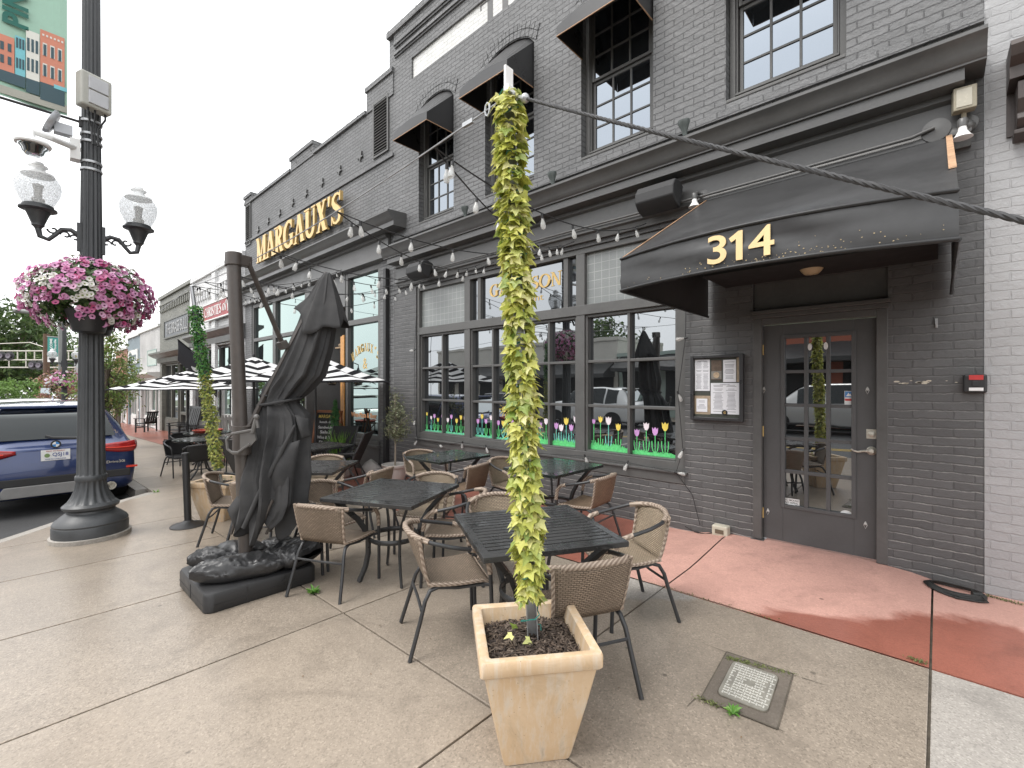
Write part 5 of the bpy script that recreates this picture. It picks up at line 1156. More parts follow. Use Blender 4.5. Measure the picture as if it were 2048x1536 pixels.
# small clear bulbs clipped round the tulip window
t = thing('window_bulbs', (-1.95, WY-.05, 1.5), 'small clear bulbs on black cord clipped round the tulip window', 'string lights', world=True)
pts = [W(x, y, WY-.05) for x, y in ((1372, 605), (1371, 676), (1356, 786), (1366, 900), (1352, 945), (1255, 925), (1170, 912), (1040, 905), (972, 893), (925, 885), (878, 890), (835, 880), (830, 840), (829, 700), (832, 640))]
mb = MB(); mb.tube(pts, .004, 5); mb.tube([pts[4], W(1385, 990, WY-.04), W(1400, 1050, WY-.04)], .004, 5); mb.build('cord', m_black, t)
for i, q in enumerate(pts[:-1]):
    o = bpy.data.objects.new('bulb', BULB); COL.objects.link(o); o.parent = t; o.location = q-Vector((-1.95, WY-.05, 1.5)); o.scale = (.8,)*3; o.rotation_euler = (rnd.uniform(-.5, .5), (1.4 if i % 3 == 1 else .3)*(1 if i % 2 else -1), 0)
# ------------------------------------------------------------------ folded cantilever umbrella
m_bronze = paint('bronze_mast_paint', (.062, .052, .046), .42, .18, 20, bmp=.12, bscale=160)
m_canvas, nt, out = _new('charcoal_canvas'); v = objc(nt)
wv = noise(nt, v, 260, 2); c = mixc(nt, mapr(nt, noise(nt, v, 4, 5, .6), .3, .7), (.030, .030, .031), (.058, .057, .057)); pbsdf(nt, out, c, .85, 0, bump(nt, mathn(nt, 'ADD', wv, mathn(nt, 'MULTIPLY', noise(nt, v, 14, 4), None, vb=2.0)), .3, .004), .25)
UB = Vector((-4.05, 1.28, gz(-4.05)))
um = thing('cantilever_umbrella', UB, 'folded black cantilever umbrella on bronze mast standing on weighted base', 'umbrella', world=True)
bz = UB.z
mb = MB()
def rbox(mb, x0, x1, y0, y1, z0, z1, r=.04, rt=.02, n=5):
    cx_, cy_ = (x0+x1)/2, (y0+y1)/2; hx, hy = (x1-x0)/2, (y1-y0)/2; rings = []
    for ins, z in ((0.008, z0), (0, z0+.012), (0, z1-rt), (rt*.3, z1-rt*.35), (rt, z1)):
        pts = []
        for sx, sy, a0 in ((1, 1, 0), (-1, 1, 90), (-1, -1, 180), (1, -1, 270)):
            for k in range(n): a = radians(a0+90*k/(n-1)); pts.append((cx_+sx*(hx-ins-r)+r*cos(a), cy_+sy*(hy-ins-r)+r*sin(a), z))
        rings.append(pts)
    m = len(rings[0]); mb.add([p for q in rings for p in q], [(j*m+i, j*m+(i+1) % m, (j+1)*m+(i+1) % m, (j+1)*m+i) for j in range(4) for i in range(m)] + [tuple(range(m))[::-1], tuple(4*m+i for i in range(m))])
bx0, bx1, by0, by1 = -4.42, -3.68, .90, 1.68
rbox(mb, bx0, bx1, by0, by1, bz+.004, bz+.150, .06, .028, 7)
for k in (.34, .68): mb.bx(bx1-.012, bx1+.003, by0+(by1-by0)*k-.004, by0+(by1-by0)*k+.004, bz+.02, bz+.13)
mb.bx(-4.05-.004, -4.05+.004, by0-.003, by0+.02, bz+.02, bz+.12); mb.obx((bx1+.004, 1.42, bz+.09), (.006, .03, .02)); mb.bx(bx0+.05, bx1-.05, by0-.002, by0+.01, bz+.062, bz+.066); mb.bx(bx1-.01, bx1+.002, by0+.06, by1-.06, bz+.062, bz+.066)
mb.build('weight_base', paint('black_base_plastic', (.022, .022, .023), .45, .2, 6, bmp=.15, bscale=90), um, smooth=35)
mb = MB(); MT = D(467, 520, 3.70)
pts = [UB.lerp(MT, k/8)+Vector((0, 0, .06*(1-k/8))) for k in range(9)]; mb.tube(pts, .068, 20, sq=.72); mb.lathe([(.10, 0), (.10, .012), (.08, .03), (.07, .03)], 20, UB+Vector((0, 0, .146))); mb.build('mast', m_bronze, um, smooth=50)
mb = MB(); mb.tube([MT+Vector((0, 0, -.05)), MT+Vector((0, 0, .055))], .080, 20, sq=.75); mb.obx(MT+Vector((.02, .07, .0)), (.07, .10, .085), Matrix.Rotation(.2, 3, 'Z')); mb.build('mast_cap', m_bronze, um, smooth=40, bevel=.006)
HUB = D(654, 546, 4.16); JN = D(566, 690, 3.93)
mb = MB(); a = MT+Vector((.03, .10, -.01)); mb.tube([a, JN], .036, 4, sq=.62); mb.obx(JN, (.10, .06, .07), Matrix.Rotation(.5, 3, 'X')); mb.build('strut', m_bronze, um, bevel=.005)
CR = D(484, 880, 3.64)
mb = MB(); mb.tube([CR, D(540, 770, 3.84), HUB], .022, 6); mb.tube([CR+Vector((0, 0, -.11)), CR+Vector((0, 0, .11))], .085, 16, sq=.75)
mb.build('main_arm', m_bronze, um, smooth=40)
mb = MB(); hb = lambda px, py: D(px, py, 3.52)
mb.tube([hb(505, 860), hb(463, 868), hb(453, 880), hb(455, 898), hb(464, 905), hb(476, 905), hb(500, 888)], .011, 6); mb.tube([hb(512, 838), hb(505, 866)], .016, 8); mb.sphere(hb(513, 834), .022, 8, 6); mb.tube([hb(516, 856), hb(513, 838)], .012, 6)
mb.prism([hb(480, 868), hb(508, 862), hb(512, 880), hb(500, 893), hb(480, 898)], FW*.02)
mb.build('crank_handle', paint('grey_crank', (.12, .115, .11), .4, .15), um, smooth=40)
# canopy hanging in folds down the arm
RING = [(548, 655, 7, 4.16), (566, 651, 17, 4.15), (600, 645, 30, 4.13), (650, 634, 37, 4.08), (700, 619, 44, 4.03), (750, 599, 49, 3.98), (778, 576, 45, 3.94), (797, 562, 36, 3.90), (806, 559, 35, 3.89), (830, 567, 46, 3.87), (865, 567, 50, 3.84), (900, 561, 52, 3.81), (950, 555, 57, 3.77), (1000, 551, 56, 3.73), (1030, 540, 50, 3.70), (1052, 526, 42, 3.67)]
def ringat(v):
    f = v*(len(RING)-1); i = min(len(RING)-2, int(f)); g = f-i; return [RING[i][k]*(1-g)+RING[i+1][k]*g for k in range(4)]
def cano(u, v):
    y, x, hw, d = ringat(v); a = 2*pi*u; c = D(x, y, d); r = hw*d/FPX*(.90+.10*v)
    tight = exp(-((v-.52)/.05)**2); a2 = a+.16*sin(v*4.2+1)+.10*MN.noise(Vector((cos(a)*1.2, sin(a)*1.2, v*3.5)))
    pl_ = (.46-abs(sin(4*a2+.6)))*.40+.16*(.5-abs(sin(6.5*a2-v*2.2)))+.10*MN.noise(Vector((cos(a)*2, sin(a)*2, v*5+3)))+.05*(.5-abs(MN.noise(Vector((cos(a)*5, sin(a)*5, v*9))))*2)
    hem = max(0, v-.86)/.14
    rr = r*(1+pl_*(1-.5*tight)*(.35+.85*v)); p = c+RT*cos(a)*rr+FW*sin(a)*rr*.95
    p.z += hem*(.16*(abs(sin(2.5*a+.5))-.55)+.06*sin(8*a2)); return p
mb = MB(); mb.grid(cano, 208, 110, True); mb.build('canopy', m_canvas, um, smooth=28, solid=.003)
def hood(u, v):
    a = 2*pi*u; k = 5; e = ((a+.55)/(2*pi)*k) % 1; poly = cos(pi/k)/cos((e-.5)*2*pi/k); cr = abs(2*e-1)
    c = D(655-10*v, 546+104*v, 4.16-.07*v); r = (.022+.225*v**.9)*poly*(1-.10*v*(1-cr)*1.2+.02*sin(11*a+v*3)*v)
    p = c+RT*cos(a)*r+FW*sin(a)*r
    p.z += v*v*(.19*max(0, -cos(a))**2+.05*max(0, cos(a))-.07*max(0, -sin(a)))-.045*v*v*cr+.02*v*MN.noise(Vector((cos(a)*2, sin(a)*2, v*3))); return p
mb = MB(); mb.grid(hood, 100, 18, True); mb.build('vent_hood', m_canvas, um, smooth=22, solid=.003)
mb = MB(); y, x, hw, d = 802, 560, 37, 3.89; c = D(x, y, d); r = hw*d/FPX*1.02
mb.tube([c+RT*cos(a)*r+FW*sin(a)*r+Vector((0, 0, .03*sin(a+1))) for a in [2*pi*k/28 for k in range(28)]], .011, 6, closed=True, sq=2.0); mb.tube([c-RT*r, D(520, 790, 3.8), D(535, 792, 3.78)], .01, 6); mb.build('tie_strap', m_canvas, um, smooth=60)
mb = MB()
for px, py, d, qx, qy in ((560, 1010, 3.6, 532, 1068), (500, 990, 3.62, 488, 1052), (545, 1000, 3.56, 515, 1070), (480, 1010, 3.62, 462, 1068), (585, 1000, 3.7, 540, 1063)): mb.tube([D(px, py, d), D(qx, qy, d-.01)], .011, 5)
mb.build('rib_end', m_bronze, um)
mb = MB()                                         # loose folded corners of cloth
def flap(p):
    pts = [D(*q) for q in p]; mb.grid(lambda u, v: (pts[0].lerp(pts[1], u)).lerp(pts[3].lerp(pts[2], u), v)-FW*(.05*sin(pi*u)*sin(pi*v)), 8, 8)
flap([(540, 900, 3.66), (600, 880, 3.66), (580, 1000, 3.62), (532, 984, 3.60)]); mb.tube([D(590, 850, 3.70), D(562, 905, 3.62), D(520, 985, 3.56), D(487, 1056, 3.52)], [.010, .020, .021, .018], 8); flap([(480, 985, 3.66), (497, 1000, 3.60), (470, 1055, 3.6), (455, 1020, 3.66)]); flap([(590, 830, 3.74), (618, 838, 3.78), (622, 872, 3.76), (604, 878, 3.70)])
mb.build('loose_fold', m_canvas, um, smooth=75, solid=.004)
# sandbags on the base
m_bag = paint('black_sandbag_vinyl', (.024, .024, .025), .36, .3, 5, bmp=1.0, bscale=16)
def sandbag(name, c, L_, w, h, deg, label, seed, gather=False, tilt=0):
    mb = MB(); r = random.Random(seed); M = Matrix.Rotation(radians(deg), 3, 'Z') @ Matrix.Rotation(radians(tilt), 3, 'Y'); c = Vector(c)
    def f(u, v):
        a = 2*pi*u; t = 2*v-1; g = max(.42, 1-max(0, -t-.3)*.8) if gather else 1.0
        wy = w/2*(1-.22*abs(t)**6)*g; hz = h/2*max(.05, 1-abs(t)**3.6)**.55*(.75+.25*g)
        y = math.copysign(abs(cos(a))**.75, cos(a))*wy; z = math.copysign(abs(sin(a))**.9, sin(a))*hz
        rid = lambda q, k: 1-abs(MN.noise(Vector((t*q+seed*3.1, cos(a)*q*.5, sin(a)*q*.5+k))))*2
        n = MN.noise(Vector((t*2.2, cos(a)*1.4, sin(a)*1.4+seed)))*.022+.016*(rid(3.2, 1)-.5)+.009*(rid(8, 4)-.5)
        if gather and t < -.2: n += .010*sin(13*a+t*4)*min(1, (-t-.2)*1.6)
        if sin(a) < 0: n *= .3
        return c+M @ Vector((t*L_/2+.012*MN.noise(Vector((y*14, z*8, seed)))*abs(t), y*(1+n*2.5), h*.42+z+n*(1 if sin(a) > 0 else .4)))
    mb.grid(f, 56, 60, True); return tag(mb.build(name, m_bag, smooth=70, loc=c), label, 'sandbag', 'sandbags on the umbrella base')
bt = bz+.146
sandbag('sandbag', (-3.87, 1.17, bt), .62, .28, .165, 74, 'long black sandbag with gathered end across the front of umbrella base', 1, True)
sandbag('sandbag', (-3.84, 1.55, bt+.01), .36, .36, .185, 20, 'plump square black sandbag at right of the umbrella mast', 2)
sandbag('sandbag', (-4.26, 1.20, bt), .54, .27, .155, 78, 'flatter black sandbag at left behind the gathered one', 3, True)
sandbag('sandbag', (-4.12, 1.58, bt), .46, .22, .13, 4, 'black sandbag lying behind the umbrella mast', 4)
# ------------------------------------------------------------------ stanchion
q = G(376, 1052); t = thing('stanchion', q, 'black plastic stanchion post on a round base beside far planter', 'stanchion', world=True)
mb = MB(); mb.lathe([(.175, 0), (.178, .012), (.165, .022), (.06, .05), (.045, .065), (.04, .07)], 32, q); mb.build('base', m_black, t, smooth=40)
mb = MB(); qt = D(371, 908, (q-CAM).dot(FW)); mb.tube([q+Vector((0, 0, .06)), qt], .037, 14); mb.lathe([(.039, -.015), (.039, .008), (.03, .016), (0, .016)], 14, qt); mb.build('post', m_black, t, smooth=40)
# ------------------------------------------------------------------ street lamps
m_iron = paint('dark_lamp_iron', (.046, .049, .052), .42, .2, 8, bmp=.2, bscale=60)
m_globe, nt, out = _new('pebbled_acrylic'); v = objc(nt); vv = nt.nodes.new('ShaderNodeTexVoronoi'); vv.inputs['Scale'].default_value = 75; L(nt, v, vv.inputs['Vector'])
p_ = nt.nodes.new('ShaderNodeBsdfPrincipled'); p_.inputs['Base Color'].default_value = (.72, .73, .73, 1); p_.inputs['Roughness'].default_value = .12; L(nt, bump(nt, vv.outputs['Distance'], .8, .01), p_.inputs['Normal'])
tr_ = nt.nodes.new('ShaderNodeBsdfTransparent'); tr_.inputs['Color'].default_value = (.93, .94, .95, 1); tl = nt.nodes.new('ShaderNodeBsdfTranslucent'); tl.inputs['Color'].default_value = (.8, .81, .81, 1)
m1 = nt.nodes.new('ShaderNodeMixShader'); m1.inputs[0].default_value = .45; L(nt, p_.outputs[0], m1.inputs[1]); L(nt, tl.outputs[0], m1.inputs[2])
m2 = nt.nodes.new('ShaderNodeMixShader'); L(nt, mapr(nt, vv.outputs['Distance'], .1, .6, .18, .6), m2.inputs[0]); L(nt, m1.outputs[0], m2.inputs[1]); L(nt, tr_.outputs[0], m2.inputs[2]); L(nt, m2.outputs[0], out.inputs[0])
def make_lamp():
    t = thing('street_lamp'); mb = MB()
    mb.lathe([(.34, -.05), (.34, .05), (.33, .055)], 40); mb.build('footing', m_curb, t, smooth=40)
    mb = MB(); mb.lathe([(.318, .055), (.318, .15), (.31, .165), (.315, .18), (.30, .21), (.255, .25), (.205, .29), (.20, .31), (.235, .335), (.24, .36), (.215, .385)], 48); mb.build('base', m_iron, t, smooth=35)
    mb = MB(); mb.lathe([(.215, .385), (.20, .40), (.165, .46), (.14, .53), (.128, .60), (.125, .625)], 96, flute=.10, nfl=16, frange=(.386, .62)); mb.lathe([(.133, .625), (.135, .64), (.135, .67), (.128, .68)], 32); mb.build('flared_collar', m_iron, t, smooth=50)
    mb = MB(); mb.lathe([(.124, .68), (.122, .70), (.110, 1.6), (.098, 2.8), (.082, 4.4), (.075, 6.3)], 112, flute=.13, nfl=14, frange=(.69, 6.3)); mb.build('fluted_shaft', m_iron, t, smooth=50)
    for s in (-1, 1):
        mb = MB(); z = 3.24
        mb.tube([(0, s*.09, z+.01), (0, s*.16, z+.06), (0, s*.23, z+.05), (0, s*.28, z-.02), (0, s*.33, z-.08), (0, s*.39, z-.06), (0, s*.405, z+.02)], [.026, .024, .021, .02, .022, .024, .026], 10)
        for cy_, cz, r0_, st_ in ((.20, -.005, .045, 1), (.295, .03, .045, -1), (.13, -.02, .04, 1)):
            mb.tube([(0, s*(cy_+r0_*(1-k/14)*cos(k*.5*st_)), z+cz+r0_*(1-k/14)*sin(k*.5*st_)) for k in range(12)], .010, 6)
        mb.obx((0, s*.10, z), (.06, .03, .30)); arm = mb.build('bracket_arm', m_iron, t, smooth=50)
        c = (0, s*.405, z)
        mb = MB(); mb.lathe([(.03, .02), (.034, .03), (.05, .045), (.05, .06), (.055, .075), (.085, .16), (.10, .19), (.135, .20), (.145, .205), (.145, .22), (.12, .225), (.12, .25), (.105, .26)], 28, c, flute=.06, nfl=14, frange=(.07, .18)); mb.build('lamp_cup', m_iron, arm, smooth=40)
        mb = MB(); mb.lathe([(.11, .255), (.135, .30), (.165, .37), (.178, .44), (.172, .49), (.15, .535), (.125, .56)], 32, c); mb.build('globe', m_globe, arm, smooth=60)
        mb = MB(); mb.lathe([(.13, .555), (.125, .575), (.08, .59), (.06, .60), (.055, .63), (.075, .645), (.075, .655), (.045, .665), (.045, .685), (.03, .70), (0, .71)], 24, c); mb.build('globe_cap', paint('white_acrylic_cap', (.82, .83, .83), .3, .06), arm, smooth=40)
        mb = MB(); mb.lathe([(.05, .26), (.05, .32), (.03, .33), (.035, .42), (.045, .46), (0, .48)], 14, c); mb.build('lamp_bulb', paint('frosted_bulb', (.45, .44, .42), .4, .2), arm, smooth=50)
    return t
lamp = make_lamp(); LX, LY = -6.78, .60; lamp.location = (LX, LY, gz(LX)); tag(lamp, 'dark fluted street lamp with two globes beside the blue car', 'street lamp', 'twin globe street lamps')
lamp2 = copy_tree(lamp); lamp2.location = (-30.5, 1.75, gz(-30.5)); tag(lamp2, 'distant street lamp with white globes seen left of the near lamp shaft', 'street lamp', 'twin globe street lamps')
lz = gz(LX)
m_fgreen = leafmat('petunia_leaves', [(.05, .11, .03), (.09, .17, .045), (.035, .075, .02), (.13, .20, .06)], .5, .25)
m_pink = leafmat('pink_petals', [(.66, .28, .50), (.76, .42, .64), (.58, .16, .38), (.80, .54, .71), (.50, .07, .20), (.72, .36, .58)], .5, .3); m_pc = paint('petal_throat', (.14, .02, .09), .6, .2)
m_wpet = leafmat('white_petals', [(.78, .76, .72), (.70, .68, .62), (.80, .78, .76)], .5, .3); m_wc = paint('white_throat', (.25, .30, .10), .6, .2)
def flower(mb, c, n, r):
    n = n.normalized(); u = n.orthogonal().normalized(); v = n.cross(u); k = 10; a0 = rnd.random()*6
    ring = [c+(u*cos(a0+2*pi*i/k)+v*sin(a0+2*pi*i/k))*r*(1.0 if i % 2 else .88)+n*.004*(i % 2) for i in range(k)]; mid = [c+(u*cos(a0+2*pi*i/k)+v*sin(a0+2*pi*i/k))*r*.30-n*r*.15 for i in range(k)]
    mb.cur = 0; mb.add(ring+mid, [(i, (i+1) % k, k+(i+1) % k, k+i) for i in range(k)]); mb.cur = 1; mb.add(mid+[c-n*r*.5], [(i, (i+1) % k, k) for i in range(k)])
def quadleaf(mb, c, n, s, rr):
    n = n.normalized(); u = (n.cross(Vector((rr.uniform(-1, 1), rr.uniform(-1, 1), rr.uniform(-1, 1)))) ); u = u.normalized() if u.length > 1e-3 else n.orthogonal(); v = n.cross(u)
    mb.add([c-u*s, c-v*s*.42+n*s*.1, c+u*s, c+v*s*.42+n*s*.1], [(0, 1, 2, 3)])
def basket(name, c, R, H, nf, nl, label, fs=.034):
    t = thing(name, c, label, 'flower basket', 'petunia baskets on lamp posts', world=True); r = random.Random(11); c = Vector(c)
    for pv in (-FW*.17+RT*.13, FW*.16-RT*.10):
        mb = MB(); mb.lathe([(.08, -.40), (.13, -.39), (.175, -.22), (.19, -.17), (.175, -.165), (.15, -.18)], 24, c+pv); mb.build('pot', m_black, t, smooth=40)
    def spt():
        while True:
            d = Vector((r.gauss(0, 1), r.gauss(0, 1), r.gauss(0, 1))).normalized()
            if d.z < -.85 or (d.z < -.35 and (d-Vector((0, 0, d.z))).normalized().dot(-FW) > .25 and abs(d.dot(RT)-.12) < .26): continue
            k = 1+.13*MN.noise(d*2.4+Vector((3, 1, 2))); zz = d.z*H*(1.0 if d.z > 0 else .95)*k
            p = Vector((d.x*R*k*(1-.12*max(0, -d.z)), d.y*R*k, zz)); return c+p, Vector((d.x, d.y, d.z*.7+.12))
    mb = MB()
    for i in range(nl):
        p, n = spt(); p = c+(p-c)*r.uniform(.55, 1.0); quadleaf(mb, p, (n+Vector((r.uniform(-.6, .6),)*3)), r.uniform(.018, .045)*R/.5, r)
    mb.build('foliage', m_fgreen, t)
    mp, mw = MB(), MB()
    for i in range(nf):
        p, n = spt(); white = MN.noise((p-c)*5.5+Vector((7, 0, 0))) > .12; n = n+Vector((r.uniform(-.5, .5), r.uniform(-.5, .5), r.uniform(-.3, .5))); p = c+(p-c)*r.uniform(.93, 1.06)
        flower(mw if white else mp, p, n, fs*r.uniform(.7, 1.12)*(.85 if white else 1))
    mp.build('pink_petunias', [m_pink, m_pc], t); mw.build('white_petunias', [m_wpet, m_wc], t); return t
basket('flower_basket', (LX, LY, lz+2.60), .53, .40, 1250, 3800, 'big round basket of pink and white petunias on near lamp shaft')
b2 = basket('flower_basket', (-30.5, 1.75, gz(-30.5)+2.5), .6, .4, 160, 500, 'far basket of red pink flowers on distant street lamp', .06)
mb = MB(); c = Vector((LX, LY, lz+2.86)); mb.tube([c+Vector((0, -.25, 0)), c+Vector((0, .2, 0))], .018, 6); mb.lathe([(.125, -.03), (.125, .03)], 20, c); tag(mb.build('basket_clamp', m_black, loc=c), 'black clamp bar round the lamp shaft above pink petunias', 'clamp')
# things strapped to the near lamp
c = D(188, 188, 4.93); t = thing('junction_box', c, 'grey weatherproof box strapped high on near lamp shaft', 'box', world=True)
M = Matrix.Rotation(radians(18), 3, 'Z'); mb = MB(); mb.obx(c, (.13, .27, .36), M); mb.build('housing', paint('light_grey_box', (.42, .42, .38), .5, .08), t, bevel=.02, seg=3)
mb = MB()
for dz in (-.075, .075): mb.obx(c+M @ Vector((.07, .01, dz)), (.02, .17, .135), M)
mb.build('panel', paint('silver_panel', (.50, .51, .53), .4, .06), t, bevel=.005)
mb = MB()
for dy in (-.06, 0.0, .09): mb.tube([c+M @ Vector((.02, dy, -.18)), c+M @ Vector((.02, dy, -.24)), c+M @ Vector((0, dy*.4, -.36)), c+M @ Vector((.02, dy*.3, -.55))], .010, 6)
mb.build('cable', m_black, t)
cc_ = D(66, 290, 4.55); t = thing('dome_camera', (LX, LY, lz+4.2), 'white and black dome security camera on pole arm', 'security camera', world=True)
mb = MB(); ap = Vector((LX, LY-.1, lz+4.18)); mb.obx(ap+Vector((0, -.03, -.02)), (.12, .08, .22)); mb.tube([ap, cc_+Vector((0, .12, .12)), cc_+Vector((0, 0, .13)), cc_+Vector((0, 0, .06))], .032, 8); mb.build('arm', m_white, t, smooth=40, bevel=.004)
mb = MB(); mb.lathe([(0, .07), (.06, .06), (.12, .035), (.135, .01), (.13, -.005), (.11, -.01)], 28, cc_); mb.build('housing', m_white, t, smooth=40)
mb = MB(); mb.lathe([(.11, -.011), (.105, -.03), (.085, -.05), (.078, -.08), (.05, -.105), (0, -.115)], 24, cc_); mb.build('dome', glassmat('dark_dome', .1), t, smooth=50)
mb = MB(); p = Vector((LX, LY-.14, lz+4.34)); mb.lathe([(.11, 0), (.13, .03), (.13, .05), (.10, .03), (0, .02)], 18, p+Vector((.02, -.14, .03)), (0, -.8, .35)); mb.obx(p+Vector((0, -.08, 0)), (.1, .14, .1)); tag(mb.build('flood_lamp', paint('grey_aluminium', (.4, .41, .43), .4, .1, metal=.4), smooth=40, loc=p), 'small grey dish antenna beside the dome camera', 'antenna')
mb = MB()
for z in (3.98, 4.06, 4.28, 4.36, 4.5): mb.lathe([(.094, -.012), (.096, 0), (.094, .012)], 18, (LX, LY, lz+z))
tag(mb.build('strap_band', m_steel, smooth=40, loc=(LX, LY, lz+4)), 'steel bands strapping fittings to the near lamp shaft', 'straps')
# banner
BX = LX; by1_, by0_ = LY-.19, LY-.82; bzb, bzt = lz+4.50, lz+6.0
t = thing('street_banner', (BX, LY, bzb), 'mint green street banner with painted house fronts, cut by left edge', 'banner', world=True)
mb = MB(); mb.grid(lambda u, v: Vector((BX+.012*sin(u*7+v*2), by0_+(by1_-by0_)*u, bzb+(bzt-bzb)*v)), 12, 20); bn = mb.build('cloth', paint('mint_cloth', (.36, .56, .45), .7, .06), t, solid=.004)
mb = MB(); mb.tube([(BX, by1_+.2, bzb-.02), (BX, by0_, bzb-.02)], .014, 8); mb.tube([(BX, by1_+.2, bzt+.02), (BX, by0_, bzt+.02)], .014, 8); mb.obx((BX, by1_+.13, bzb-.02), (.06, .08, .10)); mb.build('bracket', m_black, t, smooth=40)
mb = MB(); ms = [paint('banner_salmon', (.62, .25, .17), .7, .1), paint('banner_sky', (.20, .52, .58), .7, .1), paint('banner_white', (.72, .72, .66), .7, .05), paint('banner_ink', (.055, .10, .12), .7, .1), paint('banner_green', (.02, .14, .11), .7, .1), paint('banner_grey', (.38, .38, .33), .7, .1)]
def bq(y0, y1, z0, z1, m, d): mb.cur = m; mb.bx(BX+.018+d, BX+.020+d, by1_-y1, by1_-y0, bzb+z0, bzb+z1)
bq(.0, .62, .02, .10, 5, 0); bq(.02, .20, .10, .80, 0, 0); bq(.205, .30, .12, .74, 2, 0); bq(.305, .375, .14, .64, 1, 0); bq(.38, .60, .16, .60, 0, 0)
bq(.02, .20, .08, .26, 3, .002); bq(.205, .30, .11, .25, 3, .002); bq(.305, .60, .14, .25, 3, .002); bq(.0, .10, .24, .28, 1, .004)
for i in range(3):
    for z in (.33, .54): bq(.04+i*.055, .072+i*.055, z, z+.13, 2, .003); bq(.045+i*.055, .067+i*.055, z, z+.115, 3, .005)
    for z in (.33, .53): bq(.215+i*.03, .233+i*.03, z, z+.13, 3, .003); bq(.312+i*.021, .326+i*.021, z-.01, z+.09, 3, .003)
    for z in (.32, .45): bq(.40+i*.05, .425+i*.05, z, z+.08, 3, .003)
for i in range(6): bq(.03+i*.028, .045+i*.028, .74, .76, 2, .003)
mb.build('painted_fronts', ms, bn)
mb = MB(); me = textmesh('PINEVILLE', .24, .008, .001); My = Matrix(((0, 0, 1, BX+.019), (0, -1, 0, by1_-.29), (1, 0, 0, bzb+.72), (0, 0, 0, 1))); mb.mesh(me, My); me2 = textmesh('up', .16, .006, .001); mb.mesh(me2, Matrix(((0, 0, 1, BX+.019), (1, 0, 0, by1_-.24), (0, 1, 0, bzb+1.20), (0, 0, 0, 1)))); mb.build('lettering', ms[4], bn)
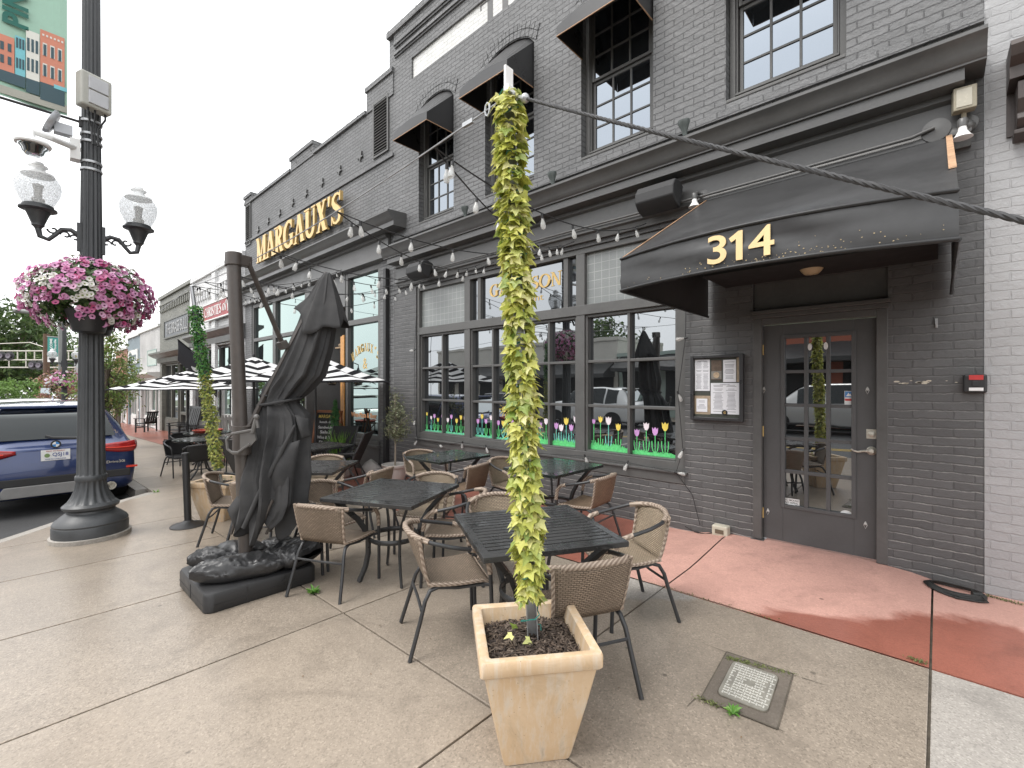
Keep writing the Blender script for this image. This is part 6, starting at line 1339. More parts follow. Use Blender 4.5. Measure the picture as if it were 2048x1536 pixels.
# ------------------------------------------------------------------ cars
def make_car(name, label, cpaint, x, y, z, rz_, sc=(1, 1, 1), detail=True, group=None):
    t = thing(name, (x, y, z), label, 'car', group); t.rotation_euler = (0, 0, rz_)
    ST = [(0, .82, .40, .72, .99, .66), (.035, .89, .33, .86, 1.01, .73), (.09, .93, .27, .95, 1.03, .76), (.20, .945, .25, 1.0, 1.09, .75), (.34, .95, .25, 1.02, 1.30, .69), (.50, .95, .25, 1.03, 1.53, .62), (.60, .95, .25, 1.03, 1.60, .61), (.85, .95, .25, 1.03, 1.635, .62), (1.3, .95, .25, 1.02, 1.665, .63), (2.2, .95, .25, 1.01, 1.67, .64), (2.8, .95, .25, 1.0, 1.61, .62), (3.05, .95, .25, 1.0, 1.50, .63), (3.35, .95, .25, 1.0, 1.27, .67), (3.65, .94, .25, .99, 1.07, .74), (4.15, .925, .25, .93, 1.0, .74), (4.5, .87, .28, .84, .89, .70), (4.66, .78, .36, .72, .76, .62)]
    S = lambda p: Vector((p[0]*sc[0], p[1]*sc[1], p[2]*sc[2]))
    def half(s):
        x_, w, zb, zt, zr, wr = s; zt = min(zt, zr-.02)
        return [(0, zb), (w*.86, zb), (w*.965, zb+.07), (w, (zb+zt)/2-.03), (w*.99, zt-.10), (w*.955, zt), ((w*.955+wr)/2+.02, (zt+zr)/2), (wr, zr-.05), (wr-.07, zr-.01), (wr*.5, zr+.008), (0, zr+.012)]
    mb = MB(); rings = []
    for s in ST: h = half(s); rings.append([S((s[0], y_, z_)) for y_, z_ in h] + [S((s[0], -y_, z_)) for y_, z_ in h[1:-1]][::-1])
    m = len(rings[0]); mb.add([p for r in rings for p in r], [(j*m+i, j*m+(i+1) % m, (j+1)*m+(i+1) % m, (j+1)*m+i) for j in range(len(rings)-1) for i in range(m)] + [tuple(range(m))[::-1], tuple((len(rings)-1)*m+i for i in range(m))])
    mb.build('body', cpaint, t, smooth=40, bevel=.02, seg=2)
    gl = glassmat('car_glass', .05, tint=(.55, .58, .58)) if 'car_glass' not in MATS else MATS['car_glass']
    def lerpst(x_):
        for a, b in zip(ST, ST[1:]):
            if a[0] <= x_ <= b[0]: f = (x_-a[0])/(b[0]-a[0]); return tuple(a[k]*(1-f)+b[k]*f for k in range(6))
        return ST[-1]
    def patch(nm, x0, x1, inner, mat_, k0=5, k1=7, side=None, off=.012):
        mb = MB()
        if side is None:
            mb.grid(lambda u, v: (lambda s: S((s[0], (2*u-1)*(s[5]-inner), s[4]+.014+off)))(lerpst(x0+(x1-x0)*v)) + Vector((-off if x0 < 1 else off, 0, 0)), 8, 6)
        else:
            def f(u, v):
                s = lerpst(x0+(x1-x0)*u); h = half(s); a, b = Vector((h[k0][0], h[k0][1])), Vector((h[k1][0], h[k1][1])); md = Vector(h[6]); q = (a.lerp(md, v*2) if v < .5 else md.lerp(b, v*2-1)); return S((s[0], side*(q.x+off), q.y))
            mb.grid(f, 14, 6)
        return mb.build(nm, mat_, t, smooth=60)
    patch('rear_window', .215, .53, .045, gl); patch('windscreen', 2.95, 3.6, .05, gl)
    for sd in (-1, 1):
        for a, b in ((.72, 1.25), (1.32, 2.2), (2.28, 3.1)): patch('side_window', a, b, 0, gl, side=sd)
    mb = MB(); mb.prismx([(-.60*sc[1], 1.60*sc[2]), (.60*sc[1], 1.60*sc[2]), (.57*sc[1], 1.64*sc[2]), (-.57*sc[1], 1.64*sc[2])], .44*sc[0], .66*sc[0]); mb.build('spoiler', cpaint, t, bevel=.01)
    for wx in (.88, 3.72):
        for sd in (-1, 1):
            mb = MB(); c = Vector((wx*sc[0], sd*.79*sc[1], .355)); mb.lathe([(.20, -.11), (.33, -.115), (.355, -.08), (.355, .08), (.33, .115), (.22, .12)], 28, c, (0, 1, 0)); w_ = mb.build('wheel', paint('tyre_rubber', (.015, .015, .015), .75, .2), t, smooth=40)
            mb = MB(); mb.lathe([(0, .06), (.06, .065), (.20, .05), (.225, .09)], 20, c, (0, sd, 0))
            for k in range(5): a = 2*pi*k/5; mb.obx(c+Vector((.12*cos(a), sd*.085, .12*sin(a))), (.19, .03, .05), Matrix.Rotation(-a, 3, 'Y'))
            mb.build('rim', paint('alloy', (.35, .35, .36), .3, .1, metal=.8), w_, smooth=40)
            mb = MB(); n = 20; mb.prism([(wx*sc[0]+.42*cos(pi*k/n), sd*.952*sc[1], .34+.42*sin(pi*k/n)) for k in range(n+1)], (0, sd*.006, 0)); mb.build('wheel_arch', m_black, t)
    if not detail: return t
    red = paint('tail_light_red', (.35, .012, .012), .12, .2, 4, coat=.5); red2 = paint('tail_light_bright', (.65, .05, .03), .15, .2)
    for sd in (-1, 1):
        pathp = [(-.010, .40, .955, .99), (-.012, .56, .90, 1.02), (-.008, .72, .87, 1.035), (.012, .84, .865, 1.045), (.045, .915, .87, 1.05), (.12, .955, .895, 1.045), (.30, .968, .96, 1.03)]
        def tl_(u, v):
            f = u*(len(pathp)-1); i = min(len(pathp)-2, int(f)); g = f-i; a, b = pathp[i], pathp[i+1]; q = [a[k]*(1-g)+b[k]*g for k in range(4)]; return S((q[0]-.012*sin(pi*v), sd*(q[1]+.008*sin(pi*v)), q[2]+(q[3]-q[2])*v))
        mb = MB(); mb.grid(tl_, 24, 5); tlo = mb.build('tail_light', red, t, smooth=60, solid=.01)
        mb = MB(); mb.tube([tl_(.12+.6*k/10, .45)+Vector((-.010, 0, 0)) for k in range(11)], .010, 6); mb.build('light_strip', red2, tlo)
        mb = MB(); mb.bx(-.012, .02, sd*.86-.09, sd*.86+.05, .585, .615); mb.build('reflector', red2, t)
        mb = MB(); mb.lathe([(.062, 0), (.062, .05), (.045, .05), (.045, .01)], 20, (-.02, sd*.62, .33), (-1, 0, 0)); mb.build('exhaust', m_nickel, t, smooth=40)
    mb = MB(); mb.prism([(-.035, -.62, .30), (-.035, .62, .30), (-.04, .52, .46), (-.04, -.52, .46)], (.06, 0, 0)); mb.build('skid_plate', paint('silver_plastic', (.24, .235, .23), .45, .1), t, bevel=.01)
    mb = MB(); mb.bx(-.02, .05, -.86, .86, .46, .57); mb.build('bumper_trim', m_black, t, bevel=.01)
    mb = MB(); mb.bx(-.020, -.008, -.155, .155, .80, .955); mb.cur = 1; My = Matrix(((0, 0, -1, -.021), (-1, 0, 0, 0), (0, 1, 0, 0), (0, 0, 0, 1)))
    def rear_text(txt, yc, z0, h, w, m_):
        me = textmesh(txt, 1, .01, .002); xs = [v.co.x for v in me.vertices]; ys = [v.co.y for v in me.vertices]; sx = w/(max(xs)-min(xs)); sz = h/(max(ys)-min(ys)); mb.cur = m_
        mb.mesh(me, Matrix(((0, 0, -1, -.0215), (-sx, 0, 0, yc+w/2+min(xs)*sx), (0, sz, 0, z0-min(ys)*sz), (0, 0, 0, 1))))
    rear_text('QSJ18', -.05, .845, .065, .17, 1); mb.cur = 2; mb.lathe([(0, .0), (.03, .0), (.03, .002), (0, .002)], 14, (-.0215, .09, .875), (-1, 0, 0)); mb.cur = 3; rear_text('NORTH CAROLINA', 0, .812, .016, .22, 1); rear_text('FIRST IN FLIGHT', 0, .93, .014, .2, 3)
    mb.build('number_plate', [m_white, paint('plate_blue', (.03, .06, .25), .5, .1), paint('plate_green', (.2, .3, .12), .5, .2), paint('plate_red', (.4, .05, .05), .5, .1)], t)
    mb = MB(); mb.cur = 0; rear_text('X3', .70, .66, .055, .17, 0); rear_text('xDrive30i', -.66, .68, .04, .26, 0); mb.build('model_badge', m_nickel, t)
    mb = MB(); c0 = Vector((-.030, 0, 1.035)); mb.cur = 0; mb.lathe([(0, 0), (.058, 0), (.058, .008), (0, .008)], 28, c0, (-1, 0, 0))
    for k in range(4):
        mb.cur = 1 if k % 2 else 2; mb.prism([c0+Vector((-.0095, 0, 0))]+[c0+Vector((-.0095, .038*cos(pi/2*k+pi/16*j), .038*sin(pi/2*k+pi/16*j))) for j in range(9)], (-.001, 0, 0))
    mb.build('roundel', [m_black, paint('roundel_blue', (.05, .25, .6), .3, .05), m_white], t)
    mb = MB(); mb.tube([(.05, -.30, 1.095), (.10, .02, 1.12), (.13, .10, 1.15)], .022, 6); mb.build('wiper', m_black, t)
    mb = MB(); mb.prism([(.62, -.006, 1.66), (.82, -.006, 1.665), (.74, -.003, 1.74), (.70, -.003, 1.745)], (0, .012, 0)); mb.build('antenna', cpaint, t, bevel=.004)
    return t
def carpaint(name, c, fl=.35):
    m, nt, out = _new(name); v = objc(nt); d = nt.nodes.new('ShaderNodeTexVoronoi'); d.inputs['Scale'].default_value = 45; L(nt, v, d.inputs['Vector']); dr = mapr(nt, d.outputs['Distance'], .08, .3, 1, 0)
    pbsdf(nt, out, c, .32, fl, bump(nt, dr, .12, .003), .5, 1.0); MATS[name] = m; return m
CXr, CYc = -9.62, .46
make_car('parked_car', 'dark blue estate car with white plate parked behind the near street lamp', carpaint('deep_blue_car_paint', (.016, .034, .115), .35), CXr, CYc, gz(-10.5)-.165, pi, (1, 1, .97))
make_car('parked_car', 'white estate car roof showing beyond the blue car', carpaint('white_car_paint', (.75, .75, .74), 0), -16.2, .35, gz(-17)-.165, pi, (1, 1, 1.02), False)
make_car('parked_suv', 'white tall car across the street mirrored in the tulip window', MATS['white_car_paint'], -9.6, -9.0, gz(-12)-.165, pi, (1.08, 1.05, 1.1), False)
make_car('parked_suv', 'silver white car across the street mirrored in the door glass', carpaint('silver_car_paint', (.55, .54, .52), .3), -.5, -10.0, -.165, pi, (1.03, 1, 1.05), False)
make_car('parked_car', 'dark car across the street mirrored left of the white one', carpaint('black_car_paint', (.03, .03, .035), .2), -16.5, -9.3, gz(-18)-.165, pi, (1, 1, 1), False)
# ------------------------------------------------------------------ striped market umbrellas
m_str, nt, out = _new('black_white_stripes'); v = objc(nt); uvn = nt.nodes.new('ShaderNodeUVMap'); sp = nt.nodes.new('ShaderNodeSeparateXYZ'); L(nt, uvn.outputs[0], sp.inputs[0])
fr = mathn(nt, 'FRACT', mathn(nt, 'MULTIPLY', sp.outputs[1], None, vb=5.0)); k = mapr(nt, fr, .55, .57); c = mixc(nt, k, (.84, .84, .84), (.03, .03, .032)); d1 = nt.nodes.new('ShaderNodeBsdfDiffuse'); L(nt, c, d1.inputs[0]); d2 = nt.nodes.new('ShaderNodeBsdfTranslucent'); L(nt, c, d2.inputs[0]); mx_ = nt.nodes.new('ShaderNodeMixShader'); mx_.inputs[0].default_value = .25; L(nt, d1.outputs[0], mx_.inputs[1]); L(nt, d2.outputs[0], mx_.inputs[2]); L(nt, mx_.outputs[0], out.inputs[0])
def make_parasol():
    t = thing('striped_parasol'); mb = MB(); R = 1.55
    def f(u, v):
        a = 2*pi*u; k = 8; e = (u*k) % 1; rad = R*v*(cos(pi/k)/cos((e-.5)*2*pi/k))**.85; z = 2.42-.62*v+.10*v*v-.07*sin(pi*v)*(1-abs(2*e-1)); return Vector((rad*cos(a), rad*sin(a), z))
    mb.grid(f, 64, 12, True, uvs=(1, 1)); mb.build('canopy', m_str, t, smooth=25)
    mb = MB(); mb.tube([(0, 0, 0), (0, 0, 2.46)], .022, 10); mb.lathe([(.25, 0), (.25, .05), (.04, .07)], 20); mb.lathe([(.03, 2.43), (.03, 2.47), (0, 2.5)], 10); mb.build('pole', m_black, t, smooth=40)
    for k in range(8): a = 2*pi*k/8; mb = MB(); mb.tube([(0, 0, 2.38), (R*.5*cos(a), R*.5*sin(a), 2.10), (R*.97*cos(a), R*.97*sin(a), 1.865)], .008, 4); mb.build('rib', m_black, t)
    return t
pa = make_parasol(); pa.location = (-10.2, 3.35, gz(-10.2)-.04); pa.rotation_euler = (0, 0, .2); tag(pa, 'black and white striped parasol in the middle, behind the umbrella mast', 'parasol', 'striped parasols'); pa.scale = (1, 1, .97)
p2_ = copy_tree(pa); p2_.location = (-14.2, 3.1, gz(-14.2)-.05); p2_.rotation_euler = (0, 0, .5); p2_.scale = (1.1, 1.1, .93); tag(p2_, 'black and white striped parasol farthest left, crossing the tavern front', 'parasol', 'striped parasols')
p3_ = copy_tree(pa); p3_.location = (-7.85, 3.55, gz(-7.8)-.04); p3_.rotation_euler = (0, 0, .1); p3_.scale = (.82, .82, .93); tag(p3_, 'black and white striped parasol just right of the folded umbrella', 'parasol', 'striped parasols')
# ------------------------------------------------------------------ potted plants, chalkboard
m_pot = paint('whitewashed_pot', (.48, .45, .42), .6, .15, 6, bmp=.3, bscale=40)
q = Vector((-6.55, 4.28, gz(-6.5))); t = thing('olive_tree', q, 'small olive tree in round whitewashed pot against charcoal pier', 'potted tree', world=True)
mb = MB(); mb.lathe([(.14, 0), (.16, .02), (.185, .22), (.19, .30), (.215, .31), (.22, .35), (.20, .355), (.18, .33), (0, .32)], 28, q); mb.build('pot', m_pot, t, smooth=40)
mb = MB(); mb.tube([q+Vector((0, 0, .3)), q+Vector((.01, 0, .6)), q+Vector((-.01, .01, .9)), q+Vector((.0, 0, 1.5))], [.016, .014, .012, .006], 6); br = []
r = random.Random(4)
for k in range(26):
    a = r.uniform(0, 6.28); z = r.uniform(.72, 1.25); l = r.uniform(.16, .40)*(1 if z < 1.15 else .7); e = q+Vector((cos(a)*l*.8, sin(a)*l*.6, z+r.uniform(.02, .3))); b = q+Vector((0, 0, z)); mb.tube([b, b.lerp(e, .5)+Vector((0, 0, .03)), e], [.006, .005, .003], 4); br.append((b, e))
mb.build('trunk', paint('olive_bark', (.28, .24, .19), .8, .2, 20), t, smooth=50)
mb = MB()
for b, e in br:
    for k in range(60): p = b.lerp(e, r.uniform(.25, 1.08))+Vector((r.gauss(0, .045), r.gauss(0, .04), r.gauss(0, .045))); quadleaf(mb, p, Vector((r.uniform(-1, 1), r.uniform(-1, 1), r.uniform(-.2, 1))), r.uniform(.014, .028), r)
mb.build('crown', leafmat('olive_leaves', [(.10, .12, .06), (.17, .19, .10), (.24, .25, .15), (.07, .09, .04), (.30, .30, .19)], .5, .2), t)
q = Vector((-8.05, 4.1, gz(-8))); t = thing('potted_shrub', q, 'feathery bright green shrub in low stone pot by the gold lettered window', 'potted plant', world=True)
mb = MB(); mb.lathe([(.16, 0), (.2, .05), (.24, .24), (.25, .27), (.22, .27), (0, .24)], 20, q); mb.build('pot', m_pot, t, smooth=40)
mb = MB(); r = random.Random(8)
for k in range(420):
    a = r.uniform(0, 6.28); l = r.uniform(.12, .42); h = r.uniform(.2, .68); b = q+Vector((r.gauss(0, .05), r.gauss(0, .05), .22)); e = b+Vector((cos(a)*l*.75, sin(a)*l*.75, h)); s_ = Vector((-sin(a), cos(a), 0))*.009; md = b.lerp(e, .55)+Vector((0, 0, .08)); mb.add([b-s_*.4, b+s_*.4, md+s_, e, md-s_], [(0, 1, 2, 4), (4, 2, 3)])
mb.build('leaves', leafmat('fern_green', [(.14, .30, .05), (.24, .42, .09), (.08, .20, .04), (.32, .46, .14)], .5, .35), t)
q = Vector((-8.75, 4.35, gz(-8.7))); t = thing('potted_conifer', q, 'slim dark green conifer in a pot beside the honey wood posts', 'potted plant', world=True)
mb = MB(); mb.lathe([(.15, 0), (.2, .25), (.18, .25), (0, .22)], 18, q); mb.build('pot', m_pot, t, smooth=40)
mb = MB()
for k in range(700): h = r.random(); a = r.uniform(0, 6.28); rr = .22*(1-h)**.8+.02; quadleaf(mb, q+Vector((cos(a)*rr*r.random(), sin(a)*rr*r.random(), .3+h*1.1)), Vector((cos(a), sin(a), .5)), .04, r)
mb.build('needles', leafmat('conifer_green', [(.05, .16, .05), (.09, .24, .07), (.03, .10, .03)], .6, .2), t)
q = Vector((-9.25, 4.32, gz(-9.2))); t = thing('chalkboard_sign', q, 'wood framed A board with chalk menu lettering outside the wine bar', 'chalkboard', world=True)
M = Matrix.Rotation(radians(-10), 3, 'X') @ Matrix.Rotation(radians(0), 3, 'Z'); M = Matrix.Rotation(radians(25), 3, 'Z') @ Matrix.Rotation(radians(-10), 3, 'X')
B_ = lambda x, z, y=0: q+M @ Vector((x, y, z))
mb = MB()
for x in (-.31, .31): mb.obx(B_(x, .6), (.05, .03, 1.2), M); mb.obx(q+Matrix.Rotation(radians(25), 3, 'Z') @ Matrix.Rotation(radians(12), 3, 'X') @ Vector((x, .4, .55)), (.04, .03, 1.15), Matrix.Rotation(radians(25), 3, 'Z') @ Matrix.Rotation(radians(12), 3, 'X'))
for z in (.12, 1.18): mb.obx(B_(0, z), (.57, .028, .05), M)
mb.build('wood_frame', paint('red_brown_wood', (.24, .085, .03), .5, .25, 12), t)
mb = MB(); mb.obx(B_(0, .65), (.57, .012, 1.0), M); bd = mb.build('board', paint('slate_black', (.02, .02, .02), .8, .2), t)
ch_m = [paint('chalk_yellow', (.6, .45, .1), .8, .1), paint('chalk_white', (.6, .6, .6), .8, .1)]
mb = MB()
for i, (txt, z, h, w) in enumerate((("MARGAUX'S", 1.04, .07, .46), ('lunch daily', .92, .06, .38), ('Sandwiches', .82, .055, .42), ('Salads', .72, .06, .30), ('Wine & Beer', .61, .06, .42), ('Pizza', .50, .07, .3), ('Patio Open', .38, .06, .42), ('welcome', .26, .06, .36))):
    me = textmesh(txt, 1, .012, .002); xs = [v_.co.x for v_ in me.vertices]; ys = [v_.co.y for v_ in me.vertices]; sx, sz = w/(max(xs)-min(xs)), h/(max(ys)-min(ys)); mb.cur = 0 if i == 0 else 1
    mb.mesh(me, Matrix.Translation(q) @ M.to_4x4() @ Matrix(((sx, 0, 0, -w/2-min(xs)*sx), (0, 0, -1, -.010), (0, sz, 0, z-min(ys)*sz), (0, 0, 0, 1))))
mb.build('chalk_lettering', ch_m, bd)
mb = MB(); q = Vector((-7.75, 4.55, gz(-7.7)+.1)); mb.grid(lambda u, v: q+Vector((.24*sin(pi*v)*cos(2*pi*u)*(1+.3*MN.noise(Vector((u*5, v*5, 2)))), .16*sin(pi*v)*sin(2*pi*u), .17*cos(pi*v)*(1+.3*MN.noise(Vector((u*4, v*4, 9)))))), 14, 9, True); tag(mb.build('rubble_stone', paint('pale_stone', (.42, .40, .38), .8, .25, 5, bmp=.6, bscale=18), smooth=70, loc=q), 'pale rough stone at the foot of the wine bar bulkhead', 'stone')
# ------------------------------------------------------------------ things fixed to the restaurant front
a = W(1383, 842, WY-.05); b = W(1490, 709, WY-.05); x0, x1, z0, z1 = -1.895, -1.385, 1.17, 1.835
t = thing('menu_case', (x0, WY, z0), 'black framed glazed menu case with paper menus left of door', 'menu board', world=True)
mb = MB(); ringframe(mb, x0, x1, z0, z1, WY-.065, WY-.002, .034); mb.build('frame', paint('black_menu_frame', (.03, .03, .032), .3, .15), t, bevel=.006)
mb = MB(); mb.bx(x0+.03, x1-.03, WY-.03, WY-.003, z0+.03, z1-.03); mb.build('back_board', paint('board_dark_green', (.05, .055, .045), .6, .3, 20), t)
sheets_ = [(.04, .19, .30, .62), (.2, .47, .07, .38), (.32, .44, .39, .61), (.055, .165, .085, .22)]
for i, (xa, xb, za, zb) in enumerate(sheets_):
    mb = MB(); mb.bx(x0+xa, x0+xb, WY-.035, WY-.031, z0+za, z0+zb); sh = mb.build('menu_sheet', paint('menu_paper', (.70, .71, .74), .7, .03), t)
    mb = MB(); rr_ = random.Random(i); n = int((zb-za)/.0125)
    for k in range(1, n-1):
        z = z0+zb-k*.0125-.01; w = (xb-xa)*rr_.uniform(.45, .8); cxm = x0+(xa+xb)/2; 
        if rr_.random() < .2: continue
        if i == 1 or i == 0:
            for sgn in (-1, 1): w2 = (xb-xa)*rr_.uniform(.22, .38); mb.bx(cxm+sgn*(xb-xa)*.23-w2/2, cxm+sgn*(xb-xa)*.23+w2/2, WY-.0357, WY-.0352, z-.0022, z+.0022)
        else: mb.bx(cxm-w/2, cxm+w/2, WY-.0357, WY-.0352, z-.0022, z+.0022)
    if i in (0, 1): fit_text(mb, 'GARRISON', x0+(xa+xb)/2-.045, x0+(xa+xb)/2+.045, WY-.0352, z0+zb-.022, z0+zb-.010, .01, .0004)
    mb.build('print', paint('menu_ink', (.22, .22, .25), .7, .1), sh)
mb = MB(); mb.bx(x0+.205, x0+.305, WY-.035, WY-.031, z0+.41, z0+.61); mb.cur = 1; mb.bx(x0+.205, x0+.305, WY-.0355, WY-.0351, z0+.42, z0+.50); mb.cur = 2; mb.lathe([(0, 0), (.03, .001), (.03, .002), (0, .003)], 14, (x0+.255, WY-.0355, z0+.46), (0, -1, 0)); mb.build('food_photo', [paint('photo_brown', (.10, .07, .05), .6, .5, 30), paint('photo_grey', (.2, .19, .17), .6, .4, 30), paint('photo_tan', (.4, .3, .2), .6, .4, 40)], t)
mb = MB()
for xa, xb, za, zb in ((.445, .475, .39, .63), (.035, .195, .06, .25)): mb.bx(x0+xa, x0+xb, WY-.0308, WY-.0302, z0+za, z0+zb)
mb.build('weathered_wood_strip', paint('weathered_wood', (.34, .27, .19), .7, .3, 30), t)
mb = MB(); mb.lathe([(0, 0), (.028, 0), (.028, .002), (0, .002)], 20, (x0+.335, WY-.036, z0+.085), (0, -1, 0)); mb.cur = 1; fit_text(mb, 'G', x0+.325, x0+.345, WY-.0385, z0+.073, z0+.097, .03, .0006); mb.build('round_logo', [m_black, m_gold], t)
a = W(1926, 780, WY-.03); t = thing('alarm_box', (a.x, WY, a.z), 'small black wall box with red top by the white building', 'alarm box', world=True)
mb = MB(); mb.bx(a.x, a.x+.125, WY-.07, WY, a.z-.02, a.z+.115); mb.build('housing', m_black, t, bevel=.012)
mb = MB(); mb.bx(a.x+.03, a.x+.105, WY-.074, WY-.0705, a.z+.075, a.z+.11); mb.build('red_label', paint('alarm_red', (.5, .04, .04), .4, .1), t)
mb = MB(); mb.bx(a.x+.03, a.x+.105, WY-.074, WY-.0705, a.z-.005, a.z+.018); mb.build('white_label', m_white, t)
mb = MB(); mb.bx(a.x+.045, a.x+.085, WY-.078, WY-.0705, a.z+.028, a.z+.068); mb.build('latch', m_black, t, bevel=.004)
a = G(1467, 1077, .0); t = thing('power_outlet', (-1.60, WY-.03, .02), 'cream outdoor power outlet box at the wall foot left of door', 'outlet', world=True)
mb = MB(); mb.bx(-1.665, -1.515, WY-.10, WY-.003, .03, .135); mb.build('housing', paint('cream_plastic', (.50, .47, .38), .5, .15, 15), t, bevel=.012)
mb = MB(); mb.bx(-1.63, -1.55, WY-.106, WY-.101, .06, .10); mb.build('cover_slot', paint('brown_slot', (.12, .09, .06), .6, .2), t)
mb = MB(); mb.tube([(-1.67, WY-.05, .04), (-1.74, WY-.06, .015), (-1.85, WY-.05, .012), (-1.95, WY-.06, .05)], .006, 6); mb.build('lead', m_black, t)
for i, (px, py, lab) in enumerate(((1370, 262, 'verdigris uplight on the ledge below the second upper window from right'), (1106, 372, 'verdigris uplight on the ledge just right of the ivy pole'), (931, 445, 'verdigris uplight on the ledge left of the ivy pole'))):
    q = W(px, py, WY-.16); q.z = 4.0; t = thing('uplight', q, lab, 'spotlight', 'verdigris uplights', world=True); mb = MB(); mb.lathe([(.045, -.005), (.045, .012), (.02, .02), (.02, .06)], 14, q+Vector((.03, .06, 0))); mb.tube([q+Vector((.03, .06, .05)), q+Vector((0, .02, .075)), q+Vector((0, 0, .09))], .016, 8); mb.build('mount', paint('verdigris', (.20, .26, .24), .6, .3, 20), t, smooth=50)
    mb = MB(); mb.lathe([(.022, 0), (.028, .05), (.045, .09), (.06, .13), (.06, .15), (.0, .145)], 18, q+Vector((0, 0, .085)), (-.05, -.1, 1)); mb.build('lamp', paint('dark_reflector', (.10, .115, .11), .4, .2), t, smooth=50)
for px, py, X_, lab in ((1317, 394, None, 'black wall speaker under the cornice left of the door awning'), (838, 540, None, 'black wall speaker under the cornice near the downspout')):
    q = W(px, py, WY-.25); t = thing('wall_speaker', q, lab, 'speaker', 'black wall speakers', world=True); M = Matrix.Rotation(radians(-18), 3, 'X'); mb = MB(); prof = [(-.10, -.13), (.02, -.13), (.10, -.09), (.125, 0), (.10, .09), (.02, .13), (-.10, .13)]
    mb.prism([q+M @ Vector((-.21, -y_, z_)) for y_, z_ in prof], M @ Vector((.42, 0, 0))); mb.build('cabinet', paint('speaker_grille', (.03, .03, .031), .65, .2, 40), t, smooth=30, bevel=.012); mb = MB(); mb.obx(q+Vector((0, .16, .02)), (.06, .14, .05)); mb.build('bracket', m_black, t)
for px, py, lab in ((1389, 404, 'bare white bulb lamp beside the top left of the door awning'), (1925, 262, 'bare white bulb lamp beneath the beige floodlight')):
    q = W(px, py, WY-.20); t = thing('bulb_lamp', q, lab, 'lamp', 'bare white bulb lamps', world=True); mb = MB(); mb.lathe([(.06, -.02), (.06, 0), (.02, .01)], 16, Vector((q.x+.03, WY-.065, q.z+.10)), (0, -1, 0)); mb.tube([Vector((q.x+.03, WY-.07, q.z+.10)), q+Vector((.01, .04, .10)), q+Vector((0, 0, .07))], .016, 8); mb.lathe([(.026, .03), (.03, .08), (.02, .09)], 14, q); mb.build('socket', m_gtrim, t, smooth=50)
    mb = MB(); mb.lathe([(.022, .03), (.026, .0), (.045, -.035), (.058, -.05), (.04, -.055), (0, -.056)], 18, q); mb.build('bulb', m_white, t, smooth=50)
q = W(1928, 200, WY-.14); t = thing('floodlight', q, 'beige floodlight below the right end of the cornice', 'floodlight', world=True); M = Matrix.Rotation(radians(8), 3, 'Z'); mb = MB(); mb.obx(q, (.125, .08, .165), M); mb.tube([q+Vector((0, .02, -.08)), q+Vector((0, .05, -.14))], .016, 8); mb.build('housing', paint('aged_beige', (.30, .27, .20), .5, .2, 10), t, bevel=.012)
mb = MB(); mb.obx(q+Vector((0, -.042, 0)), (.085, .006, .13), M); mb.build('lens', paint('old_lens', (.46, .43, .35), .2, .1), t, bevel=.003); mb = MB(); mb.sphere(q+Vector((.02, .07, -.17)), .045, 10, 8); mb.tube([q+Vector((0, .06, -.14)), q+Vector((.02, .07, -.17)), q+Vector((.02, .12, -.17))], .02, 8); mb.build('swivel', m_gtrim, t, smooth=50)
# extension cord coil
q = Vector((.088, 4.695, 0.0)); mb = MB(); zc = lambda p: Vector((p.x, p.y, rz(p.x, min(p.y, WY-.02))+.011+p.z))
for k in range(5):
    pts = [zc(q+Vector((.165*cos(a)*(1-.035*k+.02*sin(3*a+k))+.004*k, .115*sin(a)*(1-.05*k+.03*sin(2*a+k*2)), .006*k+.003*sin(2*a+k)))) for a in [2*pi*j/40 for j in range(40)]]; mb.tube(pts, .0062, 6, closed=True)
mb.tube([zc(q+Vector((.09, -.05, .03))), zc(q+Vector((.14, -.02, .03)))], .016, 8); mb.tube([zc(q+Vector(p)) for p in ((.09, .03, .03), (.14, -.05, .03), (.17, -.07, .0), (.12, -.10, .0), (.0, -.125, 0))], .0062, 6)
tag(mb.build('cord_coil', paint('black_cord', (.018, .019, .018), .5, .2), smooth=60, loc=q), 'coil of black extension cord on red paving beside white wall', 'cord')
# ------------------------------------------------------------------ utility cover in the pavement
pc = [G(1462, 1309), G(1603, 1356), G(1536, 1447), G(1390, 1398)]; cen = sum(pc, Vector())/4; uu = (pc[1]-pc[0]).normalized(); ww = Vector((-uu.y, uu.x, 0)); ww = ww if ww.dot(pc[0]-pc[3]) > 0 else -ww
hx_ = ((pc[1]-pc[0]).length+(pc[2]-pc[3]).length)/4; hy_ = ((pc[0]-pc[3]).length+(pc[1]-pc[2]).length)/4
t = thing('utility_cover', (cen.x, cen.y, 0), 'pale cast utility cover in a dark concrete box, set in pavement', 'utility cover', world=True); U_ = lambda a, b, z=0: Vector((cen.x, cen.y, z))+uu*a*hx_+ww*b*hy_
def rrect(a, b, z, r, n=5):
    pts = []
    for sx, sy, a0 in ((1, 1, 0), (-1, 1, 90), (-1, -1, 180), (1, -1, 270)):
        for k in range(n): an = radians(a0+90*k/(n-1)); pts.append(U_(sx*(a-r)+r*cos(an), sy*(b-r)+r*sin(an), z))
    return pts
mb = MB(); mb.prism([U_(-1, -1, .0035), U_(1, -1, .0035), U_(1, 1, .0035), U_(-1, 1, .0035)], (0, 0, .003)); mb.cur = 1
for a, b, c, d in ((-1.02, -.98, -1, 1), (.98, 1.02, -1, 1), (-1, 1, -1.02, -.98), (-1, 1, .98, 1.02)): mb.prism([U_(a, c, .0067), U_(b, c, .0067), U_(b, d, .0067), U_(a, d, .0067)], (0, 0, .0006))
mb.build('box_rim', [concrete('box_concrete', (.17, .145, .12), speck=.4), m_gap], t)
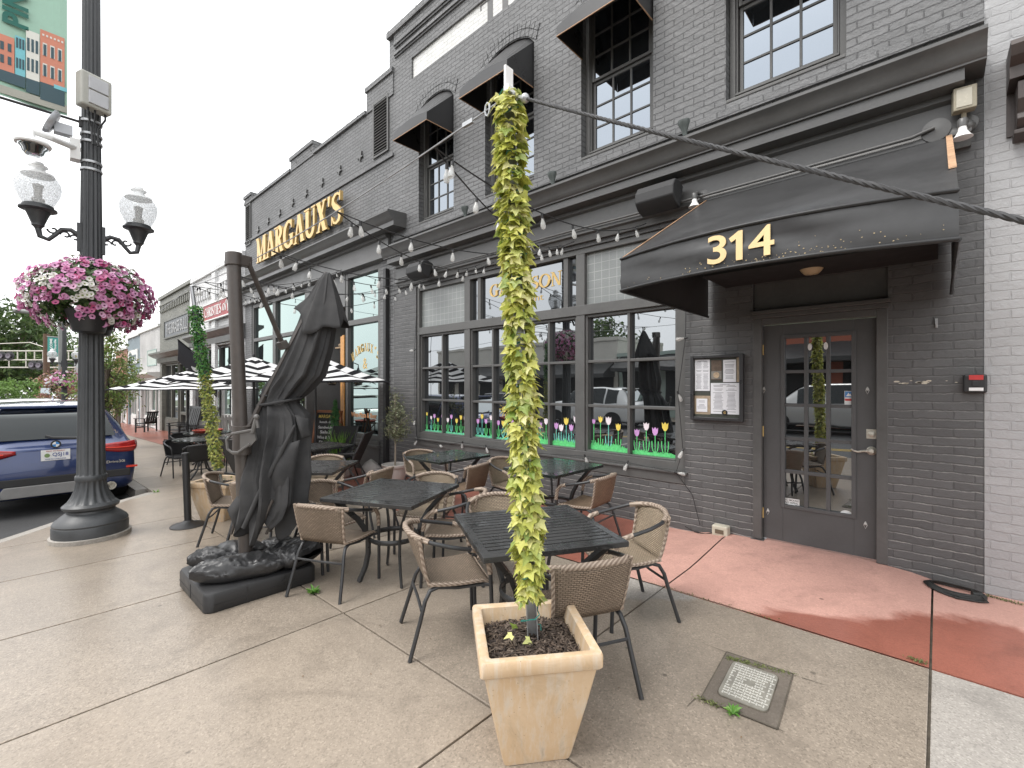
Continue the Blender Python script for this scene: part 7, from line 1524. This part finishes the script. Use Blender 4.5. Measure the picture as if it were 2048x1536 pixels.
mb = MB(); mb.prism(rrect(.70, .72, .0068, .16), (0, 0, .002)); mb.build('lid_gap', m_gap, t)
mb = MB(); mb.prism(rrect(.67, .69, .0069, .15), (0, 0, .006)); m_lid = paint('pale_cast_lid', (.50, .49, .45), .6, .2, 10, bmp=.3, bscale=60); ld = mb.build('lid', paint('lid_groove_base', (.22, .21, .18), .7, .25, 14), t)  # lid base coloured darker than the raised tread so the grooves read
mb = MB()
for i in range(13):
    for j in range(13):
        a, b = -.55+i*.092, -.57+j*.095
        if 4 < i < 8 and 5 < j < 8: continue
        if (i in (1, 11) and 2 < j < 10): continue
        c = U_(a+(.03 if j % 2 else 0), b, .0135); mb.obx(c, (.028*hx_/.2*.8, .010*hx_/.2*.8, .003), Matrix((uu, ww, UP)).transposed() @ Matrix.Rotation(radians(0 if (i+j) % 2 else 90), 3, 'Z'))
mb.build('tread', m_lid, ld)
mb = MB()
for txt, b, h, w in (('ELEC', -.5, .10, .5), ('TRIC', .38, .10, .5)): pass
me = textmesh('ELECTRIC', 1, .01, .003); xs = [v_.co.x for v_ in me.vertices]; w_ = max(xs)-min(xs); sc_ = hx_*.62/w_*1.1
for off in (-.5, .5): mb.mesh(me, Matrix.Translation(U_(off, .30, .0135)) @ Matrix((uu, ww, UP)).transposed().to_4x4() @ Matrix.Rotation(radians(-90), 4, 'Z') @ Matrix.Scale(sc_, 4))
mb.build('lettering', paint('lid_dark_letters', (.2, .19, .17), .6, .1), ld)  # letters given a plain darker tone than the tread
mb = MB()
for a, b in ((G(1390, 1398), G(1374, 1414)), (G(1462, 1309), G(1410, 1289)), (G(1603, 1356), G(1650, 1371)), (G(1536, 1447), G(1570, 1466))):
    a.z = b.z = .0035; s_ = (b-a).cross(UP).normalized()*.0025; mb.add([a-s_, a+s_, b+s_*.4, b-s_*.4], [(0, 1, 2, 3)])
mb.build('saw_cuts', m_gap, kind='structure')
# weeds and tiny litter
m_weed = leafmat('weed_green', [(.12, .30, .05), (.20, .42, .08), (.07, .20, .03), (.28, .46, .12)], .5, .35); m_moss = leafmat('moss', [(.10, .13, .04), (.16, .18, .06), (.07, .08, .03)], .8, .1)
def weed(px, py, n, s, label, m_=m_weed, flat=False):
    q = G(px, py, .003); mb = MB(); r = random.Random(px)
    for k in range(n):
        a = r.uniform(0, 6.28); l = s*r.uniform(.5, 1.1); e = q+Vector((cos(a)*l, sin(a)*l, l*r.uniform(.1, .5 if flat else .9))); sd = Vector((-sin(a), cos(a), 0))*l*.16; md = q.lerp(e, .55)+Vector((0, 0, l*.18)); mb.add([q, md-sd, e, md+sd], [(0, 1, 2), (0, 2, 3)])
    tag(mb.build('weed', m_weed if m_ is None else m_, loc=q), label, 'weed')
weed(627, 1186, 60, .055, 'small green weed in the joint right of the sandbagged base'); weed(1466, 1428, 34, .045, 'bright weed at lower edge of the utility cover'); weed(483, 1066, 50, .06, 'weed in the joint below the far planter'); weed(312, 985, 16, .05, 'tiny weed in the joint by the kerb corner'); weed(553, 1172, 14, .04, 'sprig of weed by the umbrella base left of the wicker chair')
def moss(pxs, n, label):
    mb = MB(); r = random.Random(n); a = G(*pxs[0]); b = G(*pxs[1])
    for k in range(n): p = a.lerp(b, r.random())+Vector((r.gauss(0, .012), r.gauss(0, .012), .004)); quadleaf(mb, p+Vector((0, 0, r.uniform(0, .008))), Vector((r.uniform(-1, 1), r.uniform(-1, 1), 1)), r.uniform(.003, .009), r)
    o = mb.build('moss', m_moss, loc=a); tag(o, label, 'moss', kind='stuff')
moss(((1455, 1318), (1500, 1330)), 260, 'moss along the top corner of the utility cover'); moss(((1500, 1330), (1590, 1352)), 200, 'thin moss along the utility cover top edge'); moss(((1395, 1398), (1440, 1415)), 120, 'moss at lower left of the utility cover'); moss(((1275, 1160), (1560, 1245)), 160, 'moss specks along the red strip edge'); moss(((1820, 1318), (1850, 1328)), 120, 'moss tuft where the red strip joint meets pale concrete'); moss(((1972, 1192), (2048, 1212)), 220, 'dark moss at foot of the white wall')
mb = MB(); r = random.Random(77)
for k in range(70):
    x, y = r.uniform(-5.5, .6), r.uniform(.9, 4.7); z = (rz(x, y) if y > YR else gz(x))+.004; a = r.uniform(0, 6.28); s = r.uniform(.006, .016); mb.add([(x, y, z), (x+s*cos(a), y+s*sin(a), z+.003), (x+s*cos(a)*.5-s*.4*sin(a), y+s*sin(a)*.5+s*.4*cos(a), z+.002)], [(0, 1, 2)])
o = mb.build('leaf_litter', paint('dry_litter', (.16, .10, .05), .8, .4), None); tag(o, 'scattered dry specks and leaf bits over the paving', 'litter', kind='stuff')
# ------------------------------------------------------------------ trees and the far end of the street
def tree(name, label, x, y, z, h, cr, ch, trunk_h, nclump, nleaf, ls, lm, bm, group=None, seed=1, cat='tree'):
    t = thing(name, (x, y, z), label, cat, group, world=True); r = random.Random(seed); q = Vector((x, y, z)); tr = max(.03, h*.018)
    mb = MB(); top = q+Vector((r.uniform(-.1, .1), r.uniform(-.1, .1), trunk_h+(h-trunk_h)*.6)); mb.tube([q-Vector((0, 0, .1)), q+Vector((0, 0, trunk_h*.6)), q.lerp(top, .6), top], [tr*1.4, tr, tr*.8, tr*.3], 8); cl = []
    for k in range(nclump):
        while True:
            p = Vector((r.uniform(-1, 1), r.uniform(-1, 1), r.uniform(-1, 1)))
            if .25 < p.length < 1: break
        e = q+Vector((p.x*cr, p.y*cr, h-ch/2+p.z*ch/2)); b = q.lerp(top, r.uniform(.35, .95)) if e.z > q.z+trunk_h*.8 else q+Vector((0, 0, trunk_h*.8)); mb.tube([b, b.lerp(e, .5)+Vector((0, 0, -.03*h*r.random())), e], [tr*.4, tr*.25, tr*.08], 5); cl.append(e)
    mb.build('trunk', bm, t, smooth=60); mb = MB()
    for e in cl:
        s = r.uniform(.16, .34)*(cr+ch/2)*.5*1.3
        for k in range(nleaf//nclump): p = e+Vector((r.gauss(0, s*.5), r.gauss(0, s*.5), r.gauss(0, s*.36))); quadleaf(mb, p, Vector((r.uniform(-1, 1), r.uniform(-1, 1), r.uniform(-.2, 1.2))), ls*r.uniform(.6, 1.3), r)
    mb.build('crown', lm, t); return t
m_bark = paint('grey_bark', (.13, .105, .085), .85, .25, 8, bmp=.5, bscale=20)
lm_map = leafmat('young_maple_leaves', [(.10, .18, .04), (.18, .27, .07), (.26, .34, .10), (.06, .12, .03), (.30, .24, .09)], .5, .35)
lm_oak = leafmat('oak_leaves', [(.045, .085, .025), (.07, .125, .035), (.11, .17, .05), (.03, .055, .018), (.15, .21, .07)], .55, .3)
lm_pk = leafmat('bronze_pink_leaves', [(.30, .14, .10), (.36, .20, .12), (.24, .22, .08), (.48, .26, .26), (.20, .10, .07)], .5, .3)
lm_lt = leafmat('light_shrub_leaves', [(.12, .22, .05), (.20, .32, .08), (.08, .15, .035)], .5, .3)
q = D(212, 800, 14.0); tree('street_tree', 'young yellow green street tree just right of near lamp shaft', q.x, q.y, gz(q.x), 3.55, .62, 2.6, 1.2, 40, 2800, .062, lm_map, m_bark, 'young street trees', 3)
q = D(238, 800, 17.5); tree('street_tree', 'thin street tree with leaning tips in front of slate blue shop', q.x, q.y, gz(q.x), 2.9, .75, 1.8, 1.0, 26, 1500, .062, lm_map, m_bark, 'young street trees', 5)
q = D(232, 800, 30); tree('street_tree', 'farther street tree before the red brick shop', q.x, q.y, gz(q.x), 4.0, 1.0, 2.6, 1.4, 24, 900, .09, lm_map, m_bark, 'young street trees', 8)
q = D(128, 800, 24); tree('bronze_tree', 'small bronze and pink leaved tree left of near lamp shaft', q.x, q.y, gz(q.x), 3.3, 1.05, 2.2, 1.0, 30, 1300, .075, lm_pk, m_bark, None, 6)
for i, (px, d, h, cr, lab) in enumerate(((28, 60, 13.5, 6.2, 'big oak at far left behind the signal gantry'), (95, 72, 11, 5.5, 'broad oak behind the teal welcome banner'), (150, 88, 9.5, 5.0, 'distant oak just left of the lamp shaft'), (-60, 66, 12, 6, 'big oak at the left frame edge'), (205, 100, 6.5, 4, 'distant low tree right of the lamp shaft'), (-150, 60, 12, 6, 'oak out past the left frame edge'))):
    q = D(px, 800, d); tree('oak_tree', lab, q.x, q.y, gz(max(q.x, -80)), h, cr, h*.80, h*.2, 80, 8000, .34, lm_oak, m_bark, 'oaks beyond the street end', 20+i)
for i, (px, d, lab) in enumerate(((15, 48, 'rounded light green shrub tree at far left'), (62, 50, 'rounded light green shrub tree near the wooden pole'), (-40, 46, 'light green shrub tree at the frame edge'))):
    q = D(px, 800, d); tree('shrub_tree', lab, q.x, q.y, gz(q.x), 3.9, 1.9, 2.8, .8, 30, 1300, .14, lm_lt, m_bark, 'light green shrub trees', 40+i)
q = D(100, 800, 110); t = thing('far_hedge', (q.x, q.y, gz(-80)), 'dark tree belt closing the far end of street', 'woodland'); mb = MB(); r = random.Random(9)
for k in range(9000):
    a = r.uniform(-60, 60); s = r.uniform(-4, 4); zz = r.random()**.8*(5+2.2*MN.noise(Vector((a*.12, 0, 3)))); quadleaf(mb, Vector((s, a, zz)), Vector((r.uniform(-1, 1), r.uniform(-1, 1), r.uniform(0, 1))), r.uniform(.25, .5), r)
bpy.data.objects.remove(t); o = mb.build('woodland', lm_oak); o.location = (q.x, q.y, gz(-80)); tag(o, 'dark tree belt closing the far end of street', 'woodland', kind='stuff')
# opposite side trees for the reflections
for i, (x, y, h) in enumerate(((-9.5, -24, 7.5), (-1, -25, 8), (-22, -26, 8))): tree('back_tree', ('round tree behind the green building across the street', 'round tree behind the red brick building across the street', 'round tree behind the long pale building across the street')[i], x, y, gz(x), h, 3.2, h*.6, h*.3, 30, 1500, .26, lm_oak, m_bark, 'trees across the street', 60+i)
m_wood = paint('weathered_pole_wood', (.12, .075, .05), .85, .25, 6)
q = D(93, 800, 27); zt = D(93, 668, 27).z; t = thing('utility_pole', (q.x, q.y, gz(q.x)), 'brown wooden utility pole behind the teal welcome banner', 'pole', world=True)
mb = MB(); mb.tube([(q.x, q.y, gz(q.x)-.2), (q.x, q.y, zt)], .15, 10); mb.build('pole', m_wood, t, smooth=50)
mb = MB(); a, b = D(88, 776, 26.8), D(100, 790, 26.8); mb.prism([D(81, 776, 26.8), D(100, 776, 26.8), D(100, 788, 26.8), D(81, 788, 26.8)], FW*.03); mb.prism([D(88, 757, 26.8), D(101, 757, 26.8), D(101, 772, 26.8), D(88, 772, 26.8)], FW*.03); mb.build('notice', paint('pole_notice', (.55, .62, .66), .6, .1), t)
q = D(106, 700, 25); t = thing('welcome_banner', (q.x, q.y, q.z), 'teal banner reading WELCOME on a pole beyond the bronze tree', 'banner', world=True)
mb = MB(); mb.prism([D(95, 674, 25), D(118, 676, 25), D(118, 713, 25), D(95, 713, 25)], FW*.02); mb.build('cloth', paint('teal_cloth', (.035, .24, .21), .7, .1), t)
mb = MB(); mb.prism([D(95, 713.3, 25), D(118, 713.3, 25), D(118, 724, 25), D(95, 724, 25)], FW*.02); mb.build('white_foot', m_white, t)
mb = MB(); me = textmesh('WELCOME', 1, .02, .01); xs = [v_.co.x for v_ in me.vertices]; sc_ = 33*25/FPX/(max(xs)-min(xs)); p0 = D(104.5, 710, 24.98)
mb.mesh(me, Matrix.Translation(p0) @ Matrix((UP, -RT, -FW)).transposed().to_4x4() @ Matrix.Scale(sc_*1.0, 4)); me = textmesh('to Pineville', 1, .01, .01); xs = [v_.co.x for v_ in me.vertices]; sc_ = 30*25/FPX/(max(xs)-min(xs)); p0 = D(112.5, 709, 24.98); mb.mesh(me, Matrix.Translation(p0) @ Matrix((UP, -RT, -FW)).transposed().to_4x4() @ Matrix.Scale(sc_, 4)); mb.build('lettering', m_white, t)
mb = MB(); q2 = D(120.5, 800, 25); mb.tube([(q2.x, q2.y, gz(q2.x)-.2), (q2.x, q2.y, D(120, 640, 25).z)], .085, 8); mb.tube([D(94, 673, 25), D(121, 675, 25)], .03, 6); mb.tube([D(120, 640, 25), D(90, 630, 25), D(62, 624, 25)], .05, 6); mb.lathe([(0, -.06), (.16, -.03), (.2, .03), (0, .1)], 12, D(40, 622, 25)); mb.tube([D(62, 624, 25), D(30, 621, 25)], .12, 8); mb.build('pole', paint('grey_pole', (.20, .21, .20), .5, .1), t, smooth=50)
# signal gantry
t = thing('signal_gantry', D(20, 800, 42), 'steel signal gantry with black lamp clusters at far left', 'signal', world=True); gp = lambda px, py: D(px, py, 42); mb = MB()
for py in (702, 720, 735): mb.tube([gp(-60, py), gp(150, py)], .06, 5)
for k in range(12): px = -50+k*17; mb.tube([gp(px, 702), gp(px, 720 if k % 2 else 735)], .045, 4)
mb.tube([gp(-60, 690), gp(60, 685), gp(88, 694)], .04, 4); mb.build('truss', paint('pale_gantry_steel', (.50, .47, .42), .5, .1), t)
for px, py in ((4, 712), (20, 712), (66, 730), (80, 731)):
    mb = MB(); c = gp(px, py); mb.lathe([(.42, 0), (.42, .06), (0, .07)], 18, c, -FW); hd = mb.build('lamp_head', m_black, t, smooth=40); mb = MB(); mb.lathe([(.2, .07), (.22, .2), (.17, .2), (0, .12)], 14, c, -FW); mb.build('lamp_hood', paint('violet_grey_lens', (.15, .13, .16), .4, .1), hd, smooth=40)
for i, (px, d) in enumerate(((-70, 40), (152, 43))):
    q = D(px, 800, d); mb = MB(); mb.tube([(q.x, q.y, gz(q.x)-.2), (q.x, q.y, D(px, 695, d).z)], .12, 8); mb.build('gantry_post', m_steel, t, smooth=50)
# parked cars far off
for i, (px, d, cname) in enumerate(((50, 40, 'white_car_paint'), (140, 46, 'silver_car_paint'))):
    q = D(px, 800, d); make_car('distant_car', ('white car far off below the signal gantry', 'silver car far off behind the bronze tree')[i], MATS[cname], q.x, q.y, gz(q.x)-.15, radians(100+i*70), (1, 1, 1), False)
